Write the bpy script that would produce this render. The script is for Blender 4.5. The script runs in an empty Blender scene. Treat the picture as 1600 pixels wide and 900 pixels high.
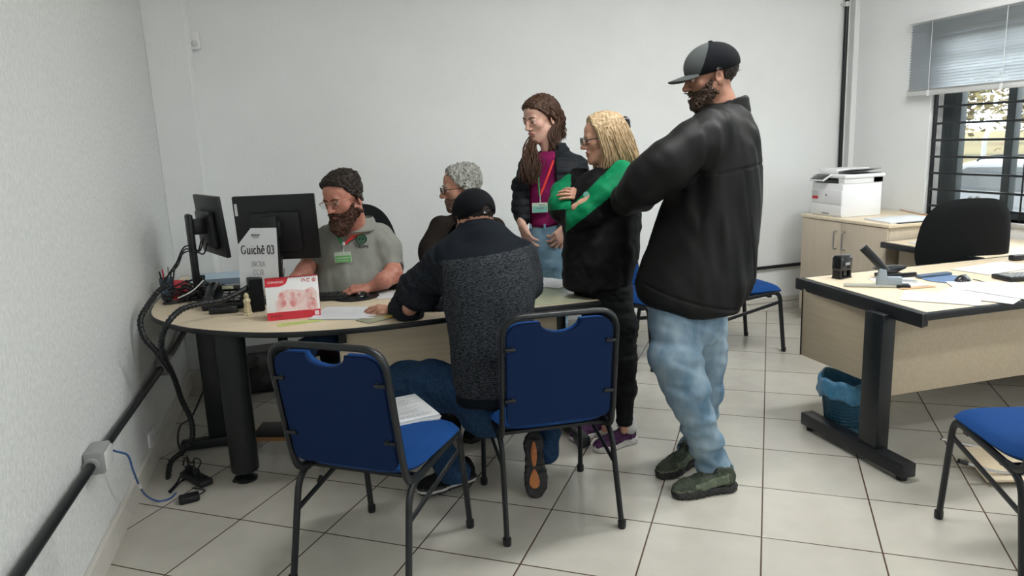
import bpy, bmesh, math, random
import numpy as np
from mathutils import Vector, Matrix

# ------------------------------------------------------------------ camera, world, lights, exposure
SC = bpy.context.scene
COL = SC.collection
CP = np.array([0.848448, 0.0, 1.497443])
CR = np.array([0.961503, -0.271664, -0.041356])
CU = np.array([0.092782, 0.179288, 0.979412])
CF = np.array([0.258656, 0.945545, -0.197591])
FPX = 1139.5
cam = bpy.data.cameras.new('camera')
cam.sensor_width = 36.0
cam.lens = FPX / 1600 * 36
cam.clip_start = 0.05
co = bpy.data.objects.new('camera', cam)
COL.objects.link(co)
co.matrix_world = Matrix(((CR[0], CU[0], -CF[0], CP[0]), (CR[1], CU[1], -CF[1], CP[1]), (CR[2], CU[2], -CF[2], CP[2]), (0, 0, 0, 1)))
SC.camera = co
SC.view_settings.view_transform = 'Standard'
SC.view_settings.look = 'None'
SC.view_settings.exposure = 0.36
SC.view_settings.gamma = 1.0
SC.view_settings.use_curve_mapping = False
SC.cycles.use_denoising = True
SC.cycles.max_bounces = 8
SC.cycles.diffuse_bounces = 5
SC.cycles.sample_clamp_indirect = 6

W = bpy.data.worlds.new('sky'); SC.world = W; W.use_nodes = True
bg = W.node_tree.nodes['Background']
bg.inputs[0].default_value = (0.935, 0.975, 1.0, 1)
bg.inputs[1].default_value = 4.6

PI = math.pi
def light_area(name, loc, size, sy, power, rot=(0, 0, 0), color=(1, 1, 1), portal=False):
    l = bpy.data.lights.new(name, 'AREA'); l.shape = 'RECTANGLE'; l.size = size; l.size_y = sy
    l.energy = power; l.color = color
    if portal: l.cycles.is_portal = True
    o = bpy.data.objects.new(name, l); o.location = loc; o.rotation_euler = rot; COL.objects.link(o)
    return o
XW, YB, ZC, YF, XR = 5.25, 5.22, 3.0, -3.6, 5.25
SUN = bpy.data.lights.new('sun', 'SUN'); SUN.energy = 2.0; SUN.angle = 0.05; SUN.color = (1, .93, .82)
so = bpy.data.objects.new('sun', SUN); so.rotation_euler = (math.radians(-28), math.radians(-12), 0); COL.objects.link(so)

# ------------------------------------------------------------------ materials
def mat(name, col, rough=.5, metal=0, noise=None, bump=None, spec=.5, coat=0, alpha=None, sheen=0, emit=None):
    m = bpy.data.materials.new(name); m.use_nodes = True
    nt = m.node_tree; b = nt.nodes['Principled BSDF']
    b.inputs['Base Color'].default_value = (*col, 1); b.inputs['Roughness'].default_value = rough
    b.inputs['Metallic'].default_value = metal; b.inputs['Specular IOR Level'].default_value = spec
    if coat: b.inputs['Coat Weight'].default_value = coat
    if sheen: b.inputs['Sheen Weight'].default_value = sheen
    if emit: b.inputs['Emission Color'].default_value = (*emit[0], 1); b.inputs['Emission Strength'].default_value = emit[1]
    if noise or bump:
        tc = nt.nodes.new('ShaderNodeTexCoord')
    if noise:    # (scale xyz, colour 2, detail)
        mp = nt.nodes.new('ShaderNodeMapping'); mp.inputs['Scale'].default_value = noise[0]
        nt.links.new(tc.outputs['Object'], mp.inputs[0])
        n = nt.nodes.new('ShaderNodeTexNoise'); n.inputs['Scale'].default_value = 1; n.inputs['Detail'].default_value = noise[2]
        nt.links.new(mp.outputs[0], n.inputs[0])
        r = nt.nodes.new('ShaderNodeValToRGB'); r.color_ramp.elements[0].position = .35; r.color_ramp.elements[1].position = .65
        if len(noise) > 3: r.color_ramp.elements[0].position, r.color_ramp.elements[1].position = noise[3]
        r.color_ramp.elements[0].color = (*col, 1); r.color_ramp.elements[1].color = (*noise[1], 1)
        nt.links.new(n.outputs[0], r.inputs[0]); nt.links.new(r.outputs[0], b.inputs['Base Color'])
    if bump:     # (scale xyz, strength, distance)
        mp2 = nt.nodes.new('ShaderNodeMapping'); mp2.inputs['Scale'].default_value = bump[0]
        nt.links.new(tc.outputs['Object'], mp2.inputs[0])
        n2 = nt.nodes.new('ShaderNodeTexNoise'); n2.inputs['Scale'].default_value = 1; n2.inputs['Detail'].default_value = 3
        nt.links.new(mp2.outputs[0], n2.inputs[0])
        bp = nt.nodes.new('ShaderNodeBump'); bp.inputs['Strength'].default_value = bump[1]; bp.inputs['Distance'].default_value = bump[2]
        nt.links.new(n2.outputs[0], bp.inputs['Height']); nt.links.new(bp.outputs[0], b.inputs['Normal'])
    return m
M = {}
M['wall'] = mat('wall_paint', (.80, .815, .81), .85, bump=((90, 90, 90), .5, .004), noise=((2, 2, 2), (.77, .785, .78), 3))
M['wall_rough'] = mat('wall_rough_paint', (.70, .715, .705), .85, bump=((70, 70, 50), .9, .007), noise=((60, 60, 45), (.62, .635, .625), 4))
M['ceil'] = mat('ceiling_paint', (.8, .8, .79), .9, bump=((20, 20, 20), .2, .003))
M['skirt'] = mat('skirting_tile', (.62, .60, .55), .3, noise=((4, 4, 4), (.56, .54, .49), 3))
M['black'] = mat('black_plastic', (.008, .009, .011), .42, spec=.4, bump=((300, 300, 300), .15, .0005))
M['blackm'] = mat('black_painted_metal', (.008, .010, .012), .38, spec=.4, bump=((120, 120, 120), .1, .0005))
M['blackg'] = mat('black_gloss', (.01, .011, .013), .18, noise=((9, 9, 9), (.014, .015, .017), 2))
M['blackf'] = mat('black_fabric', (.007, .008, .009), .9, bump=((700, 700, 700), .5, .001), spec=.2)
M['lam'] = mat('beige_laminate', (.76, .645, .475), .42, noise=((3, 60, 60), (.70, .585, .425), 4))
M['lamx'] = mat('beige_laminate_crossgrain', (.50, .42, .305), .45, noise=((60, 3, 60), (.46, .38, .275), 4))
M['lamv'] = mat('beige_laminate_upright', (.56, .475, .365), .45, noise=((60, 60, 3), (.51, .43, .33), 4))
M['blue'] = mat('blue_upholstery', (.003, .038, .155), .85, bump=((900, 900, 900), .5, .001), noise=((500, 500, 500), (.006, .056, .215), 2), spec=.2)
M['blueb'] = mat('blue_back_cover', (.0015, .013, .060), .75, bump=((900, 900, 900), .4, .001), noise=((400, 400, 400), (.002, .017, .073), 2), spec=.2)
M['paper'] = mat('white_paper', (.70, .715, .73), .7, noise=((6, 6, 6), (.66, .675, .695), 2))
M['ink'] = mat('black_ink', (.03, .03, .035), .6, noise=((40, 40, 40), (.05, .05, .055), 1))
M['inkg'] = mat('grey_ink', (.42, .43, .46), .6, noise=((90, 90, 90), (.6, .6, .62), 1))
M['white'] = mat('white_plastic', (.80, .80, .80), .4, noise=((5, 5, 5), (.77, .77, .78), 2))
M['offw'] = mat('offwhite_plastic', (.60, .61, .60), .5, noise=((8, 8, 8), (.56, .57, .56), 2))
M['grey'] = mat('grey_plastic', (.30, .31, .31), .5, noise=((10, 10, 10), (.26, .27, .27), 2))
M['steel'] = mat('steel', (.55, .56, .57), .28, 1, noise=((10, 10, 10), (.5, .5, .52), 2))
M['red'] = mat('red_print', (.56, .015, .03), .5, noise=((12, 12, 12), (.50, .012, .026), 2))
M['pink'] = mat('pink_print', (.72, .48, .46), .6, noise=((34, 34, 22), (.62, .22, .22), 3, (.42, .62)))
M['pinkl'] = mat('pale_pink_print', (.80, .66, .64), .6, noise=((22, 22, 22), (.74, .54, .52), 3))
M['green'] = mat('green_print', (.10, .42, .12), .6, noise=((60, 60, 60), (.14, .5, .16), 2))
M['yel'] = mat('yellow_note', (.62, .70, .22), .7, noise=((20, 20, 20), (.55, .62, .2), 2))
M['bluep'] = mat('pale_blue_paper', (.42, .56, .68), .7, noise=((8, 8, 8), (.5, .62, .72), 2))
M['navy'] = mat('slate_blue_folder', (.06, .10, .15), .6, noise=((8, 8, 8), (.09, .13, .19), 2))
M['glassgreen'] = mat('green_desk_mat', (.40, .41, .29), .22, noise=((7, 7, 7), (.34, .36, .25), 3))
M['bagblue'] = mat('blue_bin_bag', (.045, .19, .34), .35, noise=((25, 25, 25), (.075, .25, .42), 3), bump=((40, 40, 25), .8, .01))
M['binblue'] = mat('blue_plastic_basket', (.012, .075, .13), .45, noise=((9, 9, 9), (.016, .09, .15), 2))
M['padblue'] = mat('blue_mouse_mat', (.10, .17, .30), .7, noise=((30, 30, 30), (.13, .20, .34), 2))
M['wood'] = mat('wood', (.34, .17, .07), .5, noise=((4, 40, 40), (.26, .12, .05), 3))
M['cream'] = mat('cream_ceramic', (.62, .55, .36), .4, noise=((40, 40, 40), (.5, .42, .25), 3))
M['orange'] = mat('orange_rubber', (.48, .17, .045), .6, bump=((200, 200, 200), .5, .001), noise=((90, 90, 90), (.38, .12, .03), 2))
M['cableblue'] = mat('blue_cable', (.03, .09, .26), .4, noise=((60, 60, 60), (.04, .11, .3), 1))
M['blind'] = None
M['inkg2'] = mat('dark_grey_ink', (.16, .16, .18), .6, noise=((60, 60, 60), (.24, .24, .26), 1))
M['yel2'] = mat('orange_yellow_print', (.55, .38, .04), .6, noise=((30, 30, 30), (.6, .42, .08), 2))
M['yel3'] = mat('pale_label', (.62, .62, .45), .6, noise=((120, 120, 120), (.3, .3, .2), 2))
M['darkred'] = mat('dark_red_print', (.14, .005, .01), .5, noise=((30, 30, 30), (.1, .004, .008), 2))
M['offw2'] = mat('grey_beige_enamel', (.46, .46, .40), .35, noise=((9, 9, 9), (.42, .42, .37), 2))
M['steelb'] = mat('blue_grey_enamel', (.26, .32, .37), .35, noise=((9, 9, 9), (.3, .36, .41), 2))
M['wood2'] = mat('light_wood', (.52, .34, .20), .5, noise=((4, 40, 40), (.46, .29, .16), 3))
M['lilac'] = mat('lilac_ceramic', (.58, .54, .60), .3, noise=((9, 9, 9), (.54, .50, .56), 2))

def nt_new(name):
    m = bpy.data.materials.new(name); m.use_nodes = True
    return m, m.node_tree, m.node_tree.nodes['Principled BSDF']
# venetian slats: let daylight glow through a little
m, nt, b = nt_new('blind_slat')
b.inputs['Base Color'].default_value = (.55, .58, .60, 1); b.inputs['Roughness'].default_value = .5
tr = nt.nodes.new('ShaderNodeBsdfTranslucent'); tr.inputs[0].default_value = (.8, .82, .84, 1)
mx = nt.nodes.new('ShaderNodeMixShader'); mx.inputs[0].default_value = .85
nt.links.new(b.outputs[0], mx.inputs[1]); nt.links.new(tr.outputs[0], mx.inputs[2]); nt.links.new(mx.outputs[0], nt.nodes['Material Output'].inputs[0])
M['blind'] = m
# window glass: clear pane with a weak reflection
m, nt, b = nt_new('window_glass')
t_ = nt.nodes.new('ShaderNodeBsdfTransparent'); t_.inputs[0].default_value = (.93, .96, .96, 1)
g_ = nt.nodes.new('ShaderNodeBsdfGlossy'); g_.inputs['Roughness'].default_value = .03
mx = nt.nodes.new('ShaderNodeMixShader'); mx.inputs[0].default_value = .06
nt.links.new(t_.outputs[0], mx.inputs[1]); nt.links.new(g_.outputs[0], mx.inputs[2]); nt.links.new(mx.outputs[0], nt.nodes['Material Output'].inputs[0])
M['glass'] = m
# spectacle lens
m, nt, b = nt_new('spectacle_lens')
t_ = nt.nodes.new('ShaderNodeBsdfTransparent'); t_.inputs[0].default_value = (.9, .92, .93, 1)
g_ = nt.nodes.new('ShaderNodeBsdfGlossy'); g_.inputs['Roughness'].default_value = .05
mx = nt.nodes.new('ShaderNodeMixShader'); mx.inputs[0].default_value = .12
nt.links.new(t_.outputs[0], mx.inputs[1]); nt.links.new(g_.outputs[0], mx.inputs[2]); nt.links.new(mx.outputs[0], nt.nodes['Material Output'].inputs[0])
M['lens'] = m
# floor tiles: 41 cm grid turned 34.9 degrees to the room
def floor_mat():
    m, nt, b = nt_new('floor_tile')
    N = nt.nodes; L = nt.links
    geo = N.new('ShaderNodeNewGeometry'); sep = N.new('ShaderNodeSeparateXYZ'); L.new(geo.outputs['Position'], sep.inputs[0])
    c, s, S = .820152, .572146, .41
    def mth(op, a, bb=None):
        n = N.new('ShaderNodeMath'); n.operation = op
        for i, v in enumerate((a, bb)):
            if v is None: continue
            if isinstance(v, (int, float)): n.inputs[i].default_value = v
            else: L.new(v, n.inputs[i])
        return n.outputs[0]
    x = mth('SUBTRACT', sep.outputs[0], 2.372598); y = mth('SUBTRACT', sep.outputs[1], 2.169339)
    u = mth('DIVIDE', mth('SUBTRACT', mth('MULTIPLY', x, c), mth('MULTIPLY', y, s)), S)
    v = mth('DIVIDE', mth('ADD', mth('MULTIPLY', x, s), mth('MULTIPLY', y, c)), S)
    def edge(t): return mth('ABSOLUTE', mth('SUBTRACT', t, mth('ROUND', t)))
    e = mth('MINIMUM', edge(u), edge(v))
    gr = N.new('ShaderNodeMapRange'); L.new(e, gr.inputs[0]); gr.inputs[1].default_value = .0050; gr.inputs[2].default_value = .0090
    cb = N.new('ShaderNodeCombineXYZ'); L.new(mth('FLOOR', u), cb.inputs[0]); L.new(mth('FLOOR', v), cb.inputs[1])
    wn = N.new('ShaderNodeTexWhiteNoise'); wn.noise_dimensions = '2D'; L.new(cb.outputs[0], wn.inputs['Vector'])
    ns = N.new('ShaderNodeTexNoise'); ns.inputs['Scale'].default_value = 9; ns.inputs['Detail'].default_value = 6; L.new(geo.outputs['Position'], ns.inputs[0])
    k = mth('ADD', mth('MULTIPLY', wn.outputs[0], .35), mth('MULTIPLY', ns.outputs[0], .65))
    r = N.new('ShaderNodeValToRGB'); L.new(k, r.inputs[0])
    r.color_ramp.elements[0].position = .25; r.color_ramp.elements[0].color = (.46, .44, .385, 1)
    r.color_ramp.elements[1].position = .8; r.color_ramp.elements[1].color = (.545, .525, .465, 1)
    mixc = N.new('ShaderNodeMix'); mixc.data_type = 'RGBA'
    L.new(gr.outputs[0], mixc.inputs[0]); mixc.inputs[6].default_value = (.075, .04, .028, 1); L.new(r.outputs[0], mixc.inputs[7])
    L.new(mixc.outputs[2], b.inputs['Base Color'])
    rr = N.new('ShaderNodeMapRange'); L.new(ns.outputs[0], rr.inputs[0]); rr.inputs[3].default_value = .13; rr.inputs[4].default_value = .26
    L.new(rr.outputs[0], b.inputs['Roughness'])
    bp = N.new('ShaderNodeBump'); bp.inputs['Strength'].default_value = .5; bp.inputs['Distance'].default_value = .002; L.new(gr.outputs[0], bp.inputs['Height']); L.new(bp.outputs[0], b.inputs['Normal'])
    return m
M['floor'] = floor_mat()

# ------------------------------------------------------------------ object helpers
def thing(name, label, cat, loc=(0, 0, 0), rotz=0, group=None):
    o = bpy.data.objects.new(name, None); COL.objects.link(o); o.empty_display_size = .05
    o.location = loc; o.rotation_euler = (0, 0, rotz); o['label'] = label; o['category'] = cat
    if group: o['group'] = group
    return o
def tag(o, label, cat, group=None):
    o['label'] = label; o['category'] = cat
    if group: o['group'] = group
    return o
def me_link(name, me, m, parent=None, world=False, smooth=None):
    ms = m if isinstance(m, (list, tuple)) else [m]
    for q in ms: me.materials.append(M[q] if isinstance(q, str) else q)
    o = bpy.data.objects.new(name, me); COL.objects.link(o)
    if parent is not None:
        o.parent = parent
        if world: o.matrix_parent_inverse = tree_matrix(parent).inverted()
    return o
def tree_matrix(o):
    mm = Matrix.LocRotScale(o.location, o.rotation_euler, o.scale)
    if o.parent: return tree_matrix(o.parent) @ o.matrix_parent_inverse @ mm
    return mm
def obj(name, bm, m, parent=None, world=False, smooth=35):
    bmesh.ops.recalc_face_normals(bm, faces=bm.faces)
    big = [f for f in bm.faces if len(f.verts) > 6]
    for f in bm.faces: f.smooth = bool(smooth)
    if big and smooth:
        for f in big: f.smooth = False
        bmesh.ops.triangulate(bm, faces=big, ngon_method='EAR_CLIP')
    me = bpy.data.meshes.new(name); bm.to_mesh(me); bm.free()
    if smooth:
        me.set_sharp_from_angle(angle=math.radians(smooth))
    return me_link(name, me, m, parent, world)
def struct(name, bm, m, parent=None, smooth=0):
    o = obj(name, bm, m, parent, smooth=smooth)
    if parent is None: o['kind'] = 'structure'
    return o
def box(bm, lo, hi, bev=0, rot=None, seg=2, mi=0):
    """box from corner lo to corner hi; rot = (angle z, pivot) or Matrix"""
    t = bmesh.new()
    r = bmesh.ops.create_cube(t, size=1)
    for v in t.verts:
        v.co = Vector([(lo[i] + hi[i]) / 2 + v.co[i] * (hi[i] - lo[i]) for i in range(3)])
    if bev: bmesh.ops.bevel(t, geom=t.edges[:] , offset=bev, segments=seg, affect='EDGES', profile=.5)
    if rot is not None: bmesh.ops.transform(t, matrix=rot, verts=t.verts)
    merge(bm, t, mi)
    return bm
def merge(bm, t, mi=0):
    t.verts.index_update()
    nv = [bm.verts.new(v.co) for v in t.verts]
    for f in t.faces:
        try:
            nf = bm.faces.new([nv[v.index] for v in f.verts]); nf.material_index = mi
        except ValueError: pass
    t.free()
def fillet(pts, r, n=6):
    """round the corners of a polyline; r = radius or list"""
    P = [Vector(p) for p in pts]; out = [P[0]]
    for i in range(1, len(P) - 1):
        rr = r[i] if isinstance(r, (list, tuple)) else r
        a, b, c = P[i - 1], P[i], P[i + 1]
        da, dc = (a - b), (c - b)
        t = min(rr, da.length * .49, dc.length * .49)
        if t < 1e-4: out.append(b); continue
        p0, p1 = b + da.normalized() * t, b + dc.normalized() * t
        for k in range(n + 1):
            u = k / n
            out.append((1 - u) ** 2 * p0 + 2 * u * (1 - u) * b + u * u * p1)
    out.append(P[-1]); return out
def spline(pts, n=8):
    P = [Vector(p) for p in pts]; out = []
    for i in range(len(P) - 1):
        p0 = P[max(i - 1, 0)]; p1 = P[i]; p2 = P[i + 1]; p3 = P[min(i + 2, len(P) - 1)]
        for k in range(n):
            t = k / n
            out.append(.5 * ((2 * p1) + (-p0 + p2) * t + (2 * p0 - 5 * p1 + 4 * p2 - p3) * t * t + (-p0 + 3 * p1 - 3 * p2 + p3) * t ** 3))
    out.append(P[-1]); return out
def tube(bm, pts, r, n=10, sec=None, closed=False, mi=0, up=(0, 0, 1)):
    """sweep a round (or sec=(rx,ry) elliptic) section; r may be a list"""
    P = [Vector(p) for p in pts]; m = len(P); rings = []
    prev = None
    for i in range(m):
        a = P[(i - 1) % m] if (i > 0 or closed) else P[i]
        c = P[(i + 1) % m] if (i < m - 1 or closed) else P[i]
        t = (c - a)
        if t.length < 1e-9: t = Vector((0, 0, 1))
        t.normalize()
        if prev is None:
            u = Vector(up)
            if abs(u.dot(t)) > .95: u = Vector((1, 0, 0))
            s = t.cross(u).normalized()
        else:
            s = (prev - t * prev.dot(t))
            if s.length < 1e-6: s = t.orthogonal()
            s.normalize()
        prev = s; b_ = s.cross(t).normalized()
        rr = r[i] if isinstance(r, (list, tuple)) else r
        rx, ry = (sec[0] * 1, sec[1] * 1) if sec else (rr, rr)
        rings.append([bm.verts.new(P[i] + s * (rx * math.cos(2 * PI * k / n)) + b_ * (ry * math.sin(2 * PI * k / n))) for k in range(n)])
    rng = range(m) if closed else range(m - 1)
    for i in rng:
        A, B = rings[i], rings[(i + 1) % m]
        for k in range(n):
            f = bm.faces.new((A[k], A[(k + 1) % n], B[(k + 1) % n], B[k])); f.material_index = mi
    if not closed:
        for R_ in (rings[0], rings[-1]):
            try: f = bm.faces.new(R_); f.material_index = mi
            except ValueError: pass
    return bm
def lathe(bm, prof, n=32, c=(0, 0, 0), mi=0, rot=None):
    """prof = [(r, z)...]"""
    t = bmesh.new(); rings = []
    for r, z in prof:
        if r < 1e-5: rings.append([t.verts.new((0, 0, z))])
        else: rings.append([t.verts.new((r * math.cos(2 * PI * k / n), r * math.sin(2 * PI * k / n), z)) for k in range(n)])
    for i in range(len(rings) - 1):
        A, B = rings[i], rings[i + 1]
        for k in range(n):
            q = [A[k % len(A)], A[(k + 1) % n % len(A)], B[(k + 1) % n % len(B)], B[k % len(B)]]
            q2 = []
            for v in q:
                if v not in q2: q2.append(v)
            if len(q2) > 2:
                try: t.faces.new(q2)
                except ValueError: pass
    if rot is not None: bmesh.ops.transform(t, matrix=rot, verts=t.verts)
    bmesh.ops.translate(t, vec=Vector(c), verts=t.verts)
    merge(bm, t, mi); return bm
def prism(bm, poly, z0, z1, bev=0, mat4=None, mi=0, seg=2):
    """extrude a 2D outline (x,y) between z0 and z1"""
    t = bmesh.new()
    v0 = [t.verts.new((p[0], p[1], z0)) for p in poly]
    f = t.faces.new(v0)
    r = bmesh.ops.extrude_face_region(t, geom=[f])
    for v in [e for e in r['geom'] if isinstance(e, bmesh.types.BMVert)]: v.co.z = z1
    bmesh.ops.recalc_face_normals(t, faces=t.faces)
    if bev:
        es = [e for e in t.edges if abs(e.verts[0].co.z - e.verts[1].co.z) < 1e-6]
        bmesh.ops.bevel(t, geom=es, offset=bev, segments=seg, affect='EDGES', profile=.5)
    if mat4 is not None: bmesh.ops.transform(t, matrix=mat4, verts=t.verts)
    merge(bm, t, mi); return bm
def rrect(w, h, r, n=6, cx=0, cy=0):
    out = []
    for qx, qy, a in ((1, 1, 0), (-1, 1, 90), (-1, -1, 180), (1, -1, 270)):
        for k in range(n + 1):
            t = math.radians(a + 90 * k / n)
            out.append((cx + qx * (w / 2 - r) + r * math.cos(t), cy + qy * (h / 2 - r) + r * math.sin(t)))
    return out
def frameM(origin, xdir, ydir):
    """matrix putting local x,y on given world directions"""
    x = Vector(xdir).normalized(); y = Vector(ydir); y = (y - x * y.dot(x)).normalized(); z = x.cross(y)
    return Matrix(((x[0], y[0], z[0], origin[0]), (x[1], y[1], z[1], origin[1]), (x[2], y[2], z[2], origin[2]), (0, 0, 0, 1)))
def T(x, y, z): return Matrix.Translation((x, y, z))
def RZ(a): return Matrix.Rotation(math.radians(a), 4, 'Z')
def RX(a): return Matrix.Rotation(math.radians(a), 4, 'X')
def RY(a): return Matrix.Rotation(math.radians(a), 4, 'Y')
def kids(o, cache={}): return [c for c in bpy.data.objects if c.parent == o]
def dup(root, loc, rotz, label=None):
    r = root.copy(); COL.objects.link(r); r.location = loc; r.rotation_euler = (0, 0, rotz)
    if label: r['label'] = label
    for ch in kids(root):
        c = ch.copy(); COL.objects.link(c); c.parent = r
        for g in kids(ch):
            d = g.copy(); COL.objects.link(d); d.parent = c
    return r
def at(px, py, d):
    """point of the place seen at photo pixel (px,py), d metres along the view axis"""
    v = CP + (CF + (px - 800) / FPX * CR - (py - 450) / FPX * CU) * d
    return v
def onz(px, py, z):
    v = CF + (px - 800) / FPX * CR - (py - 450) / FPX * CU
    return CP + v * (z - CP[2]) / v[2]

# ------------------------------------------------------------------ lettering
# nib-pen strokes with serifs: glyph = (advance, [polylines], [serif bars])
def arc(cx, cy, rx, ry, a0, a1, n=14):
    return [(cx + rx * math.cos(math.radians(a0 + (a1 - a0) * k / n)), cy + ry * math.sin(math.radians(a0 + (a1 - a0) * k / n))) for k in range(n + 1)]
GL = {
 'G': (.78, [arc(.36, .35, .29, .33, 50, 325), [(.60, .30), (.60, .09)]], [(.48, .31, .24)]),
 'u': (.56, [[(.12, .46), (.12, .14)], arc(.26, .14, .14, .13, 180, 330, 8), [(.42, .46), (.42, .0)]], [(.06, .46, .1), (.36, .46, .1), (.46, .0, .1)]),
 'i': (.30, [[(.15, .46), (.15, 0)], [(.15, .63), (.15, .66)]], [(.09, .46, .1), (.15, .0, .22)]),
 'c': (.48, [arc(.26, .23, .18, .23, 50, 320, 12)], []),
 'h': (.58, [[(.13, .70), (.13, 0)], arc(.28, .31, .14, .15, 170, 0, 8), [(.43, .31), (.43, 0)]], [(.08, .70, .1), (.13, 0, .2), (.43, 0, .2)]),
 'e': (.50, [arc(.26, .23, .18, .23, 10, 325, 14), [(.10, .26), (.43, .26)]], []),
 '^': (0, [[(-.36, .56), (-.25, .68), (-.14, .56)]], []),
 '0': (.52, [arc(.26, .34, .18, .34, 0, 360, 20)], []),
 '3': (.52, [arc(.23, .52, .15, .16, 150, -80, 10), arc(.22, .19, .19, .19, 85, -150, 12)], []),
 'I': (.36, [[(.18, .68), (.18, 0)]], [(.18, .68, .26), (.18, 0, .26)]),
 'N': (.74, [[(.14, .68), (.14, 0)], [(.14, .68), (.60, .0)], [(.60, .68), (.60, 0)]], [(.12, .68, .2), (.14, 0, .2), (.60, .68, .2)]),
 'C': (.68, [arc(.36, .34, .29, .33, 48, 312)], []),
 'R': (.70, [[(.15, .68), (.15, 0)], arc(.32, .51, .18, .17, 90, -90, 8), [(.15, .68), (.32, .68)], [(.15, .34), (.32, .34)], [(.33, .34), (.60, .0)]], [(.15, 0, .24), (.12, .68, .16), (.62, 0, .12)]),
 'A': (.72, [[(.08, .0), (.34, .68)], [(.34, .68), (.60, .0)], [(.18, .24), (.50, .24)]], [(.08, 0, .18), (.60, 0, .22)]),
 ' ': (.26, [], []),
}
def serif_text(txt, size, wx=.052, wy=.018):
    """flat 2D polygons (convex) for txt, centred on x"""
    polys = []; x = 0
    for ch in txt:
        adv, strokes, serifs = GL[ch]
        for st in strokes:
            for (ax, ay), (bx, by) in zip(st[:-1], st[1:]):
                dx, dy = bx - ax, by - ay; L = math.hypot(dx, dy) or 1
                nx, ny = -dy / L, dx / L
                w = abs(nx) * wx + abs(ny) * wy
                ex, ey = dx / L * .008, dy / L * .008
                polys.append([(x + ax - ex + nx * w, ay - ey + ny * w), (x + bx + ex + nx * w, by + ey + ny * w), (x + bx + ex - nx * w, by + ey - ny * w), (x + ax - ex - nx * w, ay - ey - ny * w)])
        for sx, sy, sw in serifs:
            polys.append([(x + sx - sw / 2, sy - .018), (x + sx + sw / 2, sy - .018), (x + sx + sw / 2, sy + .018), (x + sx - sw / 2, sy + .018)])
        x += adv
    return [[((px - x / 2) * size, py * size) for px, py in p] for p in polys]
def polys_obj(name, polys, m4, m, parent, world=False):
    bm = bmesh.new()
    for p in polys:
        vs = [bm.verts.new(m4 @ Vector((q[0], q[1], 0))) for q in p]
        try: bm.faces.new(vs)
        except ValueError: pass
    return obj(name, bm, m, parent, world, smooth=0)
def sans(name, txt, size, m4, m, parent, world=False, align='CENTER', off=0.0):
    cu = bpy.data.curves.new(name, 'FONT'); cu.body = txt; cu.size = size; cu.align_x = align; cu.offset = off
    to = bpy.data.objects.new(name, cu); COL.objects.link(to)
    dg = bpy.context.evaluated_depsgraph_get(); me = bpy.data.meshes.new_from_object(to.evaluated_get(dg))
    bpy.data.objects.remove(to); bpy.data.curves.remove(cu)
    me.transform(m4); me.materials.clear()
    return me_link(name, me, m, parent, world)
def rect2(x0, y0, x1, y1): return [(x0, y0), (x1, y0), (x1, y1), (x0, y1)]

# ------------------------------------------------------------------ the room
bm = bmesh.new(); box(bm, (-.2, YF - .2, -.12), (XW + .3, YB + .2, 0)); struct('floor', bm, 'floor')
bm = bmesh.new(); box(bm, (-.2, YF - .2, ZC), (XW + .3, YB + .2, ZC + .12)); struct('ceiling', bm, 'ceil')
bm = bmesh.new(); box(bm, (-.2, YF - .2, 0), (0, YB + .2, ZC)); struct('wall_left', bm, 'wall_rough')
bm = bmesh.new(); box(bm, (0, YB, 0), (XW + .3, YB + .2, ZC)); struct('wall_back', bm, 'wall')
bm = bmesh.new(); box(bm, (0, YF - .2, 0), (XW + .3, YF, ZC)); struct('wall_front', bm, 'wall')
# corner pilaster
bm = bmesh.new(); box(bm, (0, 4.98, 0), (.235, YB, ZC), .004); o = struct('trim_1', bm, 'wall')
bm = bmesh.new(); box(bm, (XW - .05, 5.16, 0), (XW, YB, ZC), .004); o = struct('trim_2', bm, 'wall')
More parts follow.
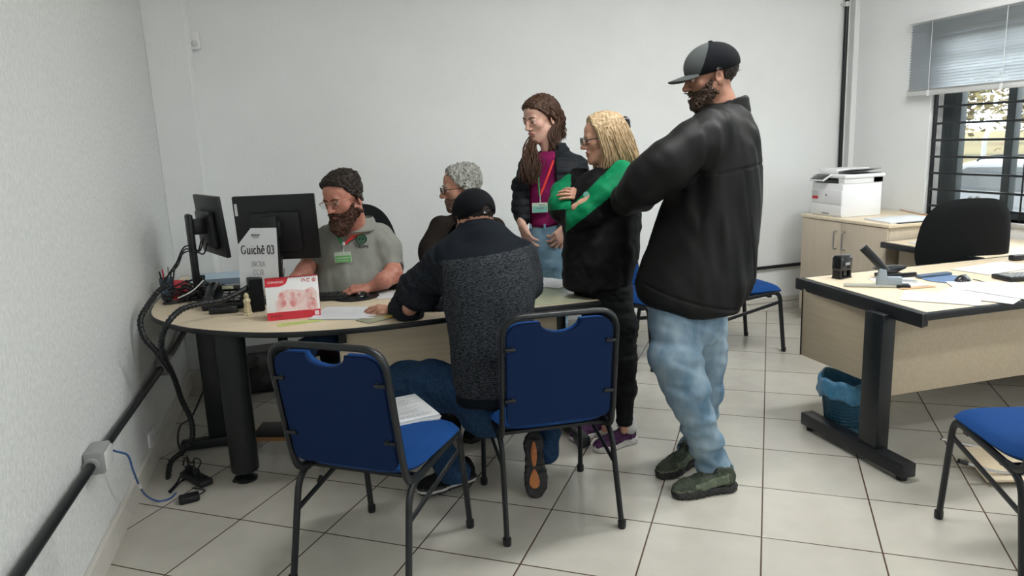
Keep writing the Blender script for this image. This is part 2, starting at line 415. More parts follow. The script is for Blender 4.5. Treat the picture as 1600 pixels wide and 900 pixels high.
# window wall with two openings (the second one lights the room from outside the frame)
W1 = (2.55, 4.41, .84, 2.16); W2 = (-1.6, 1.4, .84, 2.16)
TH = .22
bm = bmesh.new()
zs0, zs1 = W1[2], W1[3]
box(bm, (XW, YF, 0), (XW + TH, YB, zs0)); box(bm, (XW, YF, zs1), (XW + TH, YB, ZC))
for y0, y1 in ((YF, W2[0]), (W2[1], W1[0]), (W1[1], YB)): box(bm, (XW, y0, zs0), (XW + TH, y1, zs1))
struct('wall_right', bm, 'wall')
M['frame'] = mat('dark_window_metal', (.035, .045, .05), .45, noise=((20, 20, 20), (.045, .055, .06), 2))
M['sill'] = mat('window_sill_stone', (.55, .55, .54), .5, noise=((9, 9, 9), (.48, .48, .47), 3))
def window(idx, y0, y1, z0, z1):
    bm = bmesh.new()
    t = .045; xi = XW + .12
    for a, b2 in (((y0, z0), (y1, z0 + t)), ((y0, z1 - t), (y1, z1)), ((y0, z0), (y0 + t, z1)), ((y1 - t, z0), (y1, z1))):
        box(bm, (xi, a[0], a[1]), (xi + .06, b2[0], b2[1]), .003)
    w = struct('window_%d' % idx, bm, 'frame')
    n = max(2, int(round((y1 - y0) / .42)))
    st = (y1 - y0 - .1) / n
    for k in range(1, n):
        y = y1 - .13 - (k - .0) * st + .02
        bm = bmesh.new(); box(bm, (xi - .005, y - .032, z0 + t), (xi + .05, y + .032, z1 - t), .004); obj('mullion', bm, 'frame', w)
    bm = bmesh.new(); box(bm, (xi - .005, y1 - .16, z0 + t), (xi + .05, y1 - .045, z1 - t), .004); obj('sash_stile', bm, 'frame', w)
    bm = bmesh.new(); box(bm, (xi + .022, y0 + t, z0 + t), (xi + .027, y1 - t, z1 - t)); obj('pane', bm, 'glass', w)
    # security grille near the room face
    g = bmesh.new(); xg = XW + .025
    box(g, (xg, y1 - .03, z0), (xg + .02, y1 - .008, z1), .002); box(g, (xg, y0 + .008, z0), (xg + .02, y0 + .03, z1), .002)
    zz = z0 + .055
    while zz < z1:
        box(g, (xg - .004, y0 + .01, zz), (xg + .012, y1 - .01, zz + .016), .002); zz += .118
    yy = y1 - .74
    while yy > y0 + .2:
        tube(g, [(xg + .016, yy, z0), (xg + .016, yy, z1)], .006, 6); yy -= .72
    obj('security_bars', g, 'blackm', w)
    bm = bmesh.new(); box(bm, (XW - .015, y0 - .02, z0 - .03), (XW + TH, y1 + .02, z0), .004); obj('window_sill', bm, 'sill', w)
    return w
window(1, *W1); window(2, *W2)
light_area('window_portal', (XW + TH + .02, (W1[0] + W1[1]) / 2, 1.5), 1.3, 1.85, 1, (0, PI / 2, 0), portal=True)
light_area('window_portal', (XW + TH + .02, (W2[0] + W2[1]) / 2, 1.5), 1.3, 3.0, 1, (0, PI / 2, 0), portal=True)
# venetian blind on window 1
bl = thing('venetian_blind', 'white venetian blind half lowered over the barred window', 'window blind', (XW - .05, 3.6, 1.68))
y0, y1 = W1[0] - .12, 4.575
bm = bmesh.new(); box(bm, (XW - .075, y0, 2.205), (XW - .02, y1, 2.24), .003); obj('head_rail', bm, 'white', bl, world=True)
n = 23
for k in range(n):
    z = 2.195 - (k + .5) * (2.195 - 1.735) / n
    bm = bmesh.new(); rt = T(XW - .047, 0, z) @ RY(46)
    pr = [(-.0125, -.001), (0, .0012), (.0125, -.001), (.0125, -.0005), (0, .0017), (-.0125, -.0005)]
    va = [bm.verts.new(rt @ Vector((px, y0 + .005, pz))) for px, pz in pr]; vb = [bm.verts.new(rt @ Vector((px, y1 - .005, pz))) for px, pz in pr]
    for q in range(6): bm.faces.new((va[q], va[(q + 1) % 6], vb[(q + 1) % 6], vb[q]))
    bm.faces.new(va); bm.faces.new(vb)
    obj('slat', bm, 'blind', bl, world=True)
bm = bmesh.new(); box(bm, (XW - .064, y0 + .003, 1.695), (XW - .03, y1 - .003, 1.728), .004)
for k in range(5): box(bm, (XW - .062, y0 + .004, 1.728 + k * .003), (XW - .032, y1 - .004, 1.7295 + k * .003))
obj('bottom_rail', bm, 'offw', bl, world=True)
for y in (y1 - .20, y1 - .78, y1 - 1.36, y0 + .2):
    bm = bmesh.new()
    for dx in (-.062, -.030): tube(bm, [(XW + dx, y, 2.21), (XW + dx, y, 1.695)], .0016, 6)
    box(bm, (XW - .068, y - .009, 1.69), (XW - .063, y + .009, 1.73))
    obj('ladder_cord', bm, 'white', bl, world=True)
# skirting
def skirting(name, a, b_, nrm):
    a = Vector(a); b_ = Vector(b_); d = (b_ - a).normalized(); nn = Vector(nrm); L = (b_ - a).length
    bm = bmesh.new(); s = 0; j = random.Random(3)
    while s < L:
        e = min(s + .41, L)
        p = [a + d * (s + .001), a + d * (e - .001)]
        lo = Vector((min(p[0][0], p[1][0], (p[0] + nn * .012)[0]), min(p[0][1], p[1][1], (p[0] + nn * .012)[1]), 0)); hi = Vector((max(p[0][0], p[1][0], (p[0] + nn * .012)[0]), max(p[0][1], p[1][1], (p[0] + nn * .012)[1]), .075))
        box(bm, lo, hi, .0015, seg=1); s = e
    q = a + d * 0; e = a + d * L
    lo = Vector((min(q[0], e[0], (q + nn * .02)[0]), min(q[1], e[1], (q + nn * .02)[1]), .075)); hi = Vector((max(q[0], e[0], (q + nn * .02)[0]), max(q[1], e[1], (q + nn * .02)[1]), .115))
    box(bm, lo, hi, .004)
    struct(name, bm, 'skirt')
skirting('baseboard_left', (0, YF, 0), (0, 4.98, 0), (1, 0, 0))
skirting('baseboard_pilaster', (0, 4.98, 0), (.235, 4.98, 0), (0, -1, 0))
skirting('baseboard_back', (.235, YB, 0), (XW - .05, YB, 0), (0, -1, 0))
skirting('baseboard_right', (XW, YF, 0), (XW, YB - .06, 0), (-1, 0, 0))
# added, unseen ceiling lights that brighten the room (two rows of tube troffers)
for k, (x, y) in enumerate(((2.3, 2.5), (3.7, .2), (3.9, 2.9), (1.5, -2.0), (3.7, -2.0))):
    t = thing('added_ceiling_light', 'added unseen white ceiling troffer with two tubes, ' + ('over the near left floor', 'over the near right floor', 'over the right hand desk', 'at the rear left of the room', 'at the rear right of the room')[k], 'added ceiling light', (x, y, ZC))
    bm = bmesh.new(); box(bm, (-.62, -.12, -.05), (.62, .12, 0), .01); obj('housing', bm, 'white', t)
    for s in (-1, 1):
        bm = bmesh.new(); tube(bm, [(-.58, s * .055, -.068), (.58, s * .055, -.068)], .014, 12)
        obj('tube', bm, mat('added_lamp_tube', (.9, .9, .9), .4, emit=((.99, 1, .985), 22.0)), t)
    L_ = light_area('added_ceiling_glow', (x, y, ZC - .09), 1.2, .22, (20, 17, 29, 6, 18)[k], color=(.99, 1, .985))
# roller pipe / conduits
def box_r(bm, c, s, bev=.004): box(bm, [c[i] - s[i] / 2 for i in range(3)], [c[i] + s[i] / 2 for i in range(3)], bev)
pp = thing('conduit_pipe', 'black conduit pipe running low along the left wall with grey junction boxes', 'conduit', (.03, 2.5, .43))
bm = bmesh.new(); tube(bm, fillet([(.03, -3.4, .47), (.03, 2.72, .437)], .01), .0175, 14); tube(bm, [(.03, 2.86, .436), (.03, 4.05, .405)], .0175, 14)
tube(bm, spline([(.03, 4.15, .405), (.035, 4.5, .41), (.06, 4.82, .45), (.16, 4.94, .50), (.4, 4.96, .52)], 6), .0175, 12); obj('pipe', bm, 'blackm', pp, world=True)
for y, z in ((2.79, .437), (4.10, .405)):
    bm = bmesh.new(); box_r(bm, (.035, y, z), (.066, .125, .085), .01)
    for s in (-1, 1): tube(bm, [(.03, y + s * .055, z), (.03, y + s * .085, z)], .026, 14)
    jb = obj('junction_box', bm, 'grey', pp, world=True)
    bm = bmesh.new(); box_r(bm, (.070, y, z), (.006, .10, .066), .003)
    obj('cover_plate', bm, 'offw', jb, world=True)
bp_ = thing('conduit_pipe', 'black conduit pipe running along the back wall above the skirting', 'conduit', (3.9, 5.2, .38))
bm = bmesh.new(); tube(bm, [(2.2, 5.195, .352), (5.13, 5.195, .385)], .014, 12); obj('pipe', bm, 'blackm', bp_, world=True)
vp = thing('conduit_pipe', 'black vertical conduit pipe climbing the back wall beside the room corner', 'conduit', (5.145, 5.2, 1.5))
bm = bmesh.new(); tube(bm, [(5.15, 5.195, .36), (5.145, 5.195, ZC)], .0165, 14); obj('pipe', bm, 'blackm', vp, world=True)
for z in (1.05, 2.44):
    bm = bmesh.new(); tube(bm, [(5.145, 5.195, z), (5.145, 5.195, z + .035)], .022, 14); box_r(bm, (5.145, 5.213, z + .017), (.08, .012, .02), .002)
    obj('pipe_clip', bm, 'offw', vp, world=True)
# motion sensor
ms = thing('motion_sensor', 'small white motion sensor high on the pilaster edge in the left corner', 'sensor', (.25, 5.21, 2.2))
c = at(304, 63, 0); v = np.array(at(304, 63, 1)) - CP; P0 = CP + v * (5.19 - CP[1]) / v[1]
bm = bmesh.new(); prism(bm, rrect(.062, .115, .014), -.025, .022, .006, frameM(P0, (1, 0, 0), (0, 0, 1))); obj('housing', bm, 'white', ms, world=True)
bm = bmesh.new(); lathe(bm, [(0, .012), (.012, .010), (.02, 0), (.02, -.01)], 20, (0, 0, 0), rot=frameM((P0[0], P0[1] - .022, P0[2] - .022), (1, 0, 0), (0, 0, 1))); obj('lens', bm, 'offw', ms, world=True)
# outlet plate on left wall
def onwallx(px, py, X):
    v = CF + (px - 800) / FPX * CR - (py - 450) / FPX * CU
    return CP + v * (X - CP[0]) / v[0]
q = onwallx(235, 686, 0)
ot = thing('wall_outlet', 'white outlet plate on the left wall above the skirting', 'outlet', (0, q[1], q[2]))
bm = bmesh.new(); box(bm, (0, -.06, -.042), (.011, .06, .042), .003); obj('plate', bm, 'white', ot)
bm = bmesh.new(); box(bm, (.009, -.012, -.017), (.013, .012, .017), .002); obj('socket', bm, 'offw', ot)

# ------------------------------------------------------------------ outside the window
M['grass'] = mat('dry_grass', (.115, .115, .030), .95, noise=((.6, .6, .6), (.14, .085, .035), 5))
M['pave'] = mat('pale_pavement', (.13, .13, .125), .9, noise=((1, 1, 1), (.11, .11, .105), 3))
M['dirt'] = mat('red_earth', (.15, .065, .035), .95, noise=((2, 2, 2), (.12, .05, .028), 4))
M['bark'] = mat('tree_bark', (.07, .055, .045), .9, noise=((4, 4, 10), (.09, .07, .055), 4), bump=((10, 10, 3), .8, .03))
M['leaf'] = mat('leaves', (.12, .11, .035), .9, noise=((3, 3, 3), (.16, .11, .05), 4))
M['carw'] = mat('white_car_paint', (.155, .16, .17), .3, coat=.3, noise=((2, 2, 2), (.14, .145, .155), 1))
M['carg'] = mat('car_glass', (.06, .065, .07), .12, noise=((3, 3, 3), (.04, .045, .05), 1))
bm = bmesh.new(); box(bm, (XW + TH, -20, -.7), (11.5, 45, -.6)); struct('ground_pavement', bm, 'pave')
bm = bmesh.new(); box(bm, (11.5, -20, -.7), (22, 60, -.59)); struct('ground_lawn', bm, 'grass')
bm = bmesh.new(); box(bm, (22, -20, -.7), (28, 90, -.59)); struct('ground_earth', bm, 'dirt')
bm = bmesh.new(); box(bm, (28, -20, -.7), (140, 160, -.59)); struct('ground_far_lawn', bm, 'grass')
def car(loc, rz):
    t = thing('car', 'white car parked outside beyond the barred window', 'car', loc, rz)
    side = [(-2.1, .35), (-2.15, .75), (-1.7, .95), (-1.3, 1.0), (-.75, 1.42), (.55, 1.46), (1.35, 1.02), (2.0, .92), (2.15, .7), (2.1, .35)]
    bm = bmesh.new(); prism(bm, side, -.84, .84, .09, frameM((0, 0, 0), (1, 0, 0), (0, 0, 1)), seg=3); obj('body', bm, 'carw', t)
    bm = bmesh.new(); prism(bm, [(-1.15, 1.02), (-.7, 1.36), (-.1, 1.39), (-.1, 1.02)], -.85, .85, .0, frameM((0, 0, 0), (1, 0, 0), (0, 0, 1)))
    prism(bm, [(-.02, 1.02), (-.02, 1.39), (.5, 1.39), (1.12, 1.02)], -.85, .85, .0, frameM((0, 0, 0), (1, 0, 0), (0, 0, 1)))
    obj('side_window', bm, 'carg', t)
    for x in (-1.3, 1.3):
        for s in (-.8, .8):
            bm = bmesh.new(); lathe(bm, [(0, -.1), (.22, -.1), (.31, -.09), (.32, 0), (.31, .09), (.22, .1), (0, .1)], 24, (x, s, .32), rot=RX(90)); obj('wheel', bm, 'black', t)
    for s in (-.45, .45):
        bm = bmesh.new(); tube(bm, spline([(-.7, s, 1.44), (-.55, s, 1.50), (.3, s, 1.52), (.45, s, 1.47)], 5), .018, 8); obj('roof_rail', bm, 'blackm', t)
    return t
car((11.9, 9.3, -.6), math.radians(122))
def tree(loc, h, label, seed, lf=1, hs=1):
    t = thing('tree', label, 'tree', loc); rn = random.Random(seed)
    bm = bmesh.new(); tube(bm, spline([(0, 0, 0), (.05, .1, .8), (-.05, 0, 1.5), (.1, -.1, 2.2)], 5), [.17 - .004 * i for i in range(16)], 10)
    tips = []
    for k in range(9):
        a = rn.uniform(0, 2 * PI); L = rn.uniform(1.2, 2.2); z = rn.uniform(1.0, 2.2)
        e = Vector((math.cos(a) * L, math.sin(a) * L, z + L * .8)); tips.append(e)
        pts = spline([(0, 0, z), e * .5 + Vector((0, 0, z * .3)), e], 5); tube(bm, pts, [.07 - .05 * i / 10 for i in range(len(pts))], 7)
    obj('trunk', bm, 'bark', t)
    bm = bmesh.new()
    for k in range(3000):
        e = rn.choice(tips); c = e + Vector([rn.gauss(0, .55 + .25 * (lf > 2)) for _ in range(3)])
        d = Vector([rn.gauss(0, 1) for _ in range(3)]).normalized(); s = d.orthogonal().normalized() * .035 * lf; d *= .06 * lf
        bm.faces.new([bm.verts.new(c - s), bm.verts.new(c + d), bm.verts.new(c + s), bm.verts.new(c - d)])
    obj('crown', bm, 'leaf', t, smooth=0); t.scale = (hs, hs, hs)
tree((24.5, 17.6, -.6), 5, 'thin tree with bare forked trunk outside on the dry lawn', 4)
tree((38, 37, -.6), 6, 'distant leafy tree seen through the left window panes', 8, 3, 1.5)
tree((50, 31, -.6), 6, 'distant leafy tree seen through the right window panes', 11, 3, 1.5)
pt = thing('fence_post', 'pale concrete post on the dry lawn outside the window', 'post', (17.5, 14.9, -.59))
bm = bmesh.new(); tube(bm, fillet([(0, 0, 0), (0, 0, 1.6), (.25, .1, 1.95)], .15), .06, 10); obj('post', bm, 'grey', pt)
for x_, y_, s_, l_ in ((64, 50, 21, 'distant yellowish tree behind the middle window panes'), (62, 66, 22, 'distant yellowish tree furthest to the left behind the window')): tree((x_, y_, -.6), 6, l_, s_, 3, 1.6)
pt2 = dup(pt, (19.5, 13.9, -.59), 0, 'pale concrete post outside the window beside the forked tree')

# ------------------------------------------------------------------ chairs
def make_chair(label, loc, rz):
    t = thing('visitor_chair', label, 'chair', loc, rz, 'blue visitor chairs with black tube frames')
    for s in (-1, 1):
        x = .218 * s
        bm = bmesh.new()
        tube(bm, fillet([(x * 1.03, .245, .012), (x, .205, .425), (x, -.20, .385), (x * 1.05, -.275, .012)], [0, .06, .07, 0], 7), 1, 12, sec=(.0155, .0105), up=(1, 0, 0))
        f = obj('side_frame', bm, 'blackm', t)
        bm = bmesh.new(); tube(bm, [(x, .213, .352), (x * .99, -.225, .262)], 1, 8, sec=(.012, .006), up=(1, 0, 0)); obj('brace', bm, 'blackm', f)
        for p in ((x * 1.03, .246), (x * 1.05, -.277)):
            bm = bmesh.new(); lathe(bm, [(0, 0), (.014, 0), (.016, .006), (.0165, .03), (.0, .031)], 14, (p[0], p[1], 0)); obj('foot_cap', bm, 'black', f)
    bm = bmesh.new()
    box(bm, (-.215, .12, .388), (.215, .15, .402), .002); box(bm, (-.215, -.13, .378), (.215, -.10, .392), .002); obj('cross_bar', bm, 'blackm', t)
    # seat: domed cushion with a waterfall front
    def cushion(w, d, h, dome, r, n=26):
        bm = bmesh.new(); g = {}
        for side in (1, -1):
            for i in range(n + 1):
                for j in range(n + 1):
                    u, v = -1 + 2 * i / n, -1 + 2 * j / n
                    # square to superellipse
                    k = (abs(u) ** 5 + abs(v) ** 5) ** (1 / 5); mx = max(abs(u), abs(v))
                    sc = mx / k if k > 1e-6 else 1
                    x, y = u * sc, v * sc
                    e = max(0, 1 - mx ** 6) ** .5 if mx < 1 else 0
                    if mx >= 1 and side == -1: continue
                    z = side * h / 2 * e + (dome * (1 - mx * mx) if side > 0 else 0)
                    g[side, i, j] = bm.verts.new((x * w / 2, y * d / 2, z))
        for side in (1, -1):
            for i in range(n):
                for j in range(n):
                    q = [g.get((side, a, b_)) or g[1, a, b_] for a, b_ in ((i, j), (i + 1, j), (i + 1, j + 1), (i, j + 1))]
                    if side < 0: q.reverse()
                    try: bm.faces.new(q)
                    except ValueError: pass
        return bm
    bm = cushion(.47, .46, .062, .016, .06)
    for v in bm.verts:
        y = v.co.y
        if y > .1: v.co.z -= (y - .1) ** 2 * 1.3
        v.co.z += .438; v.co.y += .03
    obj('seat', bm, 'blue', t, smooth=60)
    # back loop
    lean = lambda z: -.215 - .075 * (z - .42) / .45
    loop = [(-.217, -.09, .392), (-.217, -.205, .40), (-.217, lean(.50), .50), (-.217, lean(.88), .885), (.217, lean(.88), .885), (.217, lean(.5), .5), (.217, -.205, .40), (.217, -.09, .392)]
    bm = bmesh.new(); tube(bm, fillet(loop, [0, .05, .02, .085, .085, .02, .05, 0], 8), 1, 12, sec=(.0105, .0155), up=(0, 0, 1)); obj('back_frame', bm, 'blackm', t)
    # back pad with hand hole notch
    w2, z0, z1 = .203, .455, .873
    def outline(inset):
        o = []
        a = w2 - inset
        top = z1 - inset; bot = z0 + inset
        pts = fillet([(-a, bot, 0), (a, bot, 0), (a, top, 0), (.075, top, 0)], [0, .04, .075, 0], 6)
        o += [(p[0], p[1]) for p in pts[1:]]
        o += [(.075 * math.cos(math.radians(q)), top - .045 * math.sin(math.radians(q))) for q in range(15, 166, 15)]
        pts = fillet([(-.075, top, 0), (-a, top, 0), (-a, bot, 0), (a, bot, 0)], [0, .075, .04, 0], 6)
        o += [(p[0], p[1]) for p in pts[:-1]]
        r = []
        for p in o:
            if not r or (abs(p[0] - r[-1][0]) + abs(p[1] - r[-1][1])) > 1e-4: r.append(p)
        if abs(r[0][0] - r[-1][0]) + abs(r[0][1] - r[-1][1]) < 1e-4: r.pop()
        return r
    yb = lean(.66)
    ang = math.atan2(.075, .45)
    fm = frameM((0, lean(0), 0), (1, 0, 0), (0, -math.sin(ang), math.cos(ang)))
    bm = bmesh.new(); prism(bm, outline(.002), -.004, .010, .003, fm, seg=1); o = obj('back_shell', bm, 'blueb', t)
    bm = bmesh.new(); prism(bm, outline(.006), -.034, -.002, .012, fm, seg=3); obj('back_cushion', bm, 'blue', t)
    for s in (-1, 1):
        for z in (.56, .765):
            bm = bmesh.new(); box(bm, (s * .190 - .018, -.007, -.006), (s * .190 + .022, .008, .006), .003); lathe(bm, [(0, .012), (.004, .011), (.005, .007)], 10, (s * .181, 0, 0), rot=None) 
            bmesh.ops.transform(bm, matrix=T(0, lean(z) - .014, z) @ RX(-9), verts=bm.verts); obj('bracket', bm, 'black', t)
    return t
ch1 = make_chair('blue chair in the left foreground with papers lying on its seat', (1.025, 2.55, 0), math.radians(-36))
dup(ch1, (1.70, 2.70, 0), math.radians(-3.5), 'blue chair under the man with the backwards black cap')
dup(ch1, (2.99, 4.43, 0), math.radians(-154.5), 'blue chair behind the blonde woman, facing the camera')
dup(ch1, (3.66, 4.39, 0), math.radians(-90), 'blue chair by the back wall, seen to the right of the tall man')
dup(ch1, (3.215, 1.755, 0), math.radians(-19), 'blue chair at the lower right edge, drawn up to the right desk')

# ------------------------------------------------------------------ left desk
dk = thing('meeting_desk', 'beige desk with a rounded left end and black edging, in the left corner', 'desk', (1.1, 3.5, 0))
poly = [(p[0], p[1]) for p in spline([(2.135, 3.135, 0), (1.6, 3.13, 0), (1.13, 3.10, 0), (.85, 3.12, 0), (.58, 3.21, 0), (.30, 3.42, 0), (.13, 3.66, 0), (.06, 3.84, 0), (.03, 4.08, 0)], 6)] + [(.03, 4.96), (.66, 4.96)] + \
       [(p[0], p[1]) for p in spline([(.66, 4.35, 0), (.70, 4.10, 0), (.85, 3.93, 0), (1.10, 3.88, 0)], 5)] + [(2.12, 3.88)]
bm = bmesh.new(); prism(bm, poly, .722, .7405); top = obj('tabletop', bm, 'lam', dk, world=True)
ring = [Vector((p[0], p[1], .7295)) for p in poly]
bm = bmesh.new(); tube(bm, ring, 1, 8, sec=(.006, .0125), closed=True); obj('edge_band', bm, 'black', top, world=True)
def glide(bm, x, y): lathe(bm, [(0, 0), (.05, 0), (.052, .01), (.035, .022), (.012, .026), (.012, .06)], 24, (x, y, 0))
bm = bmesh.new(); lathe(bm, [(0, .05), (.06, .05), (.062, .055), (.066, .70), (.066, .72), (0, .72)], 36, (.455, 3.40, 0)); glide(bm, .455, 3.40); obj('leg', bm, 'blackm', dk, world=True)
bm = bmesh.new(); box(bm, (.245, 3.85, .05), (.345, 3.88, .72), .008); box(bm, (.11, 3.825, .012), (.50, 3.885, .06), .008); obj('leg', bm, 'blackm', dk, world=True)
bm = bmesh.new(); box(bm, (2.02, 3.44, .05), (2.07, 3.56, .72), .008); box(bm, (2.02, 3.14, .014), (2.075, 3.80, .062), .006); box(bm, (2.01, 3.17, .69), (2.08, 3.82, .722), .004)
for y in (3.18, 3.76): lathe(bm, [(0, 0), (.018, 0), (.018, .006), (.006, .008), (.006, .02)], 12, (2.047, y, 0))
obj('leg', bm, 'blackm', dk, world=True)
bm = bmesh.new(); box(bm, (.93, 3.44, .28), (2.02, 3.458, .69), .002); obj('modesty_panel', bm, 'lam', dk, world=True)
bm = bmesh.new(); box(bm, (.93, 3.40, .60), (.965, 3.50, .72), .003); obj('bracket', bm, 'blackm', dk, world=True)
bm = bmesh.new(); box(bm, (.60, 4.0, .60), (.617, 4.9, .715), .002); obj('side_panel', bm, 'lamv', dk, world=True)
bm = bmesh.new(); box(bm, (.58, 4.84, .012), (.64, 4.9, .72), .004); obj('leg', bm, 'blackm', dk, world=True)
# computer tower under the desk
pc = thing('computer_tower', 'black computer case lying low on the floor at the back under the left desk', 'computer', (.46, 4.76, .0), math.radians(4))
bm = bmesh.new(); box(bm, (-.20, -.10, .012), (.20, .10, .27), .008); obj('case', bm, 'black', pc)
bm = bmesh.new(); box(bm, (-.19, -.112, .02), (.19, -.10, .262), .006); obj('front_bezel', bm, 'blackg', pc)
bm = bmesh.new()
for q in ((-.17, -.08), (.17, -.08), (-.17, .08), (.17, .08)): lathe(bm, [(0, 0), (.014, 0), (.014, .013), (0, .013)], 12, (q[0], q[1], 0))
obj('rubber_feet', bm, 'black', pc)
# foot rest
fr = thing('footrest', 'wooden footrest on bent chrome legs under the left desk', 'footrest', (.70, 3.60, 0), math.radians(-20))
bm = bmesh.new(); box(bm, (-.22, -.085, -.008), (.22, .085, .008), .003, rot=T(0, 0, .125) @ RX(7)); obj('board', bm, 'wood', fr)
bm = bmesh.new(); box(bm, (-.21, -.075, .0085), (.21, .075, .012), .001, rot=T(0, 0, .125) @ RX(7)); obj('rubber_mat', bm, 'black', fr)
for s in (-1, 1):
    bm = bmesh.new(); tube(bm, fillet([(s * .2, -.30, .012), (s * .2, -.10, .108), (s * .2, .10, .132), (s * .2, .16, .012)], .03), .006, 8); obj('leg', bm, 'steel', fr)
    bm = bmesh.new(); tube(bm, [(s * .2 - .0, -.315, .010), (s * .2, -.285, .018)], .010, 10); obj('rubber_foot', bm, 'black', fr)

# monitors
def monitor(label, c, yaw, w, h, tilt=4, pole=None, d=.035, deskz=.7405):
    """c = screen centre, yaw = angle of the screen's outward normal (deg, from +x)"""
    t = thing('computer_monitor', label, 'monitor', (c[0], c[1], deskz), math.radians(yaw + 90))
    # local: screen normal = -y ... back at +y
    z = c[2] - deskz
    tm = T(0, 0, z) @ RX(-tilt)
    bm = bmesh.new(); prism(bm, rrect(w, h, .008), 0, d * .62, .003, tm @ frameM((0, 0, 0), (1, 0, 0), (0, 0, 1)) @ T(0, 0, 0)); hs = obj('housing', bm, 'black', t)
    bm = bmesh.new(); prism(bm, rrect(w * .62, h * .62, .02), -.030, .001, .008, tm @ frameM((0, 0, 0), (1, 0, 0), (0, 0, 1)) @ T(0, -h * .06, 0)); obj('rear_bulge', bm, 'black', hs)
    bm = bmesh.new(); prism(bm, rrect(w - .03, h - .03, .003), d * .62 - .0005, d * .62 + .001, 0, tm @ frameM((0, 0, 0), (1, 0, 0), (0, 0, 1))); obj('screen', bm, 'blackg', hs)
    bm = bmesh.new()
    box(bm, (-.035, .085, .01), (.035, .115, z + .07), .012); obj('stand_column', bm, 'black', t)
    bm = bmesh.new(); box(bm, (-.045, .025, z - .04), (.045, .09, z + .04), .006); obj('pivot', bm, 'black', t)
    bm = bmesh.new(); prism(bm, rrect(.24, .19, .03), 0, .014, .004, T(0, .055, 0)); obj('base', bm, 'black', t)
    return t, tm
cm2 = at(432, 356, 3.74)
mt2, tm = monitor('black computer monitor seen from behind, right in front of the bearded man', cm2, 76, .415, .335)
bm = bmesh.new(); prism(bm, rrect(.014, .062, .002), -.0012, .0, 0, tm @ frameM((.192, .0, .10), (1, 0, 0), (0, 0, 1))); 
# (label sits on the housing's back, at its upper left as seen from the room)
bmesh.ops.transform(bm, matrix=T(.0, .0015, .0), verts=bm.verts)
for v in bm.verts: v.co.x = v.co.x
obj('asset_label', bm, 'offw', mt2)
bm = bmesh.new(); prism(bm, rrect(.014, .004, .001), -.003, .0, 0, tm @ frameM((-.09, .002, -.115), (1, 0, 0), (0, 0, 1))); obj('badge', bm, 'steel', mt2)
cm1 = at(327, 352, 3.92)
monitor('black computer monitor turned edge-on beside the left wall', cm1, 22, .44, .32)
# cable loops behind monitor 1
cb = thing('monitor_cable', 'black cables looping from the edge-on monitor to the desk', 'cable', (.2, 4.0, .74))
bm = bmesh.new()
for k, (dx, dy) in enumerate(((0, 0), (6, 8), (-4, 5))):
    pts = [at(318 + dx, 372 + dy, 3.92), at(312 + dx, 392 + dy * .6, 3.88), at(298 + dx, 384 + dy, 3.86), at(286, 388 + dy, 3.84), at(276 - dx * .4, 410 + dy, 3.83), at(264 + dx, 428 + dy, 3.83), at(256 + dx, 445, 3.82)]
    tube(bm, spline(pts, 7), .004, 8)
obj('cable', bm, 'black', cb, world=True)
cb2 = thing('monitor_cable', 'thin black cable hanging down from the middle monitor', 'cable', (.8, 3.7, .74))
bm = bmesh.new(); tube(bm, spline([at(441, 400, 3.77), at(441, 425, 3.76), at(442, 452, 3.74)], 5), .0035, 8); obj('cable', bm, 'black', cb2, world=True)

# sign "Guiche 03"
sg = thing('paper_sign', 'white paper sign reading Guichê 03 INCRA CCIR with a cut corner', 'sign', tuple(at(403, 440, 3.50)))
sc_ = at(403.5, 404, 3.50)
xd = np.array(at(437, 357, 3.47)) - np.array(at(393, 357, 3.50)); xd[2] = 0
sm = frameM(sc_, xd, (.03, .10, 1))
pw = .206; ph = .292
bm = bmesh.new(); prism(bm, [(-pw / 2, -ph / 2), (pw / 2, -ph / 2), (pw / 2, ph / 2), (-pw / 2 + .072, ph / 2), (-pw / 2, ph / 2 - .078)], -.001, .001, 0, sm); obj('sheet', bm, 'paper', sg, world=True)
tm_ = lambda x, y: sm @ T(x, y, .0016)
SCL = Matrix.Diagonal((1, 1.5, 1, 1))
polys_obj('lettering', serif_text('Guiche^ 03', .0395, .078, .024), tm_(0, .022) @ SCL, 'ink', sg, True)
polys_obj('small_lettering', serif_text('INCRA', .0235, .05, .022), tm_(0, -.038) @ SCL, 'inkg2', sg, True)
polys_obj('small_lettering', serif_text('CCIR', .0235, .05, .022), tm_(0, -.078) @ SCL, 'inkg2', sg, True)
bm = bmesh.new(); prism(bm, rrect(.046, .010, .003), .0, .0006, 0, tm_(-.008, .112)); prism(bm, rrect(.030, .003, .001), .0, .0006, 0, tm_(-.008, .101)); obj('header_mark', bm, 'inkg2', sg, True)

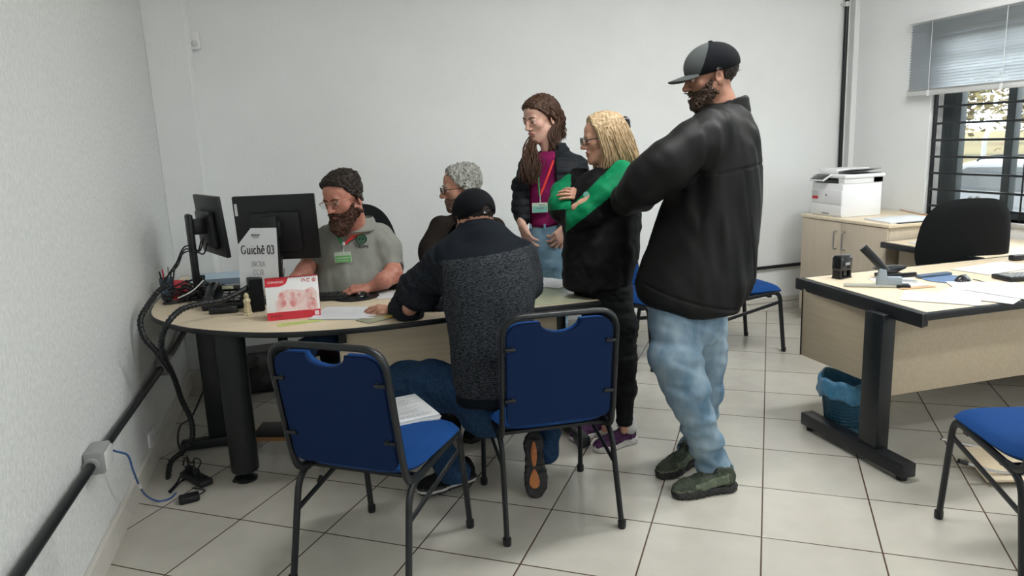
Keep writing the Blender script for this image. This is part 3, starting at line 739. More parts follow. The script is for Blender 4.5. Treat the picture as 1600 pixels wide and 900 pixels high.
# ------------------------------------------------------------------ things on the left desk
DZ = .7415
def paper_stack(name, label, cat, c, w, h, rz, n=3, z=None, group=None, m='paper', lines=True, curl=.0, seed=1, parent_thing=None, thick=.0012, mline='inkg'):
    """sheets lying flat: a few slightly turned sheets with printed lines"""
    t = thing(name, label, cat, (c[0], c[1], z if z is not None else DZ), math.radians(rz), group)
    rn = random.Random(seed)
    for k in range(n):
        a = rn.uniform(-3, 3) if k < n - 1 else 0
        bm = bmesh.new(); N_ = 10
        R_ = RZ(a) @ T(rn.uniform(-.006, .006) if k < n - 1 else 0, rn.uniform(-.006, .006) if k < n - 1 else 0, 0)
        gv = {}
        for s in (0, 1):
            for i in range(N_ + 1):
                for j in range(N_ + 1):
                    u, v = i / N_ - .5, j / N_ - .5
                    zz = k * thick + s * thick * .8 + curl * (max(0, abs(u) - .2) ** 2 * 1.2 + max(0, v - .1) ** 2 * 1.5)
                    gv[s, i, j] = bm.verts.new(R_ @ Vector((u * w, v * h, zz)))
        for i in range(N_):
            for j in range(N_):
                bm.faces.new((gv[1, i, j], gv[1, i + 1, j], gv[1, i + 1, j + 1], gv[1, i, j + 1])); bm.faces.new((gv[0, i, j], gv[0, i, j + 1], gv[0, i + 1, j + 1], gv[0, i + 1, j]))
        for i in range(N_):
            bm.faces.new((gv[0, i, 0], gv[0, i + 1, 0], gv[1, i + 1, 0], gv[1, i, 0])); bm.faces.new((gv[0, i + 1, N_], gv[0, i, N_], gv[1, i, N_], gv[1, i + 1, N_]))
            bm.faces.new((gv[0, 0, i + 1], gv[0, 0, i], gv[1, 0, i], gv[1, 0, i + 1])); bm.faces.new((gv[0, N_, i], gv[0, N_, i + 1], gv[1, N_, i + 1], gv[1, N_, i]))
        sh = obj('sheet', bm, m, t)
    if lines:
        bm = bmesh.new(); zt = n * thick + .0006
        y = h * .40
        while y > -h * .42:
            x = -w * .42; L = rn.uniform(.5, .84) * w
            nseg = 8
            for q in range(nseg):
                u0, u1 = (x + L * q / nseg), (x + L * (q + .8) / nseg)
                zc = lambda u, v: zt + curl * (max(0, abs(u / w) - .2) ** 2 * 1.2 + max(0, v / h - .1) ** 2 * 1.5) 
                bm.faces.new([bm.verts.new((a_, b_, zc(a_, b_))) for a_, b_ in ((u0, y), (u1, y), (u1, y + .0022), (u0, y + .0022))])
            y -= rn.choice((.0085, .0085, .0085, .017))
        obj('printed_lines', bm, mline, t, smooth=0)
    return t
def P2(px, py, z=.7415): return onz(px, py, z)
c = P2(546, 490); pst = paper_stack('document', 'white printed document lying on the desk edge right of the calendar', 'paper', (c[0], c[1]), .235, .30, 68, 4, curl=.01, seed=4)
c = P2(600, 498); bk = thing('booklet', 'small booklet with green and yellow cover tucked under the document', 'booklet', (c[0] - .02, c[1] + .02, DZ), math.radians(30))
bm = bmesh.new(); box(bm, (-.09, -.05, 0), (.09, .05, .005), .001); obj('pages', bm, 'glassgreen', bk)
bm = bmesh.new(); box(bm, (.01, -.051, .004), (.09, -.01, .0062), .001); obj('cover_band', bm, 'yel2', bk)
# desk mat and papers right of the seated man
gm = [onz(*p, .7415) for p in ((842, 478), (938, 469), (866, 436), (800, 446))]
g = thing('desk_mat', 'greenish see-through desk mat lying at the right end of the desk', 'desk mat', (1.95, 3.35, DZ))
bm = bmesh.new(); prism(bm, [(1.70, 3.16), (2.115, 3.15), (2.10, 3.74), (1.70, 3.78)], DZ, DZ + .0025, .0008); obj('mat', bm, 'glassgreen', g, world=True)
c = P2(862, 443); paper_stack('document', 'white sheet lying on the green desk mat beside the seated young man', 'paper', (c[0] - .02, c[1] + .02), .21, .297, 35, 2, z=DZ + .0035, seed=5)
# calendar
c0 = P2(418, 502); c1 = P2(502, 494)
cal = thing('desk_calendar', 'red and white spiral desk calendar standing at the front edge of the desk', 'calendar', tuple((c0 + c1) / 2))
xd = (c1 - c0); xd[2] = 0; cw = float(np.linalg.norm(xd)) * .99; xh = xd / np.linalg.norm(xd); yh = np.array((-xh[1], xh[0], 0))
org = (c0 + c1) / 2; chh = .195; leanv = np.array((0, 0, 1)) * chh * .95 + yh * .055
cm_ = frameM(org, xd, leanv)     # z axis towards the viewer
bm = bmesh.new(); prism(bm, rect2(-cw / 2, 0, cw / 2, chh), -.004, .0005, .0005, cm_); obj('front_cover', bm, 'white', cal, world=True)
bm = bmesh.new(); cmb = frameM(org + yh * .11, xd, leanv - yh * .11); prism(bm, rect2(-cw / 2, 0, cw / 2, chh), -.002, .002, .0005, cmb); obj('back_board', bm, 'red', cal, world=True)
bm = bmesh.new(); q0 = org; box(bm, (-cw / 2, 0, 0), (cw / 2, .11, .002), rot=frameM(org, xd, yh)); obj('base_board', bm, 'red', cal, world=True)
fl_ = lambda z: cm_ @ T(0, 0, z)
bm = bmesh.new(); prism(bm, rrect(cw, .036, .004, 3, 0, .018), .0006, .0014, 0, cm_)
prism(bm, [(-cw / 2, chh), (-cw / 2, chh - .042), (-cw / 2 + .06, chh - .042), (-cw / 2 + .075, chh - .039), (-cw / 2 + .092, chh - .030), (-cw / 2 + .10, chh - .012), (-cw / 2 + .102, chh)], .0006, .0014, 0, cm_); obj('red_panel', bm, 'red', cal, world=True)
pic = [(-.075, .036), (.108, .036), (.108, .115), (.098, .132), (.085, .140), (.05, .128), (.0, .137), (-.03, .136), (-.05, .130), (-.062, .124), (-.066, .10), (-.078, .08)]
bm = bmesh.new(); prism(bm, pic, .0006, .0012, 0, cm_); obj('picture', bm, 'pinkl', cal, world=True)
bm = bmesh.new()
for (cx, cy, rx, ry) in ((-.047, .108, .014, .016), (-.05, .075, .020, .022), (.0, .112, .011, .013), (.002, .078, .018, .024), (.03, .105, .009, .012), (.072, .108, .017, .024), (.082, .062, .024, .030)):
    prism(bm, [(cx + rx * math.cos(a * PI / 8), cy + ry * math.sin(a * PI / 8)) for a in range(16)], .0012, .0016, 0, cm_)
prism(bm, [(.012, .060), (.016, .058), (.056, .100), (.053, .104)], .0012, .0017, 0, cm_)
obj('picture_figures', bm, 'pink', cal, world=True)
def ring2(bm, cx, cy, r, w, a0, a1, m4, n=18, z=.0018):
    for k in range(n):
        A0, A1 = math.radians(a0 + (a1 - a0) * k / n), math.radians(a0 + (a1 - a0) * (k + 1) / n)
        bm.faces.new([bm.verts.new(m4 @ Vector((cx + rr * math.cos(a), cy + rr * math.sin(a), z))) for rr, a in ((r - w, A0), (r, A0), (r, A1), (r - w, A1))])
bm = bmesh.new()
for (cx, a0, a1) in ((cw / 2 - .066, -30, 250), (cw / 2 - .042, 40, 320), (cw / 2 - .018, 0, 360)): ring2(bm, cx, chh - .022, .0085, .003, a0, a1, cm_)
for (cx, cy) in ((cw / 2 - .0615, chh - .022), (cw / 2 - .018, chh - .022)):
    prism(bm, [(cx - .003, cy - .002), (cx + .003, cy - .002), (cx + .003, cy + .002), (cx - .003, cy + .002)], .0006, .0018, 0, cm_)
obj('logo', bm, 'red', cal, world=True)
bm = bmesh.new()
for k, (a0, a1) in enumerate(((-30, 250), (40, 320), (0, 360))): ring2(bm, -cw / 2 + .022 + k * .017, .018, .0065, .0025, a0, a1, cm_, z=.0019)
obj('dark_logo', bm, 'darkred', cal, world=True)
bm = bmesh.new(); prism(bm, rrect(.018, .018, .001, 2, cw / 2 - .016, .019), .0014, .0018, 0, cm_); obj('small_square', bm, 'white', cal, world=True)
sans('lettering', '23', .013, fl_(.0021) @ T(cw / 2 - .016, .0145, 0), 'red', cal, True)
sans('lettering', 'CONVENIO', .0135, fl_(.0018) @ T(-cw / 2 + .047, chh - .026, 0), 'white', cal, True)
bm = bmesh.new()
for k in range(24):
    x = -cw / 2 + .008 + k * (cw - .016) / 23
    pts = [cm_ @ Vector((x, chh - .003 + .006 * math.sin(a), .001 + .006 * math.cos(a))) for a in [q * PI / 4 for q in range(8)]]
    tube(bm, pts, .0009, 5, closed=True)
obj('spiral', bm, 'black', cal, world=True)
# sticky note strip under the calendar
c = P2(470, 505); nt_ = paper_stack('sticky_note', 'yellow-green note strip lying under the calendar', 'note', (c[0] - .0, c[1] + .012), .20, .05, 6, 1, m='yel', lines=True, seed=8, mline='green')
# speaker
def wpos(px, py): return tuple(onz(px, py, DZ))
sp = thing('speaker', 'small black computer speaker standing left of the calendar', 'speaker', wpos(404, 487), math.radians(10))
bm = bmesh.new(); box(bm, (-.034, -.002, 0), (.034, .08, .165), .008); obj('cabinet', bm, 'black', sp)
bm = bmesh.new(); box(bm, (-.029, -.005, .006), (.029, 0, .158), .004); obj('grille', bm, 'blackf', sp)
# figurine
fg = thing('figurine', 'small cream carved figurine standing beside the speaker', 'figurine', wpos(388, 492), 0)
bm = bmesh.new(); lathe(bm, [(0, 0), (.019, 0), (.020, .006), (.015, .012), (.0165, .03), (.013, .055), (.0165, .068), (.012, .078), (.008, .082), (.0105, .09), (.0095, .098), (.004, .106), (0, .108)], 24)
for v in bm.verts:
    a = math.atan2(v.co.y, v.co.x); s = 1 + .13 * math.sin(4 * a + v.co.z * 90) + .08 * math.sin(7 * a); v.co.x *= s; v.co.y *= s
obj('body', bm, 'cream', fg)
bm = bmesh.new(); box(bm, (-.02, -.012, 0), (.02, .012, .007), .002); obj('base', bm, 'cream', fg)
# telephone
ph = thing('telephone', 'black desk telephone with handset between the sign and the speaker', 'telephone', wpos(352, 484), math.radians(-8))
bm = bmesh.new(); t_ = bmesh.new()
prism(bm, [(-.11, .0), (.10, .0), (.105, .17), (-.11, .17)], 0, .03, .008)
for v in bm.verts:
    if v.co.z > .015: v.co.z += (v.co.y) * .38
obj('base', bm, 'black', ph)
bm = bmesh.new()
tube(bm, spline([(-.075, .02, .058), (-.078, .05, .078), (-.078, .13, .105), (-.075, .165, .098)], 5), 1, 12, sec=(.022, .014))
box(bm, (-.103, .005, .035), (-.05, .05, .072), .012); box(bm, (-.103, .145, .078), (-.05, .19, .112), .012); obj('handset', bm, 'blackg', ph)
bm = bmesh.new(); box(bm, (-.03, .105, .072), (.09, .165, .100), .006, rot=RX(0)); obj('display_hood', bm, 'blackg', ph)
bm = bmesh.new()
for i in range(4):
    for j in range(3): box(bm, (-.02 + j * .032, .012 + i * .022, .034 + (.02 + i * .022) * .38), (.004 + j * .032, .027 + i * .022, .042 + (.02 + i * .022) * .38), .002)
obj('keypad', bm, 'grey', ph)
bm = bmesh.new(); box(bm, (-.028, .098, .085), (.025, .1045, .100), .001); obj('display', bm, 'yel3', ph)
# small black router box with wires in front of the phone
rt = thing('network_box', 'small black network box under the telephone, black wires leaving it', 'network box', wpos(352, 487), math.radians(-6))
bm = bmesh.new(); box(bm, (-.065, -.045, 0), (.065, -.004, .03), .004); obj('case', bm, 'blackg', rt)
bm = bmesh.new(); box(bm, (-.045, -.048, .006), (.045, -.043, .022), .002); obj('port_strip', bm, 'black', rt)
# tangle of wires left of the phone
tg = thing('cable_tangle', 'heap of tangled black cables beside the telephone near the left wall', 'cables', wpos(300, 465)); tg['kind'] = 'stuff'
bm = bmesh.new(); rn = random.Random(7)
base = np.array(onz(303, 466, DZ))
for k in range(26):
    pts = []; p = Vector((rn.uniform(-.11, .11), rn.uniform(-.10, .13), rn.uniform(.01, .06)))
    for q in range(6):
        pts.append(p.copy()); p += Vector((rn.uniform(-.09, .09), rn.uniform(-.09, .09), rn.uniform(-.04, .05)))
        p.z = min(max(p.z, .007), .115 - abs(p.x) * .45); p.x = min(max(p.x, -.13), .13); p.y = min(max(p.y, -.12), .15)
    tube(bm, spline(pts, 6), rn.choice((.003, .004, .0055)), 7)
for k in range(7):
    q = Vector((rn.uniform(-.08, .09), rn.uniform(-.06, .1), .02)); box(bm, q - Vector((.028, .018, .018)), q + Vector((.028, .018, .022)), .006)
bmesh.ops.translate(bm, vec=Vector(base) , verts=bm.verts); obj('cables', bm, 'black', tg, world=True)
gw = thing('cable', 'thin grey wire lying across the tangled black cables', 'cable', tuple(base))
bm = bmesh.new(); tube(bm, spline([at(278, 466, 3.60), at(300, 455, 3.62), at(318, 438, 3.66)], 6), .003, 7); obj('wire', bm, 'offw', gw, world=True)
# pen holder
pn = thing('pen_holder', 'dark pen holder with pens beside a red card, at the left wall', 'pen holder', (.085, 4.19, DZ))
bm = bmesh.new(); lathe(bm, [(0, 0), (.032, 0), (.034, .004), (.036, .115), (.033, .115), (.031, .006), (0, .006)], 28); obj('cup', bm, 'navy', pn)
for k in range(6):
    a = k * 1.1; bm = bmesh.new(); tube(bm, [(.012 * math.cos(a), .012 * math.sin(a), .01), (.028 * math.cos(a), .028 * math.sin(a), .145 + .012 * (k % 3))], .0038, 8)
    pnn = thing('pen', ('black pen leaning right in the dark pen holder', 'blue pen standing in the dark pen holder', 'silver pen standing in the dark pen holder', 'black pen leaning left in the dark pen holder', 'red pen standing in the dark pen holder', 'grey pen standing in the dark pen holder')[k], 'pen', (.085, 4.19, DZ + .008), group='pens in the holder')
    o = obj('barrel', bm, ('black', 'cableblue', 'steel', 'black', 'red', 'grey')[k], pnn)
rd = thing('red_folder', 'small red plastic folder leaning by the pen holder', 'folder', (.15, 4.14, DZ), math.radians(20))
bm = bmesh.new(); box(bm, (-.035, -.004, 0), (.035, .004, .105), .003, rot=RX(-14) @ RY(10)); obj('cover', bm, 'red', rd)
# blue papers and dark folder behind
c = onz(338, 413, DZ)
def lay(name, label, cat, poly, m, z0, th=.003):
    t = thing(name, label, cat, (sum(p[0] for p in poly) / len(poly), sum(p[1] for p in poly) / len(poly), z0))
    bm = bmesh.new(); prism(bm, poly, z0, z0 + th, .0006); obj('sheet', bm, m, t, world=True); return t
lay('document', 'pale blue papers on the desk behind the edge-on monitor', 'paper', [(.14, 4.56), (.58, 4.52), (.60, 4.93), (.10, 4.93)], 'bluep', DZ, .012)
lay('folder', 'dark slate folder on the pale blue papers', 'folder', [(.20, 4.42), (.56, 4.36), (.57, 4.55), (.20, 4.60)], 'navy', DZ + .0125, .012)
lay('document', 'white papers between the telephone and the dark folder', 'paper', [(.22, 4.13), (.52, 4.08), (.54, 4.34), (.22, 4.40)], 'paper', DZ, .004)
# keyboard, mouse mat, mouse
kb = thing('keyboard', 'black keyboard partly hidden behind the calendar', 'keyboard', wpos(478, 468), math.radians(-12))
bm = bmesh.new(); box(bm, (-.22, -.07, 0), (.22, .07, .018), .006); obj('case', bm, 'black', kb)
bm = bmesh.new()
for j in range(5):
    for i in range(19): box(bm, (-.21 + i * .0222, -.058 + j * .0235, .017), (-.1915 + i * .0222, -.038 + j * .0235, .0235), .0015, seg=1)
obj('keys', bm, 'blackg', kb)
mm = thing('mouse_mat', 'black gel mouse mat under the bearded man\'s hand', 'mouse mat', wpos(556, 464), 0)
bm = bmesh.new(); lathe(bm, [(0, 0), (.118, 0), (.12, .003), (.115, .005), (0, .005)], 40); obj('mat', bm, 'black', mm)
bm = bmesh.new(); lathe(bm, [(0, .004), (.05, .004), (.05, .014), (.03, .022), (0, .023)], 24, (.06, .075, 0)); obj('wrist_pad', bm, 'blackf', mm)
mo_pos = onz(566, 460, DZ + .02)
mo = thing('computer_mouse', 'black mouse under the bearded man\'s fingers', 'computer mouse', (mo_pos[0], mo_pos[1], DZ + .005), math.radians(150))
bm = bmesh.new(); bmesh.ops.create_uvsphere(bm, u_segments=20, v_segments=12, radius=1)
for v in bm.verts:
    v.co.x *= .029; v.co.y *= .052; v.co.z = max(v.co.z, -.0) * .03
obj('shell', bm, 'blackg', mo)
bm = bmesh.new(); lathe(bm, [(0, -.004), (.006, -.004), (.006, .004), (0, .004)], 14, (0, .028, .025), rot=RY(90)); obj('wheel', bm, 'grey', mo)
lay('document', 'white paper on the desk behind the mouse mat', 'paper', [(1.14, 3.66), (1.44, 3.62), (1.46, 3.80), (1.16, 3.84)], 'paper', DZ, .002)

# ------------------------------------------------------------------ cables by the left wall
def bundle(name, label, pts, r, spiral=True, n=9, strands=1):
    t = thing(name, label, 'cable', tuple(pts[0])); P_ = spline(pts, n)
    bm = bmesh.new(); tube(bm, P_, r, 12); sl = obj('sleeve', bm, 'black', t, world=True)
    if spiral:
        bm = bmesh.new(); hel = []; d = 0
        P2_ = []
        for i in range(len(P_) - 1):
            for k in range(4): P2_.append(P_[i].lerp(P_[i + 1], k / 4))
        prev = None
        for i in range(len(P2_) - 1):
            tt = (P2_[i + 1] - P2_[i]); d += tt.length; tt.normalize()
            s = tt.orthogonal() if prev is None else (prev - tt * prev.dot(tt)); s.normalize(); prev = s; b_ = tt.cross(s)
            a = d * 2 * PI / .022; hel.append(P2_[i] + (s * math.cos(a) + b_ * math.sin(a)) * r * 1.0)
        tube(bm, hel, r * .22, 5); obj('spiral_wrap', bm, 'blackm', t, world=True)
    return t
bundle('cable_bundle', 'spiral-wrapped black cable bundle looping off the desk against the left wall',
       [at(262, 446, 3.62), at(247, 456, 3.55), at(228, 482, 3.45), at(219, 502, 3.40), at(226, 528, 3.38), at(248, 553, 3.40), at(266, 580, 3.43)], .0125)
bundle('cable_bundle', 'thick black cable bundle arching over the rounded desk end and down to the floor',
       [at(395, 445, 3.52), at(350, 468, 3.40), at(318, 474, 3.33), at(285, 483, 3.24), at(262, 505, 3.16), at(252, 535, 3.20), at(258, 560, 3.32), at(272, 590, 3.45), at(284, 625, 3.52), at(298, 655, 3.55), at(300, 685, 3.55), at(285, 705, 3.55), at(266, 725, 3.52), at(262, 768, 3.40)], .0125)
t = thing('cable', 'black cable drooping from under the left desk to the floor by the left wall', 'cable', tuple(at(330, 600, 3.9)))
bm = bmesh.new(); tube(bm, spline([at(322, 600, 3.95), at(300, 650, 3.85), at(282, 665, 3.75), at(278, 690, 3.65), at(286, 712, 3.62)], 7), .005, 8); obj('cable', bm, 'black', t, world=True)
net = thing('network_cable', 'blue network cable hanging from the grey junction box to the floor', 'cable', tuple(at(183, 705, 2.9)))
q0 = onwallx(184, 706, .075)
fb = lambda px, py: Vector(onz(px, py, .006))
bm = bmesh.new(); tube(bm, spline([Vector(onwallx(177, 704, .07)), Vector(q0), onwallx(200, 712, .09), onwallx(208, 735, .09), onwallx(217, 757, .08), Vector(onwallx(228, 774, .07)), fb(247, 783), fb(265, 779), fb(275, 770)], 7), .0042, 8); obj('cable', bm, 'cableblue', net, world=True)
bm = bmesh.new(); tube(bm, [onwallx(216, 755, .08), onwallx(219.5, 762, .078)], .0065, 8); obj('cable_tag', bm, 'white', net, world=True)
pw_ = fb(307, 750)
ps = thing('power_strip', 'black power strip lying on the floor by the left wall', 'power strip', (pw_[0], pw_[1], 0), math.radians(-55))
bm = bmesh.new(); box(bm, (-.10, -.032, .002), (.10, .032, .032), .008); obj('case', bm, 'black', ps)
for k in range(3):
    bm = bmesh.new(); prism(bm, rrect(.038, .03, .012), .031, .034, .001, T(-.06 + k * .06, 0, 0)); obj('socket', bm, 'blackg', ps)
for k, x in enumerate((-.06, .0)):
    bm = bmesh.new(); box(bm, (x - .018, -.014, .033), (x + .018, .014, .062), .005)
    tube(bm, spline([(x, 0, .06), (x - .03, .01, .085), (x - .08, .02 + .02 * k, .07), (x - .12, .03 + .02 * k, .02)], 6), .004, 8)
    pl = thing('power_plug', ('black plug in the middle of the power strip', 'black plug at the end of the power strip')[k], 'plug', (pw_[0], pw_[1], 0), math.radians(-55)); obj('plug', bm, 'black', pl)
ad_ = fb(296, 781)
ad = thing('power_adapter', 'small black power adapter lying on the floor tiles in front of the power strip', 'power adapter', (ad_[0], ad_[1], 0), math.radians(12))
bm = bmesh.new(); prism(bm, rrect(.085, .055, .014), .001, .03, .005); obj('case', bm, 'black', ad)
bm = bmesh.new(); tube(bm, spline([(.04, .01, .015), (.07, .05, .01), (.05, .09, .006), (.02, .12, .006)], 6), .003, 8); obj('lead', bm, 'black', ad)
t = thing('cable', 'short black leads between cable bundle and power strip on the floor', 'cable', tuple(fb(285, 755)))
bm = bmesh.new()
tube(bm, spline([fb(264, 768), fb(276, 755), Vector(at(288, 735, 3.4)), fb(298, 742)], 7), .0045, 8); tube(bm, spline([fb(266, 770), fb(283, 752), fb(296, 746)], 7), .004, 8)
tube(bm, spline([Vector(at(292, 712, 3.55)), Vector(at(298, 724, 3.5)), Vector(at(305, 716, 3.5)), Vector(at(314, 722, 3.48)), fb(304, 740)], 7), .003, 8); obj('lead', bm, 'black', t, world=True)

# ------------------------------------------------------------------ right desk
rk = thing('office_desk', 'beige desk with thick black edges at the right, papers spread on top', 'desk', (4.1, 2.8, 0))
bm = bmesh.new(); prism(bm, [(3.245, 2.345), (5.2, 2.345), (5.2, 3.17), (3.29, 3.17)], .716, .7405, .001); top = obj('tabletop', bm, 'lam', rk, world=True)
bm = bmesh.new()
prism(bm, [(3.20, 2.32), (3.245, 2.335), (3.29, 3.175), (3.25, 3.19)], .682, .7405, .004)
prism(bm, [(3.22, 2.325), (5.2, 2.325), (5.2, 2.347), (3.24, 2.347)], .708, .7405, .004); prism(bm, [(3.28, 3.168), (5.2, 3.168), (5.2, 3.185), (3.28, 3.185)], .712, .7405, .003); obj('edge_band', bm, 'black', top, world=True)
bm = bmesh.new(); box(bm, (3.175, 2.50, .06), (3.245, 2.61, .70), .006); box(bm, (3.165, 2.33, .022), (3.235, 3.0, .085), .005)
for y in (2.37, 2.96): lathe(bm, [(0, 0), (.022, 0), (.022, .008), (.008, .010), (.008, .024)], 16, (3.2, y, 0))
obj('leg', bm, 'blackm', rk, world=True)
bm = bmesh.new()
for z in (.64, .50): lathe(bm, [(0, 0), (.008, 0), (.009, .003), (.0, .005)], 12, (3.175, 2.555, z), rot=RY(-90))
obj('bolt_cover', bm, 'black', rk, world=True)
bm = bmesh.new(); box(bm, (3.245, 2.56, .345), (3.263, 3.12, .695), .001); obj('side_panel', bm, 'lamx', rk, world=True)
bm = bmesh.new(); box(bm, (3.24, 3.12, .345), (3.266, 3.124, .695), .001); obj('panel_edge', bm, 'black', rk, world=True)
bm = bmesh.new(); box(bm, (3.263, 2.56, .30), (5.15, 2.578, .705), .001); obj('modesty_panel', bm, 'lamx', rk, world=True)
bm = bmesh.new(); box(bm, (5.08, 2.50, .06), (5.15, 2.61, .70), .006); box(bm, (5.08, 2.33, .022), (5.15, 3.0, .085), .005); obj('leg', bm, 'blackm', rk, world=True)
rt2 = thing('desk_return', 'beige side desk with black edge behind the swivel chair, against the cabinet', 'desk', (4.9, 3.6, 0))
bm = bmesh.new(); box(bm, (4.50, 3.20, .716), (5.235, 3.955, .7405), .001); top = obj('tabletop', bm, 'lam', rt2, world=True)
bm = bmesh.new(); box(bm, (4.472, 3.20, .702), (4.505, 3.962, .7405), .006); box(bm, (4.48, 3.952, .706), (5.235, 3.966, .7405), .003); obj('edge_band', bm, 'black', top, world=True)
bm = bmesh.new(); box(bm, (4.60, 3.25, .25), (4.618, 3.93, .70), .001); obj('modesty_panel', bm, 'lamx', rt2, world=True)
bm = bmesh.new(); box(bm, (4.62, 3.86, .01), (5.2, 3.93, .70), .004); obj('leg', bm, 'blackm', rt2, world=True)
# cabinet
cbt = thing('cabinet', 'low beige two-door cabinet against the window wall, carrying the printer', 'cabinet', (4.9, 4.5, 0))
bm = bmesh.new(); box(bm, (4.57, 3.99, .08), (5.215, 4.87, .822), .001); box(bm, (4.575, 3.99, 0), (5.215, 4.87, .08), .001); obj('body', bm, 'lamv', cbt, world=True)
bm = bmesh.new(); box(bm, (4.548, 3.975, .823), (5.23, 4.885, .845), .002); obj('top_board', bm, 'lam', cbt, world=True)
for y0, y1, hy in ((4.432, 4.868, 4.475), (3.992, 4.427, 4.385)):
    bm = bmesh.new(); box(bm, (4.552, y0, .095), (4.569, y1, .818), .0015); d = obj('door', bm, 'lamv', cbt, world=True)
    bm = bmesh.new(); tube(bm, fillet([(4.552, hy, .755), (4.525, hy, .755), (4.525, hy, .625), (4.552, hy, .625)], .006, 4), .0055, 10); obj('handle', bm, 'steel', d, world=True)
# printer, front towards -x
pr_ = thing('printer', 'white multifunction laser printer standing on the beige cabinet', 'printer', (4.77, 4.655, .845), math.radians(-90)); pr_.scale = (.86, .86, .86)
# local: x across (right when facing it), -y front, z up
bm = bmesh.new(); box(bm, (-.195, -.20, .0), (.195, .20, .285), .008); obj('body', bm, 'white', pr_)
bm = bmesh.new(); box(bm, (-.193, -.207, .012), (.193, -.198, .105), .004); dr = obj('paper_drawer', bm, 'white', pr_)
bm = bmesh.new(); box(bm, (-.045, -.211, .02), (.045, -.206, .032), .002); obj('grip', bm, 'grey', dr)
bm = bmesh.new(); box(bm, (-.193, -.207, .110), (.193, -.198, .232), .004); fd = obj('front_door', bm, 'white', pr_)
bm = bmesh.new(); box(bm, (-.175, -.2105, .165), (-.115, -.207, .215), .001); obj('sticker', bm, 'offw', fd)
bm = bmesh.new(); box(bm, (-.177, -.2115, .145), (-.105, -.2085, .170), .001); obj('red_sticker', bm, 'red', fd)
bm = bmesh.new(); lathe(bm, [(0, 0), (.011, 0), (.011, .002), (.0, .002)], 20, (.0, -.2075, .185), rot=RX(90)); obj('round_logo', bm, 'grey', fd)
bm = bmesh.new(); box(bm, (-.165, -.185, .284), (.125, .15, .328), .002); obj('output_slot', bm, 'blackg', pr_)
bm = bmesh.new(); box(bm, (.13, -.195, .283), (.20, .205, .345), .006); box(bm, (-.195, .10, .283), (.20, .205, .345), .006); box(bm, (-.195, -.195, .283), (-.165, .2, .345), .005); obj('scanner_support', bm, 'white', pr_)
bm = bmesh.new(); box(bm, (-.20, -.20, .330), (.215, .215, .362), .008); obj('scanner_bed', bm, 'white', pr_)
bm = bmesh.new(); box(bm, (-.19, -.14, .362), (.04, .205, .405), .012); obj('document_feeder', bm, 'white', pr_)
bm = bmesh.new(); box(bm, (.02, -.13, .372), (.19, .19, .380), .003, rot=T(.02, 0, .372) @ RY(-9) @ T(-.02, 0, -.372)); obj('feeder_tray', bm, 'grey', pr_)
bm = bmesh.new(); box(bm, (.045, -.12, .363), (.205, .18, .368), .002); obj('feeder_output', bm, 'blackg', pr_)
bm = bmesh.new(); box(bm, (-.125, -.30, .352), (.06, -.195, .366), .004, rot=T(0, -.2, .35) @ RX(28) @ T(0, .2, -.35)); pnl = obj('control_panel', bm, 'white', pr_)
bm = bmesh.new(); box(bm, (-.115, -.292, .3655), (.05, -.203, .3685), .002, rot=T(0, -.2, .35) @ RX(28) @ T(0, .2, -.35)); obj('touch_screen', bm, 'blackg', pnl)
lay('document', 'white papers on the beige cabinet in front of the printer', 'paper', [(4.60, 4.02), (5.02, 3.995), (5.04, 4.29), (4.64, 4.31)], 'paper', .8455, .010)
lay('clipboard', 'dark clipboard under the white papers on the beige cabinet', 'clipboard', [(4.64, 3.985), (5.06, 3.98), (5.08, 4.14), (4.66, 4.16)], 'black', .8455, .004).location.z -= 0
pw2 = thing('cable', 'dark power cord on the cabinet top beside the printer', 'cable', (5.1, 4.2, .85))
bm = bmesh.new(); tube(bm, spline([(5.05, 4.42, .88), (5.12, 4.30, .853), (5.16, 4.2, .852), (5.2, 4.12, .853)], 6), .004, 8); obj('cord', bm, 'wood', pw2, world=True)
paper_stack('document', 'white papers on the side desk behind the swivel chair', 'paper', (4.72, 3.72), .21, .297, 80, 3, seed=12, lines=False)
# swivel chair
oc = thing('swivel_chair', 'black swivel office chair with large rounded backrest behind the right desk', 'chair', (4.50, 3.36, 0), math.radians(-22))
def bowl(w0, w1, h, bow, th, n=20, ex=3.0):
    """upholstered back: width w0 at bottom, w1 at top, bowed"""
    bm = bmesh.new(); g = {}
    for s in (1, -1):
        for i in range(n + 1):
            for j in range(n + 1):
                u, v = -1 + 2 * i / n, -1 + 2 * j / n
                mx = max(abs(u), abs(v)); k = (abs(u) ** ex + abs(v) ** ex) ** (1 / ex); sc = mx / k if k > 1e-6 else 1
                x, z = u * sc, v * sc
                if mx >= 1 and s == -1: continue
                e = (1 - mx ** 4) ** .5 if mx < 1 else 0
                w = w0 + (w1 - w0) * (z + 1) / 2
                g[s, i, j] = bm.verts.new((x * w / 2, s * th / 2 * e + bow * (x * x) - .02 * z * z, z * h / 2))
    for s in (1, -1):
        for i in range(n):
            for j in range(n):
                q = [g.get((s, a, b_)) or g[1, a, b_] for a, b_ in ((i, j), (i + 1, j), (i + 1, j + 1), (i, j + 1))]
                try: bm.faces.new(q)
                except ValueError: pass
    return bm
bm = bowl(.56, .46, .50, .05, .075); bmesh.ops.transform(bm, matrix=T(0, -.06, .83) @ RX(8), verts=bm.verts); obj('backrest', bm, 'blackf', oc, smooth=60)
bm = bowl(.50, .48, .48, .0, .09, ex=3.5); bmesh.ops.transform(bm, matrix=T(0, .22, .47) @ RX(90), verts=bm.verts); obj('seat', bm, 'blackf', oc, smooth=60)
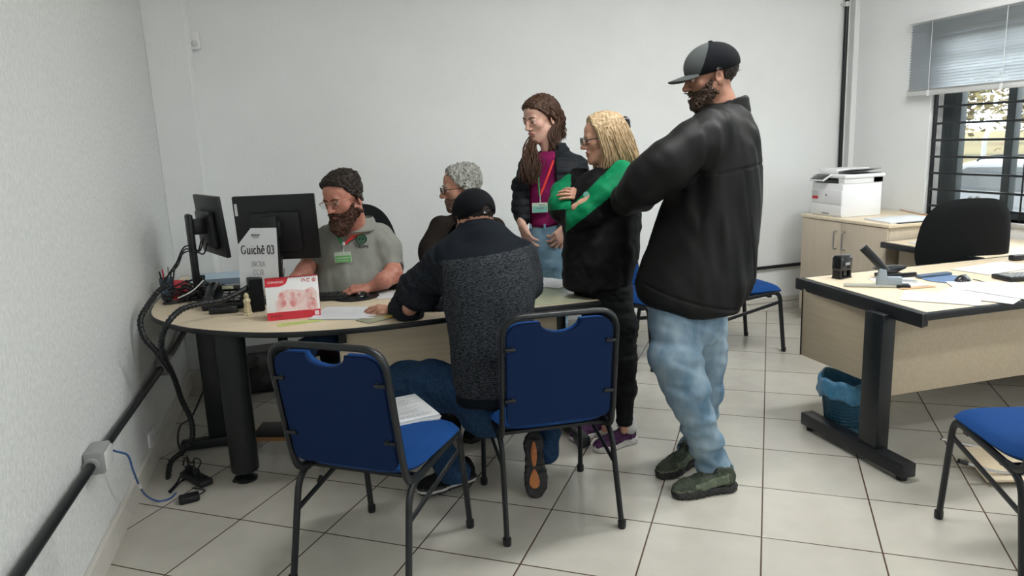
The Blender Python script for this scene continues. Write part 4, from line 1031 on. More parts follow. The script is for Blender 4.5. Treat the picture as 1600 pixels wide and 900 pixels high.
bm = bmesh.new(); tube(bm, fillet([(0, .16, .42), (0, -.09, .43), (0, -.085, .74)], .06), 1, 10, sec=(.03, .008), up=(1, 0, 0)); obj('back_bar', bm, 'blackm', oc)
bm = bmesh.new(); lathe(bm, [(0, .10), (.03, .10), (.03, .25), (.018, .25), (.018, .42), (0, .42)], 20, (0, .2, 0)); obj('gas_lift', bm, 'black', oc)
for k in range(5):
    a = math.radians(14 + 72 * k); ca, sa = math.cos(a), math.sin(a)
    bm = bmesh.new(); tube(bm, [(0, .2, .125), (ca * .15, .2 + sa * .15, .118), (ca * .29, .2 + sa * .29, .085)], [.030, .024, .017], 10); lg = obj('base_arm', bm, 'black', oc)
    bm = bmesh.new(); ct = Matrix.Translation((ca * .30, .2 + sa * .30, .029)) @ Matrix.Rotation(a + .8, 4, 'Z') @ RX(90)
    lathe(bm, [(0, -.024), (.022, -.024), (.028, -.018), (.028, -.004), (.012, -.004), (.012, .004), (.028, .004), (.028, .018), (.022, .024), (0, .024)], 20, tuple(ct.translation), rot=ct.to_3x3().to_4x4()); tube(bm, [(ca * .285, .2 + sa * .285, .05), (ca * .285, .2 + sa * .285, .09)], .009, 8); obj('castor', bm, 'black', lg)
# bin with bag
bn = thing('waste_bin', 'blue mesh waste basket lined with a blue bag beside the right desk leg', 'waste bin', (3.355, 2.89, 0))
def rad(z): return .098 + .034 * z / .27
bm = bmesh.new(); lathe(bm, [(0, .002), (.096, .002), (.099, .008), (rad(.05), .05)], 40); 
for k in range(56):
    for s in (0,):
        a = 2 * PI * k / 56; pts = [(rad(z) * math.cos(a), rad(z) * math.sin(a), z) for z in (.045, .12, .19, .255)]; tube(bm, pts, .0024, 4)
for q in range(13):
    z = .05 + q * .0165; pts = [(rad(z) * math.cos(2 * PI * k / 40), rad(z) * math.sin(2 * PI * k / 40), z) for k in range(40)]; tube(bm, pts, .0022, 4, closed=True)
lathe(bm, [(rad(.25), .25), (rad(.27) + .006, .25), (rad(.27) + .006, .272), (rad(.27) - .003, .272)], 40); obj('basket', bm, 'binblue', bn)
bm = bmesh.new(); rn = random.Random(2); rings = []
prof = [(.088, .02), (.10, .10), (.110, .18), (.122, .262), (.130, .286), (.141, .286), (.146, .262), (.143, .225), (.147, .205), (.141, .192)]
nn = 96; ph_ = [rn.uniform(0, 6) for _ in range(6)]
for i, (r, z) in enumerate(prof):
    ring = []
    for k in range(nn):
        a = 2 * PI * k / nn; w = .5 * math.sin(5 * a + ph_[0] + z * 20) + .3 * math.sin(11 * a + ph_[1] - z * 25) + .25 * math.sin(19 * a + ph_[2] + z * 60)
        amp = .0045 + (.004 if i > 5 else 0); hz = .010 * math.sin(4 * a + ph_[3]) * (1 if i > 7 else .3) + .006 * math.sin(9 * a + ph_[4]) * (1 if i >= 4 else 0)
        ring.append(bm.verts.new(((r + amp * w) * math.cos(a), (r + amp * w) * math.sin(a), z + hz)))
    rings.append(ring)
for i in range(len(rings) - 1):
    for k in range(nn): bm.faces.new((rings[i][k], rings[i][(k + 1) % nn], rings[i + 1][(k + 1) % nn], rings[i + 1][k]))
bm.faces.new(rings[0]); bag = obj('bin_bag', bm, 'bagblue', bn, smooth=180)
# small things on the right desk
def wp(px, py): return tuple(onz(px, py, DZ))
st = thing('self_inking_stamp', 'black self-inking stamp standing at the corner of the right desk', 'stamp', wp(1315, 434), math.radians(12))
bm = bmesh.new(); box(bm, (-.045, -.028, .04), (.045, .028, .112), .008); box(bm, (-.04, -.024, .105), (.04, .024, .118), .006); obj('handle_cap', bm, 'blackg', st)
bm = bmesh.new()
for s in (-1, 1): box(bm, (s * .036 - .007, -.024, 0), (s * .036 + .007, .024, .06), .003)
box(bm, (-.012, -.02, .012), (.012, .02, .05), .003); box(bm, (-.043, -.027, 0), (.043, .027, .008), .002); obj('base', bm, 'black', st)
bm = bmesh.new(); box(bm, (-.012, -.030, .068), (.022, -.027, .082), .001); obj('label', bm, 'grey', st)
bs = thing('stapler', 'large heavy-duty stapler with raised black lever at the desk corner', 'stapler', wp(1372, 448), math.radians(-34))
bm = bmesh.new(); box(bm, (-.15, -.022, 0), (.12, .022, .012), .003); obj('base', bm, 'offw2', bs)
bm = bmesh.new(); box(bm, (.075, -.026, 0), (.135, .026, .014), .003); obj('base_tip', bm, 'black', bs)
bm = bmesh.new(); box(bm, (-.01, -.018, .012), (.10, .018, .05), .004); prism(bm, [(-.01, .0), (.04, .0), (.03, .075), (.0, .08)], -.019, .019, .004, frameM((0, 0, .01), (1, 0, 0), (0, 0, 1))); obj('body', bm, 'steelb', bs)
bm = bmesh.new(); tube(bm, [(.03, 0, .07), (-.01, 0, .12), (-.075, 0, .19)], 1, 12, sec=(.020, .013), up=(0, 1, 0)); obj('lever', bm, 'blackg', bs)
hp = thing('hole_punch', 'black hole punch behind the heavy-duty stapler', 'hole punch', wp(1388, 432), math.radians(-10))
bm = bmesh.new(); box(bm, (-.06, -.03, 0), (.06, .03, .02), .004); obj('base', bm, 'black', hp)
bm = bmesh.new(); prism(bm, [(-.085, .045), (-.06, .052), (.03, .058), (.085, .052), (.08, .04), (.03, .02), (-.03, .02), (-.06, .038)], -.022, .022, .005, frameM((0, 0, 0), (1, 0, 0), (0, 0, 1))); obj('lever', bm, 'blackg', hp)
s2 = thing('stapler', 'small black stapler lying open behind the heavy-duty stapler', 'stapler', wp(1410, 440), math.radians(-48))
bm = bmesh.new(); box(bm, (-.065, -.016, 0), (.065, .016, .008), .002); obj('base', bm, 'offw', s2)
bm = bmesh.new(); box(bm, (-.065, -.015, .012), (.065, .015, .034), .006, rot=T(-.06, 0, 0) @ RY(-8) @ T(.06, 0, 0)); obj('top_arm', bm, 'blackg', s2)
mp_ = thing('mouse_mat', 'blue mouse mat under the black mouse on the right desk', 'mouse mat', wp(1478, 436), 0)
bm = bmesh.new(); lathe(bm, [(0, 0), (.105, 0), (.107, .002), (.105, .0035), (0, .0035)], 40); obj('mat', bm, 'padblue', mp_)
bm = bmesh.new(); box(bm, (-.10, .055, .001), (.10, .095, .016), .007); obj('wrist_pad', bm, 'navy', mp_)
m2 = dup(mo, (onz(1504, 434, .76)[0], onz(1504, 434, .76)[1], DZ + .003), math.radians(-70), 'black computer mouse on the blue mat of the right desk')
t = thing('cable', 'thin black mouse cord lying on the right desk', 'cable', wp(1530, 440))
bm = bmesh.new(); tube(bm, spline([Vector(wp(1520, 437)) + Vector((0, 0, .003)), Vector(wp(1550, 444)) + Vector((0, 0, .003)), Vector(wp(1575, 446)) + Vector((0, 0, .003))], 6), .002, 6); obj('cord', bm, 'black', t, world=True)
cal2 = thing('calculator', 'black desk calculator at the right edge of the photo', 'calculator', wp(1588, 436), math.radians(-8))
bm = bmesh.new(); box(bm, (-.085, -.06, 0), (.085, .06, .022), .005); obj('case', bm, 'black', cal2)
bm = bmesh.new()
for i in range(6):
    for j in range(4): box(bm, (-.075 + i * .026, -.05 + j * .022, .0215), (-.056 + i * .026, -.035 + j * .022, .026), .002, seg=1)
obj('keys', bm, 'grey', cal2)
for (px, py, rz, lab, sd) in ((1470, 466, 42, 'white printed sheet hanging over the near edge of the right desk', 21), (1530, 462, 24, 'white printed sheet overlapping others at the near edge of the right desk', 22), (1545, 449, 55, 'white printed sheet in the middle of the right desk', 23), (1580, 458, 12, 'white printed sheet near the calculator on the right desk', 24)):
    c = onz(px, py, DZ)
    paper_stack('document', lab, 'paper', (c[0], c[1] + .0), .21, .297, rz, 2, z=DZ + .0006 * (sd - 20) * 2, seed=sd, thick=.0008)
c = onz(1555, 419, DZ); paper_stack('document', 'white sheet at the far edge of the right desk behind the mouse', 'paper', (c[0], c[1]), .40, .20, 8, 2, seed=25)
c = onz(1420, 443, DZ); paper_stack('document', 'white sheet under the small open stapler', 'paper', (c[0] - .02, c[1] + .05), .20, .20, -20, 1, seed=26, lines=False)
c = onz(1395, 452, DZ); lay('wooden_ruler', 'light brown wooden ruler beside the heavy-duty stapler', 'ruler', [(c[0] + .03, c[1] - .03), (c[0] + .20, c[1] - .05), (c[0] + .20, c[1] - .02), (c[0] + .03, c[1] + .0)], 'wood2', DZ, .003)
mg = thing('mug', 'pale lilac pot at the right edge on the far side of the right desk', 'pot', (4.72, 3.05, DZ))
bm = bmesh.new(); lathe(bm, [(0, 0), (.045, 0), (.048, .004), (.062, .115), (.064, .118), (.060, .118), (.046, .008), (0, .008)], 36); obj('bowl', bm, 'lilac', mg)
bm = bmesh.new(); box(bm, (-.04, -.02, 0), (.04, .02, .03), .008); tp = thing('tape_dispenser', 'small black tape dispenser beside the pale pot', 'tape dispenser', (4.56, 3.06, DZ)); obj('case', bm, 'black', tp)
# handbag and plant on the sill
hb = thing('handbag', 'black handbag with upright handles on the window side behind the swivel chair', 'handbag', (5.05, 3.80, .7415), math.radians(80)); hb.scale = (.85, .85, .9)
bm = bmesh.new(); prism(bm, [(-.17, 0), (.17, 0), (.185, .10), (.15, .19), (-.12, .20), (-.18, .11)], -.06, .06, .03, frameM((0, 0, 0), (1, 0, 0), (0, 0, 1)), seg=3); obj('body', bm, 'blackf', hb)
for s in (-1, 1):
    bm = bmesh.new(); tube(bm, spline([(-.09, s * .04, .17), (-.07, s * .035, .26), (.0, s * .03, .30), (.06, s * .035, .25), (.08, s * .04, .17)], 6), .008, 8); obj('handle', bm, 'grey', hb)
bm = bmesh.new(); prism(bm, rrect(.05, .05, .015), .058, .066, .002, frameM((-.02, 0, .15), (1, 0, 0), (0, 0, 1))); obj('leather_patch', bm, 'wood', hb)
pl = thing('potted_plant', 'small potted plant with brown leaves at the window behind the swivel chair', 'plant', (5.12, 3.34, .7415))
bm = bmesh.new(); lathe(bm, [(0, 0), (.035, 0), (.045, .07), (.048, .075), (.043, .075), (0, .068)], 24); obj('pot', bm, 'lilac', pl)
bm = bmesh.new(); rn = random.Random(5)
for k in range(70):
    a = rn.uniform(0, 6.28); e = Vector((math.cos(a) * rn.uniform(.01, .06), math.sin(a) * rn.uniform(.01, .06), rn.uniform(.09, .16))); d = Vector((math.cos(a), math.sin(a), rn.uniform(-.2, .6))).normalized() * .03; s = d.cross(Vector((0, 0, 1))).normalized() * .008
    f = bm.faces.new([bm.verts.new(q) for q in (e - d * .5, e + s, e + d * .6 - Vector((0, 0, .006)), e - s)])
obj('leaves', bm, 'leaf', pl, smooth=0)
# papers on the seat of the left chair
zc = .4715
c = onz(638, 645, .49)
t0 = paper_stack('magazine_stack', 'stack of printed newsletters lying on the left foreground chair', 'papers', (c[0] - .015, c[1] + .045), .20, .27, 12, 6, z=.468, seed=31, thick=.0045, mline='inkg2')
# power tower behind right desk (castor area)
bxx = thing('footrest', 'folded chrome and wood footrest on the floor under the lower right chair', 'footrest', (3.52, 2.30, 0), math.radians(-20))
bm = bmesh.new(); box(bm, (-.02, -.12, .05), (.40, .12, .062), .003, rot=RX(12)); obj('board', bm, 'lam', bxx)
bm = bmesh.new(); tube(bm, fillet([(-.10, -.10, .10), (.02, -.10, .06), (.38, -.10, .012)], .03), .006, 8); tube(bm, fillet([(-.10, .10, .12), (.02, .10, .09), (.38, .10, .012)], .03), .006, 8); obj('leg', bm, 'steel', bxx)
bm = bmesh.new(); tube(bm, [(-.125, -.10, .108), (-.09, -.10, .097)], .010, 10); obj('rubber_foot', bm, 'black', bxx)

# ------------------------------------------------------------------ people: implicit surfaces meshed into continuous skins and clothes
class Fd:
    """signed distance grid; every primitive only touches its own neighbourhood"""
    def __init__(s, lo, hi, res):
        s.lo = np.array(lo, float); s.res = res
        n = np.maximum(2, np.ceil((np.array(hi) - s.lo) / res).astype(int) + 1)
        s.ax = [(s.lo[i] + res * np.arange(n[i])).astype(np.float32) for i in range(3)]
        s.F = np.full(tuple(n), .4, np.float32); s.R = np.eye(3); s.c = np.zeros(3); s.s = 1.0
        s.mir = False
    def frame(s, R=None, c=(0, 0, 0), sc=1.0):
        s.R = np.eye(3) if R is None else np.array(R, float); s.c = np.array(c, float); s.s = sc; return s
    def w(s, p): return s.R @ (np.array(p, float) * s.s) + s.c
    def _sl(s, lo, hi, k):
        cs = np.array([[(lo, hi)[a][0], (lo, hi)[b][1], (lo, hi)[c][2]] for a in (0, 1) for b in (0, 1) for c in (0, 1)])
        W_ = (cs * s.s) @ s.R.T + s.c
        m = k * 1.05 + 3 * s.res
        l, h = W_.min(0) - m, W_.max(0) + m
        o = []
        for i in range(3):
            a = max(0, int((l[i] - s.lo[i]) / s.res)); b = min(len(s.ax[i]), int((h[i] - s.lo[i]) / s.res) + 2)
            if b <= a: return None
            o.append(slice(a, b))
        return tuple(o)
    def loc(s, sl=None):
        sl = sl or (slice(None),) * 3
        X = s.ax[0][sl[0]][:, None, None] - np.float32(s.c[0]); Y = s.ax[1][sl[1]][None, :, None] - np.float32(s.c[1]); Z = s.ax[2][sl[2]][None, None, :] - np.float32(s.c[2])
        R = s.R.astype(np.float32); q = np.float32(1 / s.s)
        return [(R[0, i] * X + R[1, i] * Y + R[2, i] * Z) * q for i in range(3)]
    def put(s, fn, lo, hi, k=.01, op='u'):
        sl = s._sl(lo, hi, k + (.02 if op == 'u' else 0))
        if sl is None: return s
        d = fn(*s.loc(sl)) * np.float32(s.s); A = s.F[sl]; k = max(k, 1e-5)
        if op == 'u': h = np.maximum(k - np.abs(A - d), 0) / k; s.F[sl] = np.minimum(A, d) - h * h * k * .25
        elif op == 'd': d = -d; h = np.maximum(k - np.abs(A - d), 0) / k; s.F[sl] = np.maximum(A, d) + h * h * k * .25
        return s
    def cone(s, a, b, ra, rb, k=.015, op='u', flat=None):
        a = np.array(a, float); b = np.array(b, float); ba = b - a; L2 = max(ba @ ba, 1e-9); r = max(ra, rb)
        f = None
        if flat is not None: ax_, fk = np.array(flat[0], float), flat[1]; ax_ = ax_ / np.linalg.norm(ax_); f = (ax_, fk)
        def fn(X, Y, Z):
            x, y, z = X - a[0], Y - a[1], Z - a[2]
            h = np.clip((x * ba[0] + y * ba[1] + z * ba[2]) / L2, 0, 1)
            x, y, z = x - h * ba[0], y - h * ba[1], z - h * ba[2]
            rr = ra + (rb - ra) * h
            if f:
                t = (x * f[0][0] + y * f[0][1] + z * f[0][2]) * (1 / f[1] - 1)
                x, y, z = x + t * f[0][0], y + t * f[0][1], z + t * f[0][2]
                return (np.sqrt(x * x + y * y + z * z) - rr) * min(1, f[1])
            return np.sqrt(x * x + y * y + z * z) - rr
        g = r * (max(1, flat[1]) if flat is not None else 1)
        return s.put(fn, np.minimum(a, b) - g, np.maximum(a, b) + g, k, op)
    def chain(s, pts, rs, k=.012, **kw):
        for i in range(len(pts) - 1): s.cone(pts[i], pts[i + 1], rs[i], rs[i + 1], k, **kw)
        return s
    def ell(s, c, r, k=.01, op='u', rot=None):
        c = np.array(c, float); r = np.array(r, float); Rm = np.eye(3) if rot is None else np.array(rot)
        def fn(X, Y, Z):
            x, y, z = X - c[0], Y - c[1], Z - c[2]
            if rot is not None: x, y, z = [Rm[0, i] * x + Rm[1, i] * y + Rm[2, i] * z for i in range(3)]
            k0 = np.sqrt((x / r[0]) ** 2 + (y / r[1]) ** 2 + (z / r[2]) ** 2); k1 = np.sqrt((x / r[0] ** 2) ** 2 + (y / r[1] ** 2) ** 2 + (z / r[2] ** 2) ** 2) + 1e-6
            return k0 * (k0 - 1) / k1
        m = r.max() if rot is not None else r
        return s.put(fn, c - m, c + m, k, op)
    def box(s, c, h, rd=.005, k=.005, op='u', rot=None):
        c = np.array(c, float); h = np.array(h, float); Rm = None if rot is None else np.array(rot)
        def fn(X, Y, Z):
            x, y, z = X - c[0], Y - c[1], Z - c[2]
            if Rm is not None: x, y, z = [Rm[0, i] * x + Rm[1, i] * y + Rm[2, i] * z for i in range(3)]
            x, y, z = abs(x) - h[0] + rd, abs(y) - h[1] + rd, abs(z) - h[2] + rd
            return np.sqrt(np.maximum(x, 0) ** 2 + np.maximum(y, 0) ** 2 + np.maximum(z, 0) ** 2) + np.minimum(np.maximum(x, np.maximum(y, z)), 0) - rd
        m = np.linalg.norm(h) if rot is not None else h
        return s.put(fn, c - m, c + m, k, op)
    def loft(s, rows, k=.02, op='u', n=2.3, yaw=None):
        """rows (z, cx, cy, rx, ry) rising or falling in z, in the current frame"""
        rows = sorted(rows); z = np.array([q[0] for q in rows]); V = np.array([q[1:5] for q in rows])
        zz = np.linspace(z[0], z[-1], 80); u = np.zeros((80, 4))
        for c in range(4):      # smooth interpolation
            t = np.interp(zz, z, V[:, c]); pad = np.pad(t, 3, mode='edge'); u[:, c] = np.convolve(pad, np.array([1, 3, 5, 6, 5, 3, 1]) / 24, 'valid')
        mnx, mxx = (V[:, 0] - V[:, 2]).min(), (V[:, 0] + V[:, 2]).max(); mny, mxy = (V[:, 1] - V[:, 3]).min(), (V[:, 1] + V[:, 3]).max()
        def fn(X, Y, Z):
            sh = np.broadcast(X, Y, Z).shape
            Zf = np.broadcast_to(Z, sh); q = [np.interp(Zf, zz, u[:, c]).astype(np.float32) for c in range(4)]
            x, y = (X - q[0]) / q[2], (Y - q[1]) / q[3]
            rho = (np.abs(x) ** n + np.abs(y) ** n) ** (1 / n); mn = np.minimum(q[2], q[3])
            d = (rho - 1) * (mn * .5 + .5 * np.sqrt((x * q[2]) ** 2 + (y * q[3]) ** 2) / np.maximum(rho, .3)) 
            e = np.maximum(z[0] - Zf, Zf - z[-1]); kk = .02
            hh = np.maximum(kk - np.abs(d - e), 0) / kk
            return np.maximum(d, e) + hh * hh * kk * .25
        return s.put(fn, (mnx, mny, z[0]), (mxx, mxy, z[-1]), k, op)
    def plane(s, p, nrm, k=.004):
        """keep the side the normal points away from"""
        X, Y, Z = s.loc(); nrm = np.array(nrm, float); nrm /= np.linalg.norm(nrm)
        d = ((X - p[0]) * nrm[0] + (Y - p[1]) * nrm[1] + (Z - p[2]) * nrm[2]) * s.s
        h = np.maximum(k - np.abs(s.F - d), 0) / k; s.F = np.maximum(s.F, d) + h * h * k * .25; return s
    def noise(s, amp, freq, seed=1, rot=None, ridge=False, mask=None, band=.03):
        """displace the surface with value noise; freq = per-axis cycles per metre (world, optionally rotated)"""
        I = np.nonzero(np.abs(s.F) < band); P = np.stack([s.ax[i][I[i]] for i in range(3)], -1)
        Q = P if rot is None else P @ np.array(rot)
        n = vnoise(Q * np.array(freq), seed)
        if ridge: n = 1 - np.abs(n) * 2
        amp = amp * 1.8; a = amp if mask is None else amp * mask(P)
        s.F[I] += (a * n).astype(np.float32); return s
    def mesh(s):
        return surface_nets(s.F, s.lo, s.res)
def vnoise(P, seed=0):
    rs = np.random.RandomState(seed); tab = rs.uniform(-1, 1, 4096).astype(np.float32)
    i = np.floor(P).astype(np.int64); f = (P - i).astype(np.float32); f = f * f * (3 - 2 * f); out = 0
    def h(a, b, c): return tab[((a * 73856093) ^ (b * 19349663) ^ (c * 83492791) ^ seed) & 4095]
    for dx in (0, 1):
        for dy in (0, 1):
            for dz in (0, 1):
                w = (f[:, 0] if dx else 1 - f[:, 0]) * (f[:, 1] if dy else 1 - f[:, 1]) * (f[:, 2] if dz else 1 - f[:, 2])
                out = out + w * h(i[:, 0] + dx, i[:, 1] + dy, i[:, 2] + dz)
    return out
def surface_nets(F, lo, res):
    S = F < 0; nx, ny, nz = F.shape
    cnt = np.zeros((nx - 1, ny - 1, nz - 1), np.int8)
    for a in (0, 1):
        for b in (0, 1):
            for c in (0, 1): cnt += S[a:nx - 1 + a, b:ny - 1 + b, c:nz - 1 + c]
    act = (cnt > 0) & (cnt < 8); I = np.stack(np.nonzero(act), -1)
    acc = np.zeros((len(I), 3)); num = np.zeros(len(I))
    for ax in range(3):
        o = [q for q in range(3) if q != ax]
        for u in (0, 1):
            for v in (0, 1):
                A = I.copy(); A[:, o[0]] += u; A[:, o[1]] += v; B = A.copy(); B[:, ax] += 1
                fa, fb = F[A[:, 0], A[:, 1], A[:, 2]], F[B[:, 0], B[:, 1], B[:, 2]]
                m = (fa < 0) != (fb < 0); t = np.where(m, fa / np.where(m, fa - fb, 1), 0)
                p = A.astype(float); p[:, ax] += t
                acc[m] += p[m]; num[m] += 1
    V = acc / num[:, None] * res + lo
    idx = np.full(act.shape, -1, np.int64); idx[I[:, 0], I[:, 1], I[:, 2]] = np.arange(len(I))
    Q = []
    for ax in range(3):
        o = [(ax + 1) % 3, (ax + 2) % 3]
        sl = [slice(None)] * 3; sl2 = [slice(None)] * 3; sl[ax] = slice(0, -1); sl2[ax] = slice(1, None)
        A, B = S[tuple(sl)], S[tuple(sl2)]
        E_ = np.stack(np.nonzero(A != B), -1)
        E_ = E_[(E_[:, o[0]] > 0) & (E_[:, o[1]] > 0) & (E_[:, o[0]] < F.shape[o[0]] - 1) & (E_[:, o[1]] < F.shape[o[1]] - 1)]
        ins = A[E_[:, 0], E_[:, 1], E_[:, 2]]
        q = []
        for du, dv in ((-1, -1), (0, -1), (0, 0), (-1, 0)):
            C_ = E_.copy(); C_[:, o[0]] += du; C_[:, o[1]] += dv; q.append(idx[C_[:, 0], C_[:, 1], C_[:, 2]])
        q = np.stack(q, -1); q[~ins] = q[~ins][:, ::-1]; Q.append(q)
    Q = np.concatenate(Q); Q = Q[(Q >= 0).all(1)]
    return V, Q
def np_mesh(name, parts, m, parent, facemat=None, relax=0):
    """parts = list of (V, Q) joined in one mesh object; facemat(centres)->material index"""
    V = np.concatenate([p[0] for p in parts]); off = np.cumsum([0] + [len(p[0]) for p in parts])
    Q = np.concatenate([p[1] + off[i] for i, p in enumerate(parts)])
    me = bpy.data.meshes.new(name); me.vertices.add(len(V)); me.vertices.foreach_set('co', V.astype(np.float32).ravel())
    me.loops.add(len(Q) * 4); me.loops.foreach_set('vertex_index', Q.astype(np.int32).ravel())
    me.polygons.add(len(Q)); me.polygons.foreach_set('loop_start', np.arange(0, len(Q) * 4, 4, dtype=np.int32)); me.polygons.foreach_set('loop_total', np.full(len(Q), 4, np.int32))
    me.polygons.foreach_set('use_smooth', np.ones(len(Q), bool))
    if facemat is not None: me.polygons.foreach_set('material_index', facemat(V[Q].mean(1)).astype(np.int32))
    me.update(calc_edges=True); me.validate()
    return me_link(name, me, m, parent, True)
def cut(V, Q, fn):
    """split a mesh into the faces where fn(centre) holds and the rest"""
    k = fn(V[Q].mean(1)); out = []
    for sel in (k, ~k):
        q = Q[sel]; u, inv = np.unique(q, return_inverse=True); out.append((V[u], inv.reshape(-1, 4)))
    return out
# ---- axes of the view on the ground: RH to the photo's right, FH away
RH = np.array((CR[0], CR[1], 0)); RH /= np.linalg.norm(RH); FH = np.array((-RH[1], RH[0], 0))
UPV = np.array((0, 0, 1.0))
VF = np.stack([RH, FH, UPV], -1)          # columns: right, away, up
def face_frame(yaw, pitch=0, roll=0):
    """yaw 0 = faces the camera, 90 = faces the photo's left, 180 = away; pitch > 0 looks down"""
    y_, p_, r_ = [math.radians(a) for a in (yaw, pitch, roll)]
    f = -FH * math.cos(y_) - RH * math.sin(y_); f = f * math.cos(p_) - UPV * math.sin(p_)
    x = np.cross(f, UPV); x /= np.linalg.norm(x); u = np.cross(x, f)
    x2 = x * math.cos(r_) + u * math.sin(r_); u2 = -x * math.sin(r_) + u * math.cos(r_)
    return np.stack([x2, f, u2], -1)
def px(p): return at(*p)
def cpx(f, pts, k=.015, flat=None):
    """chain of cones through photo points (px, py, depth, radius in px)"""
    f.frame()
    P_ = [at(p[0], p[1], p[2]) for p in pts]; r = [p[3] * p[2] / FPX for p in pts]
    return f.chain(P_, r, k, flat=flat) if flat is not None else f.chain(P_, r, k)
def kpx(f, pts, k=.015): return cpx(f, [(q[0], q[1], q[2], q[3] * .72) for q in pts], k)
def lpx(f, rows, k=.03, n=2.3, op='u'):
    """loft through photo rows (py, x_left, x_right, depth, half thickness in m)"""
    o = np.array(at((rows[0][1] + rows[0][2]) / 2, rows[0][0], rows[0][3])); f.frame(VF, o)
    R_ = []
    for (y, xl, xr, d, th) in rows:
        c = VF.T @ (np.array(at((xl + xr) / 2, y, d)) - o); R_.append((c[2], c[0], c[1], (xr - xl) / 2 * d / FPX, th))
    f.loft(R_, k, op, n); f.frame(); return f
def bounds(pts, m): P_ = np.array(pts); return P_.min(0) - m, P_.max(0) + m

def head_prims(f, sex='m', wide=1.0, nose=1.0, jaw=1.0, neck=None):
    w = wide
    f.ell((0, -.014, .042), (.073 * w, .093, .080), .0)
    f.ell((0, .032, -.004), (.060 * w, .060, .084), .02)
    f.ell((0, .045, .055), (.055 * w, .048, .045), .03)
    for s in (-1, 1):
        f.cone((s * .050 * w, -.002, -.045), (s * .016, .068, -.092), .024 * jaw, .019 * jaw, .025)
        f.ell((s * .040 * w, .060, -.014), (.021, .020, .022), .02)
    f.ell((0, .072, -.094), (.021 * jaw, .018, .017), .018)
    f.ell((0, .045, -.060), (.043 * w, .045, .045), .025)
    f.cone((-.033, .082, .026), (.033, .082, .026), .012, .012, .014)
    for s in (-1, 1): f.ell((s * .031, .101, .008), (.017, .013, .011), .012, 'd')
    for s in (-1, 1): f.ell((s * .031, .0870, .0165), (.0155, .0100, .0082), .003); f.ell((s * .031, .0865, -.0005), (.0135, .0085, .0045), .003)
    f.chain([(0, .088, .020), (0, .101, .0), (0, .113 + .005 * (nose - 1), -.022)], [.0075, .0085, .0105 * nose], .012)
    for s in (-1, 1): f.ell((s * .012, .101, -.027), (.0085, .010, .008), .008)
    f.ell((0, .089, -.052), (.024, .012, .0075), .006); f.ell((0, .088, -.0635), (.020, .012, .0075), .006)
    f.cone((-.021, .0985, -.0575), (.021, .0985, -.0575), .0018, .0018, .004, 'd')
    for s in (-1, 1):
        a = math.radians(s * -22); Re = np.array(((math.cos(a), -math.sin(a), 0), (math.sin(a), math.cos(a), 0), (0, 0, 1)))
        f.ell((s * .079 * w, -.012, -.004), (.0065, .019, .031), .006, rot=Re)
        f.ell((s * .086 * w, -.008, .002), (.006, .010, .016), .005, 'd', rot=Re)
    if neck: f.frame_neck = 1
def head_eyes(par, R, c, sc, col='iris_brown', lids=True):
    for s in (-1, 1):
        p = R @ (np.array((s * .031, .0845, .0085)) * sc) + c
        bm = bmesh.new(); bmesh.ops.create_uvsphere(bm, u_segments=14, v_segments=10, radius=.0108 * sc); bmesh.ops.translate(bm, vec=Vector(p), verts=bm.verts)
        e = obj('eyeball', bm, 'eyewhite', par, True, smooth=180)
        p2 = R @ (np.array((s * .031, .0925, .006)) * sc) + c
        bm = bmesh.new(); bmesh.ops.create_uvsphere(bm, u_segments=12, v_segments=8, radius=.0060 * sc)
        for v in bm.verts: v.co = Vector(R @ (np.array(v.co) * np.array((1, .62, 1))) + p2)
        obj('iris', bm, col, e, True, smooth=180)
def patch_hair(name, R, c, sc, hp, tfun, mask, m, par, res=.0028, nz=(.0016, 260), seed=3, soft=.006, pad=.03, dirn=None):
    """hair: the head's own surface grown by tfun(x,y,z) where mask(x,y,z) < 0 (local metres)"""
    lo, hi = bounds([R @ (np.array(q) * sc) + c for q in [(x, y, z) for x in (-.1, .1) for y in (-.13, .13) for z in (-.14, .14)]], pad)
    f = Fd(lo, hi, res).frame(R, c, sc); head_prims(f, **hp); f.frame(R, c, sc)
    X, Y, Z = f.loc(); X, Y, Z = np.broadcast_arrays(X, Y, Z)
    d = f.F - tfun(X, Y, Z) * sc; mk = mask(X, Y, Z) * sc
    h = np.maximum(soft - np.abs(d - mk), 0) / soft; f.F = (np.maximum(d, mk) + h * h * soft * .25).astype(np.float32)
    f.noise(nz[0], (nz[1] * .5,) * 3, seed, band=.012); f.noise(nz[0], np.array((nz[1] * .25, nz[1], nz[1])) * .8, seed + 5, rot=R if dirn is None else R @ dirn, band=.012)
    return np_mesh(name, [f.mesh()], m, par)
def beard_mask(up=0.0, mo=1.0):
    def m(x, y, z):
        edge = .004 + up - np.clip((y - .012) / .062, 0, 1) ** .8 * .044      # cheek line: high at the ear, low beside the mouth
        edge = np.where((np.abs(x) < .030) & (y > .078), -.037 - .25 * np.abs(x), edge)
        k = np.maximum(z - edge, .018 - y - np.clip((-.035 - z) * .9, 0, .045))
        mouth = .0085 * mo * (1 - np.sqrt((x / .024) ** 2 + ((z + .0585) / .0085) ** 2))
        return np.maximum(k, np.where(y > .070, mouth, -1.0))
    return m
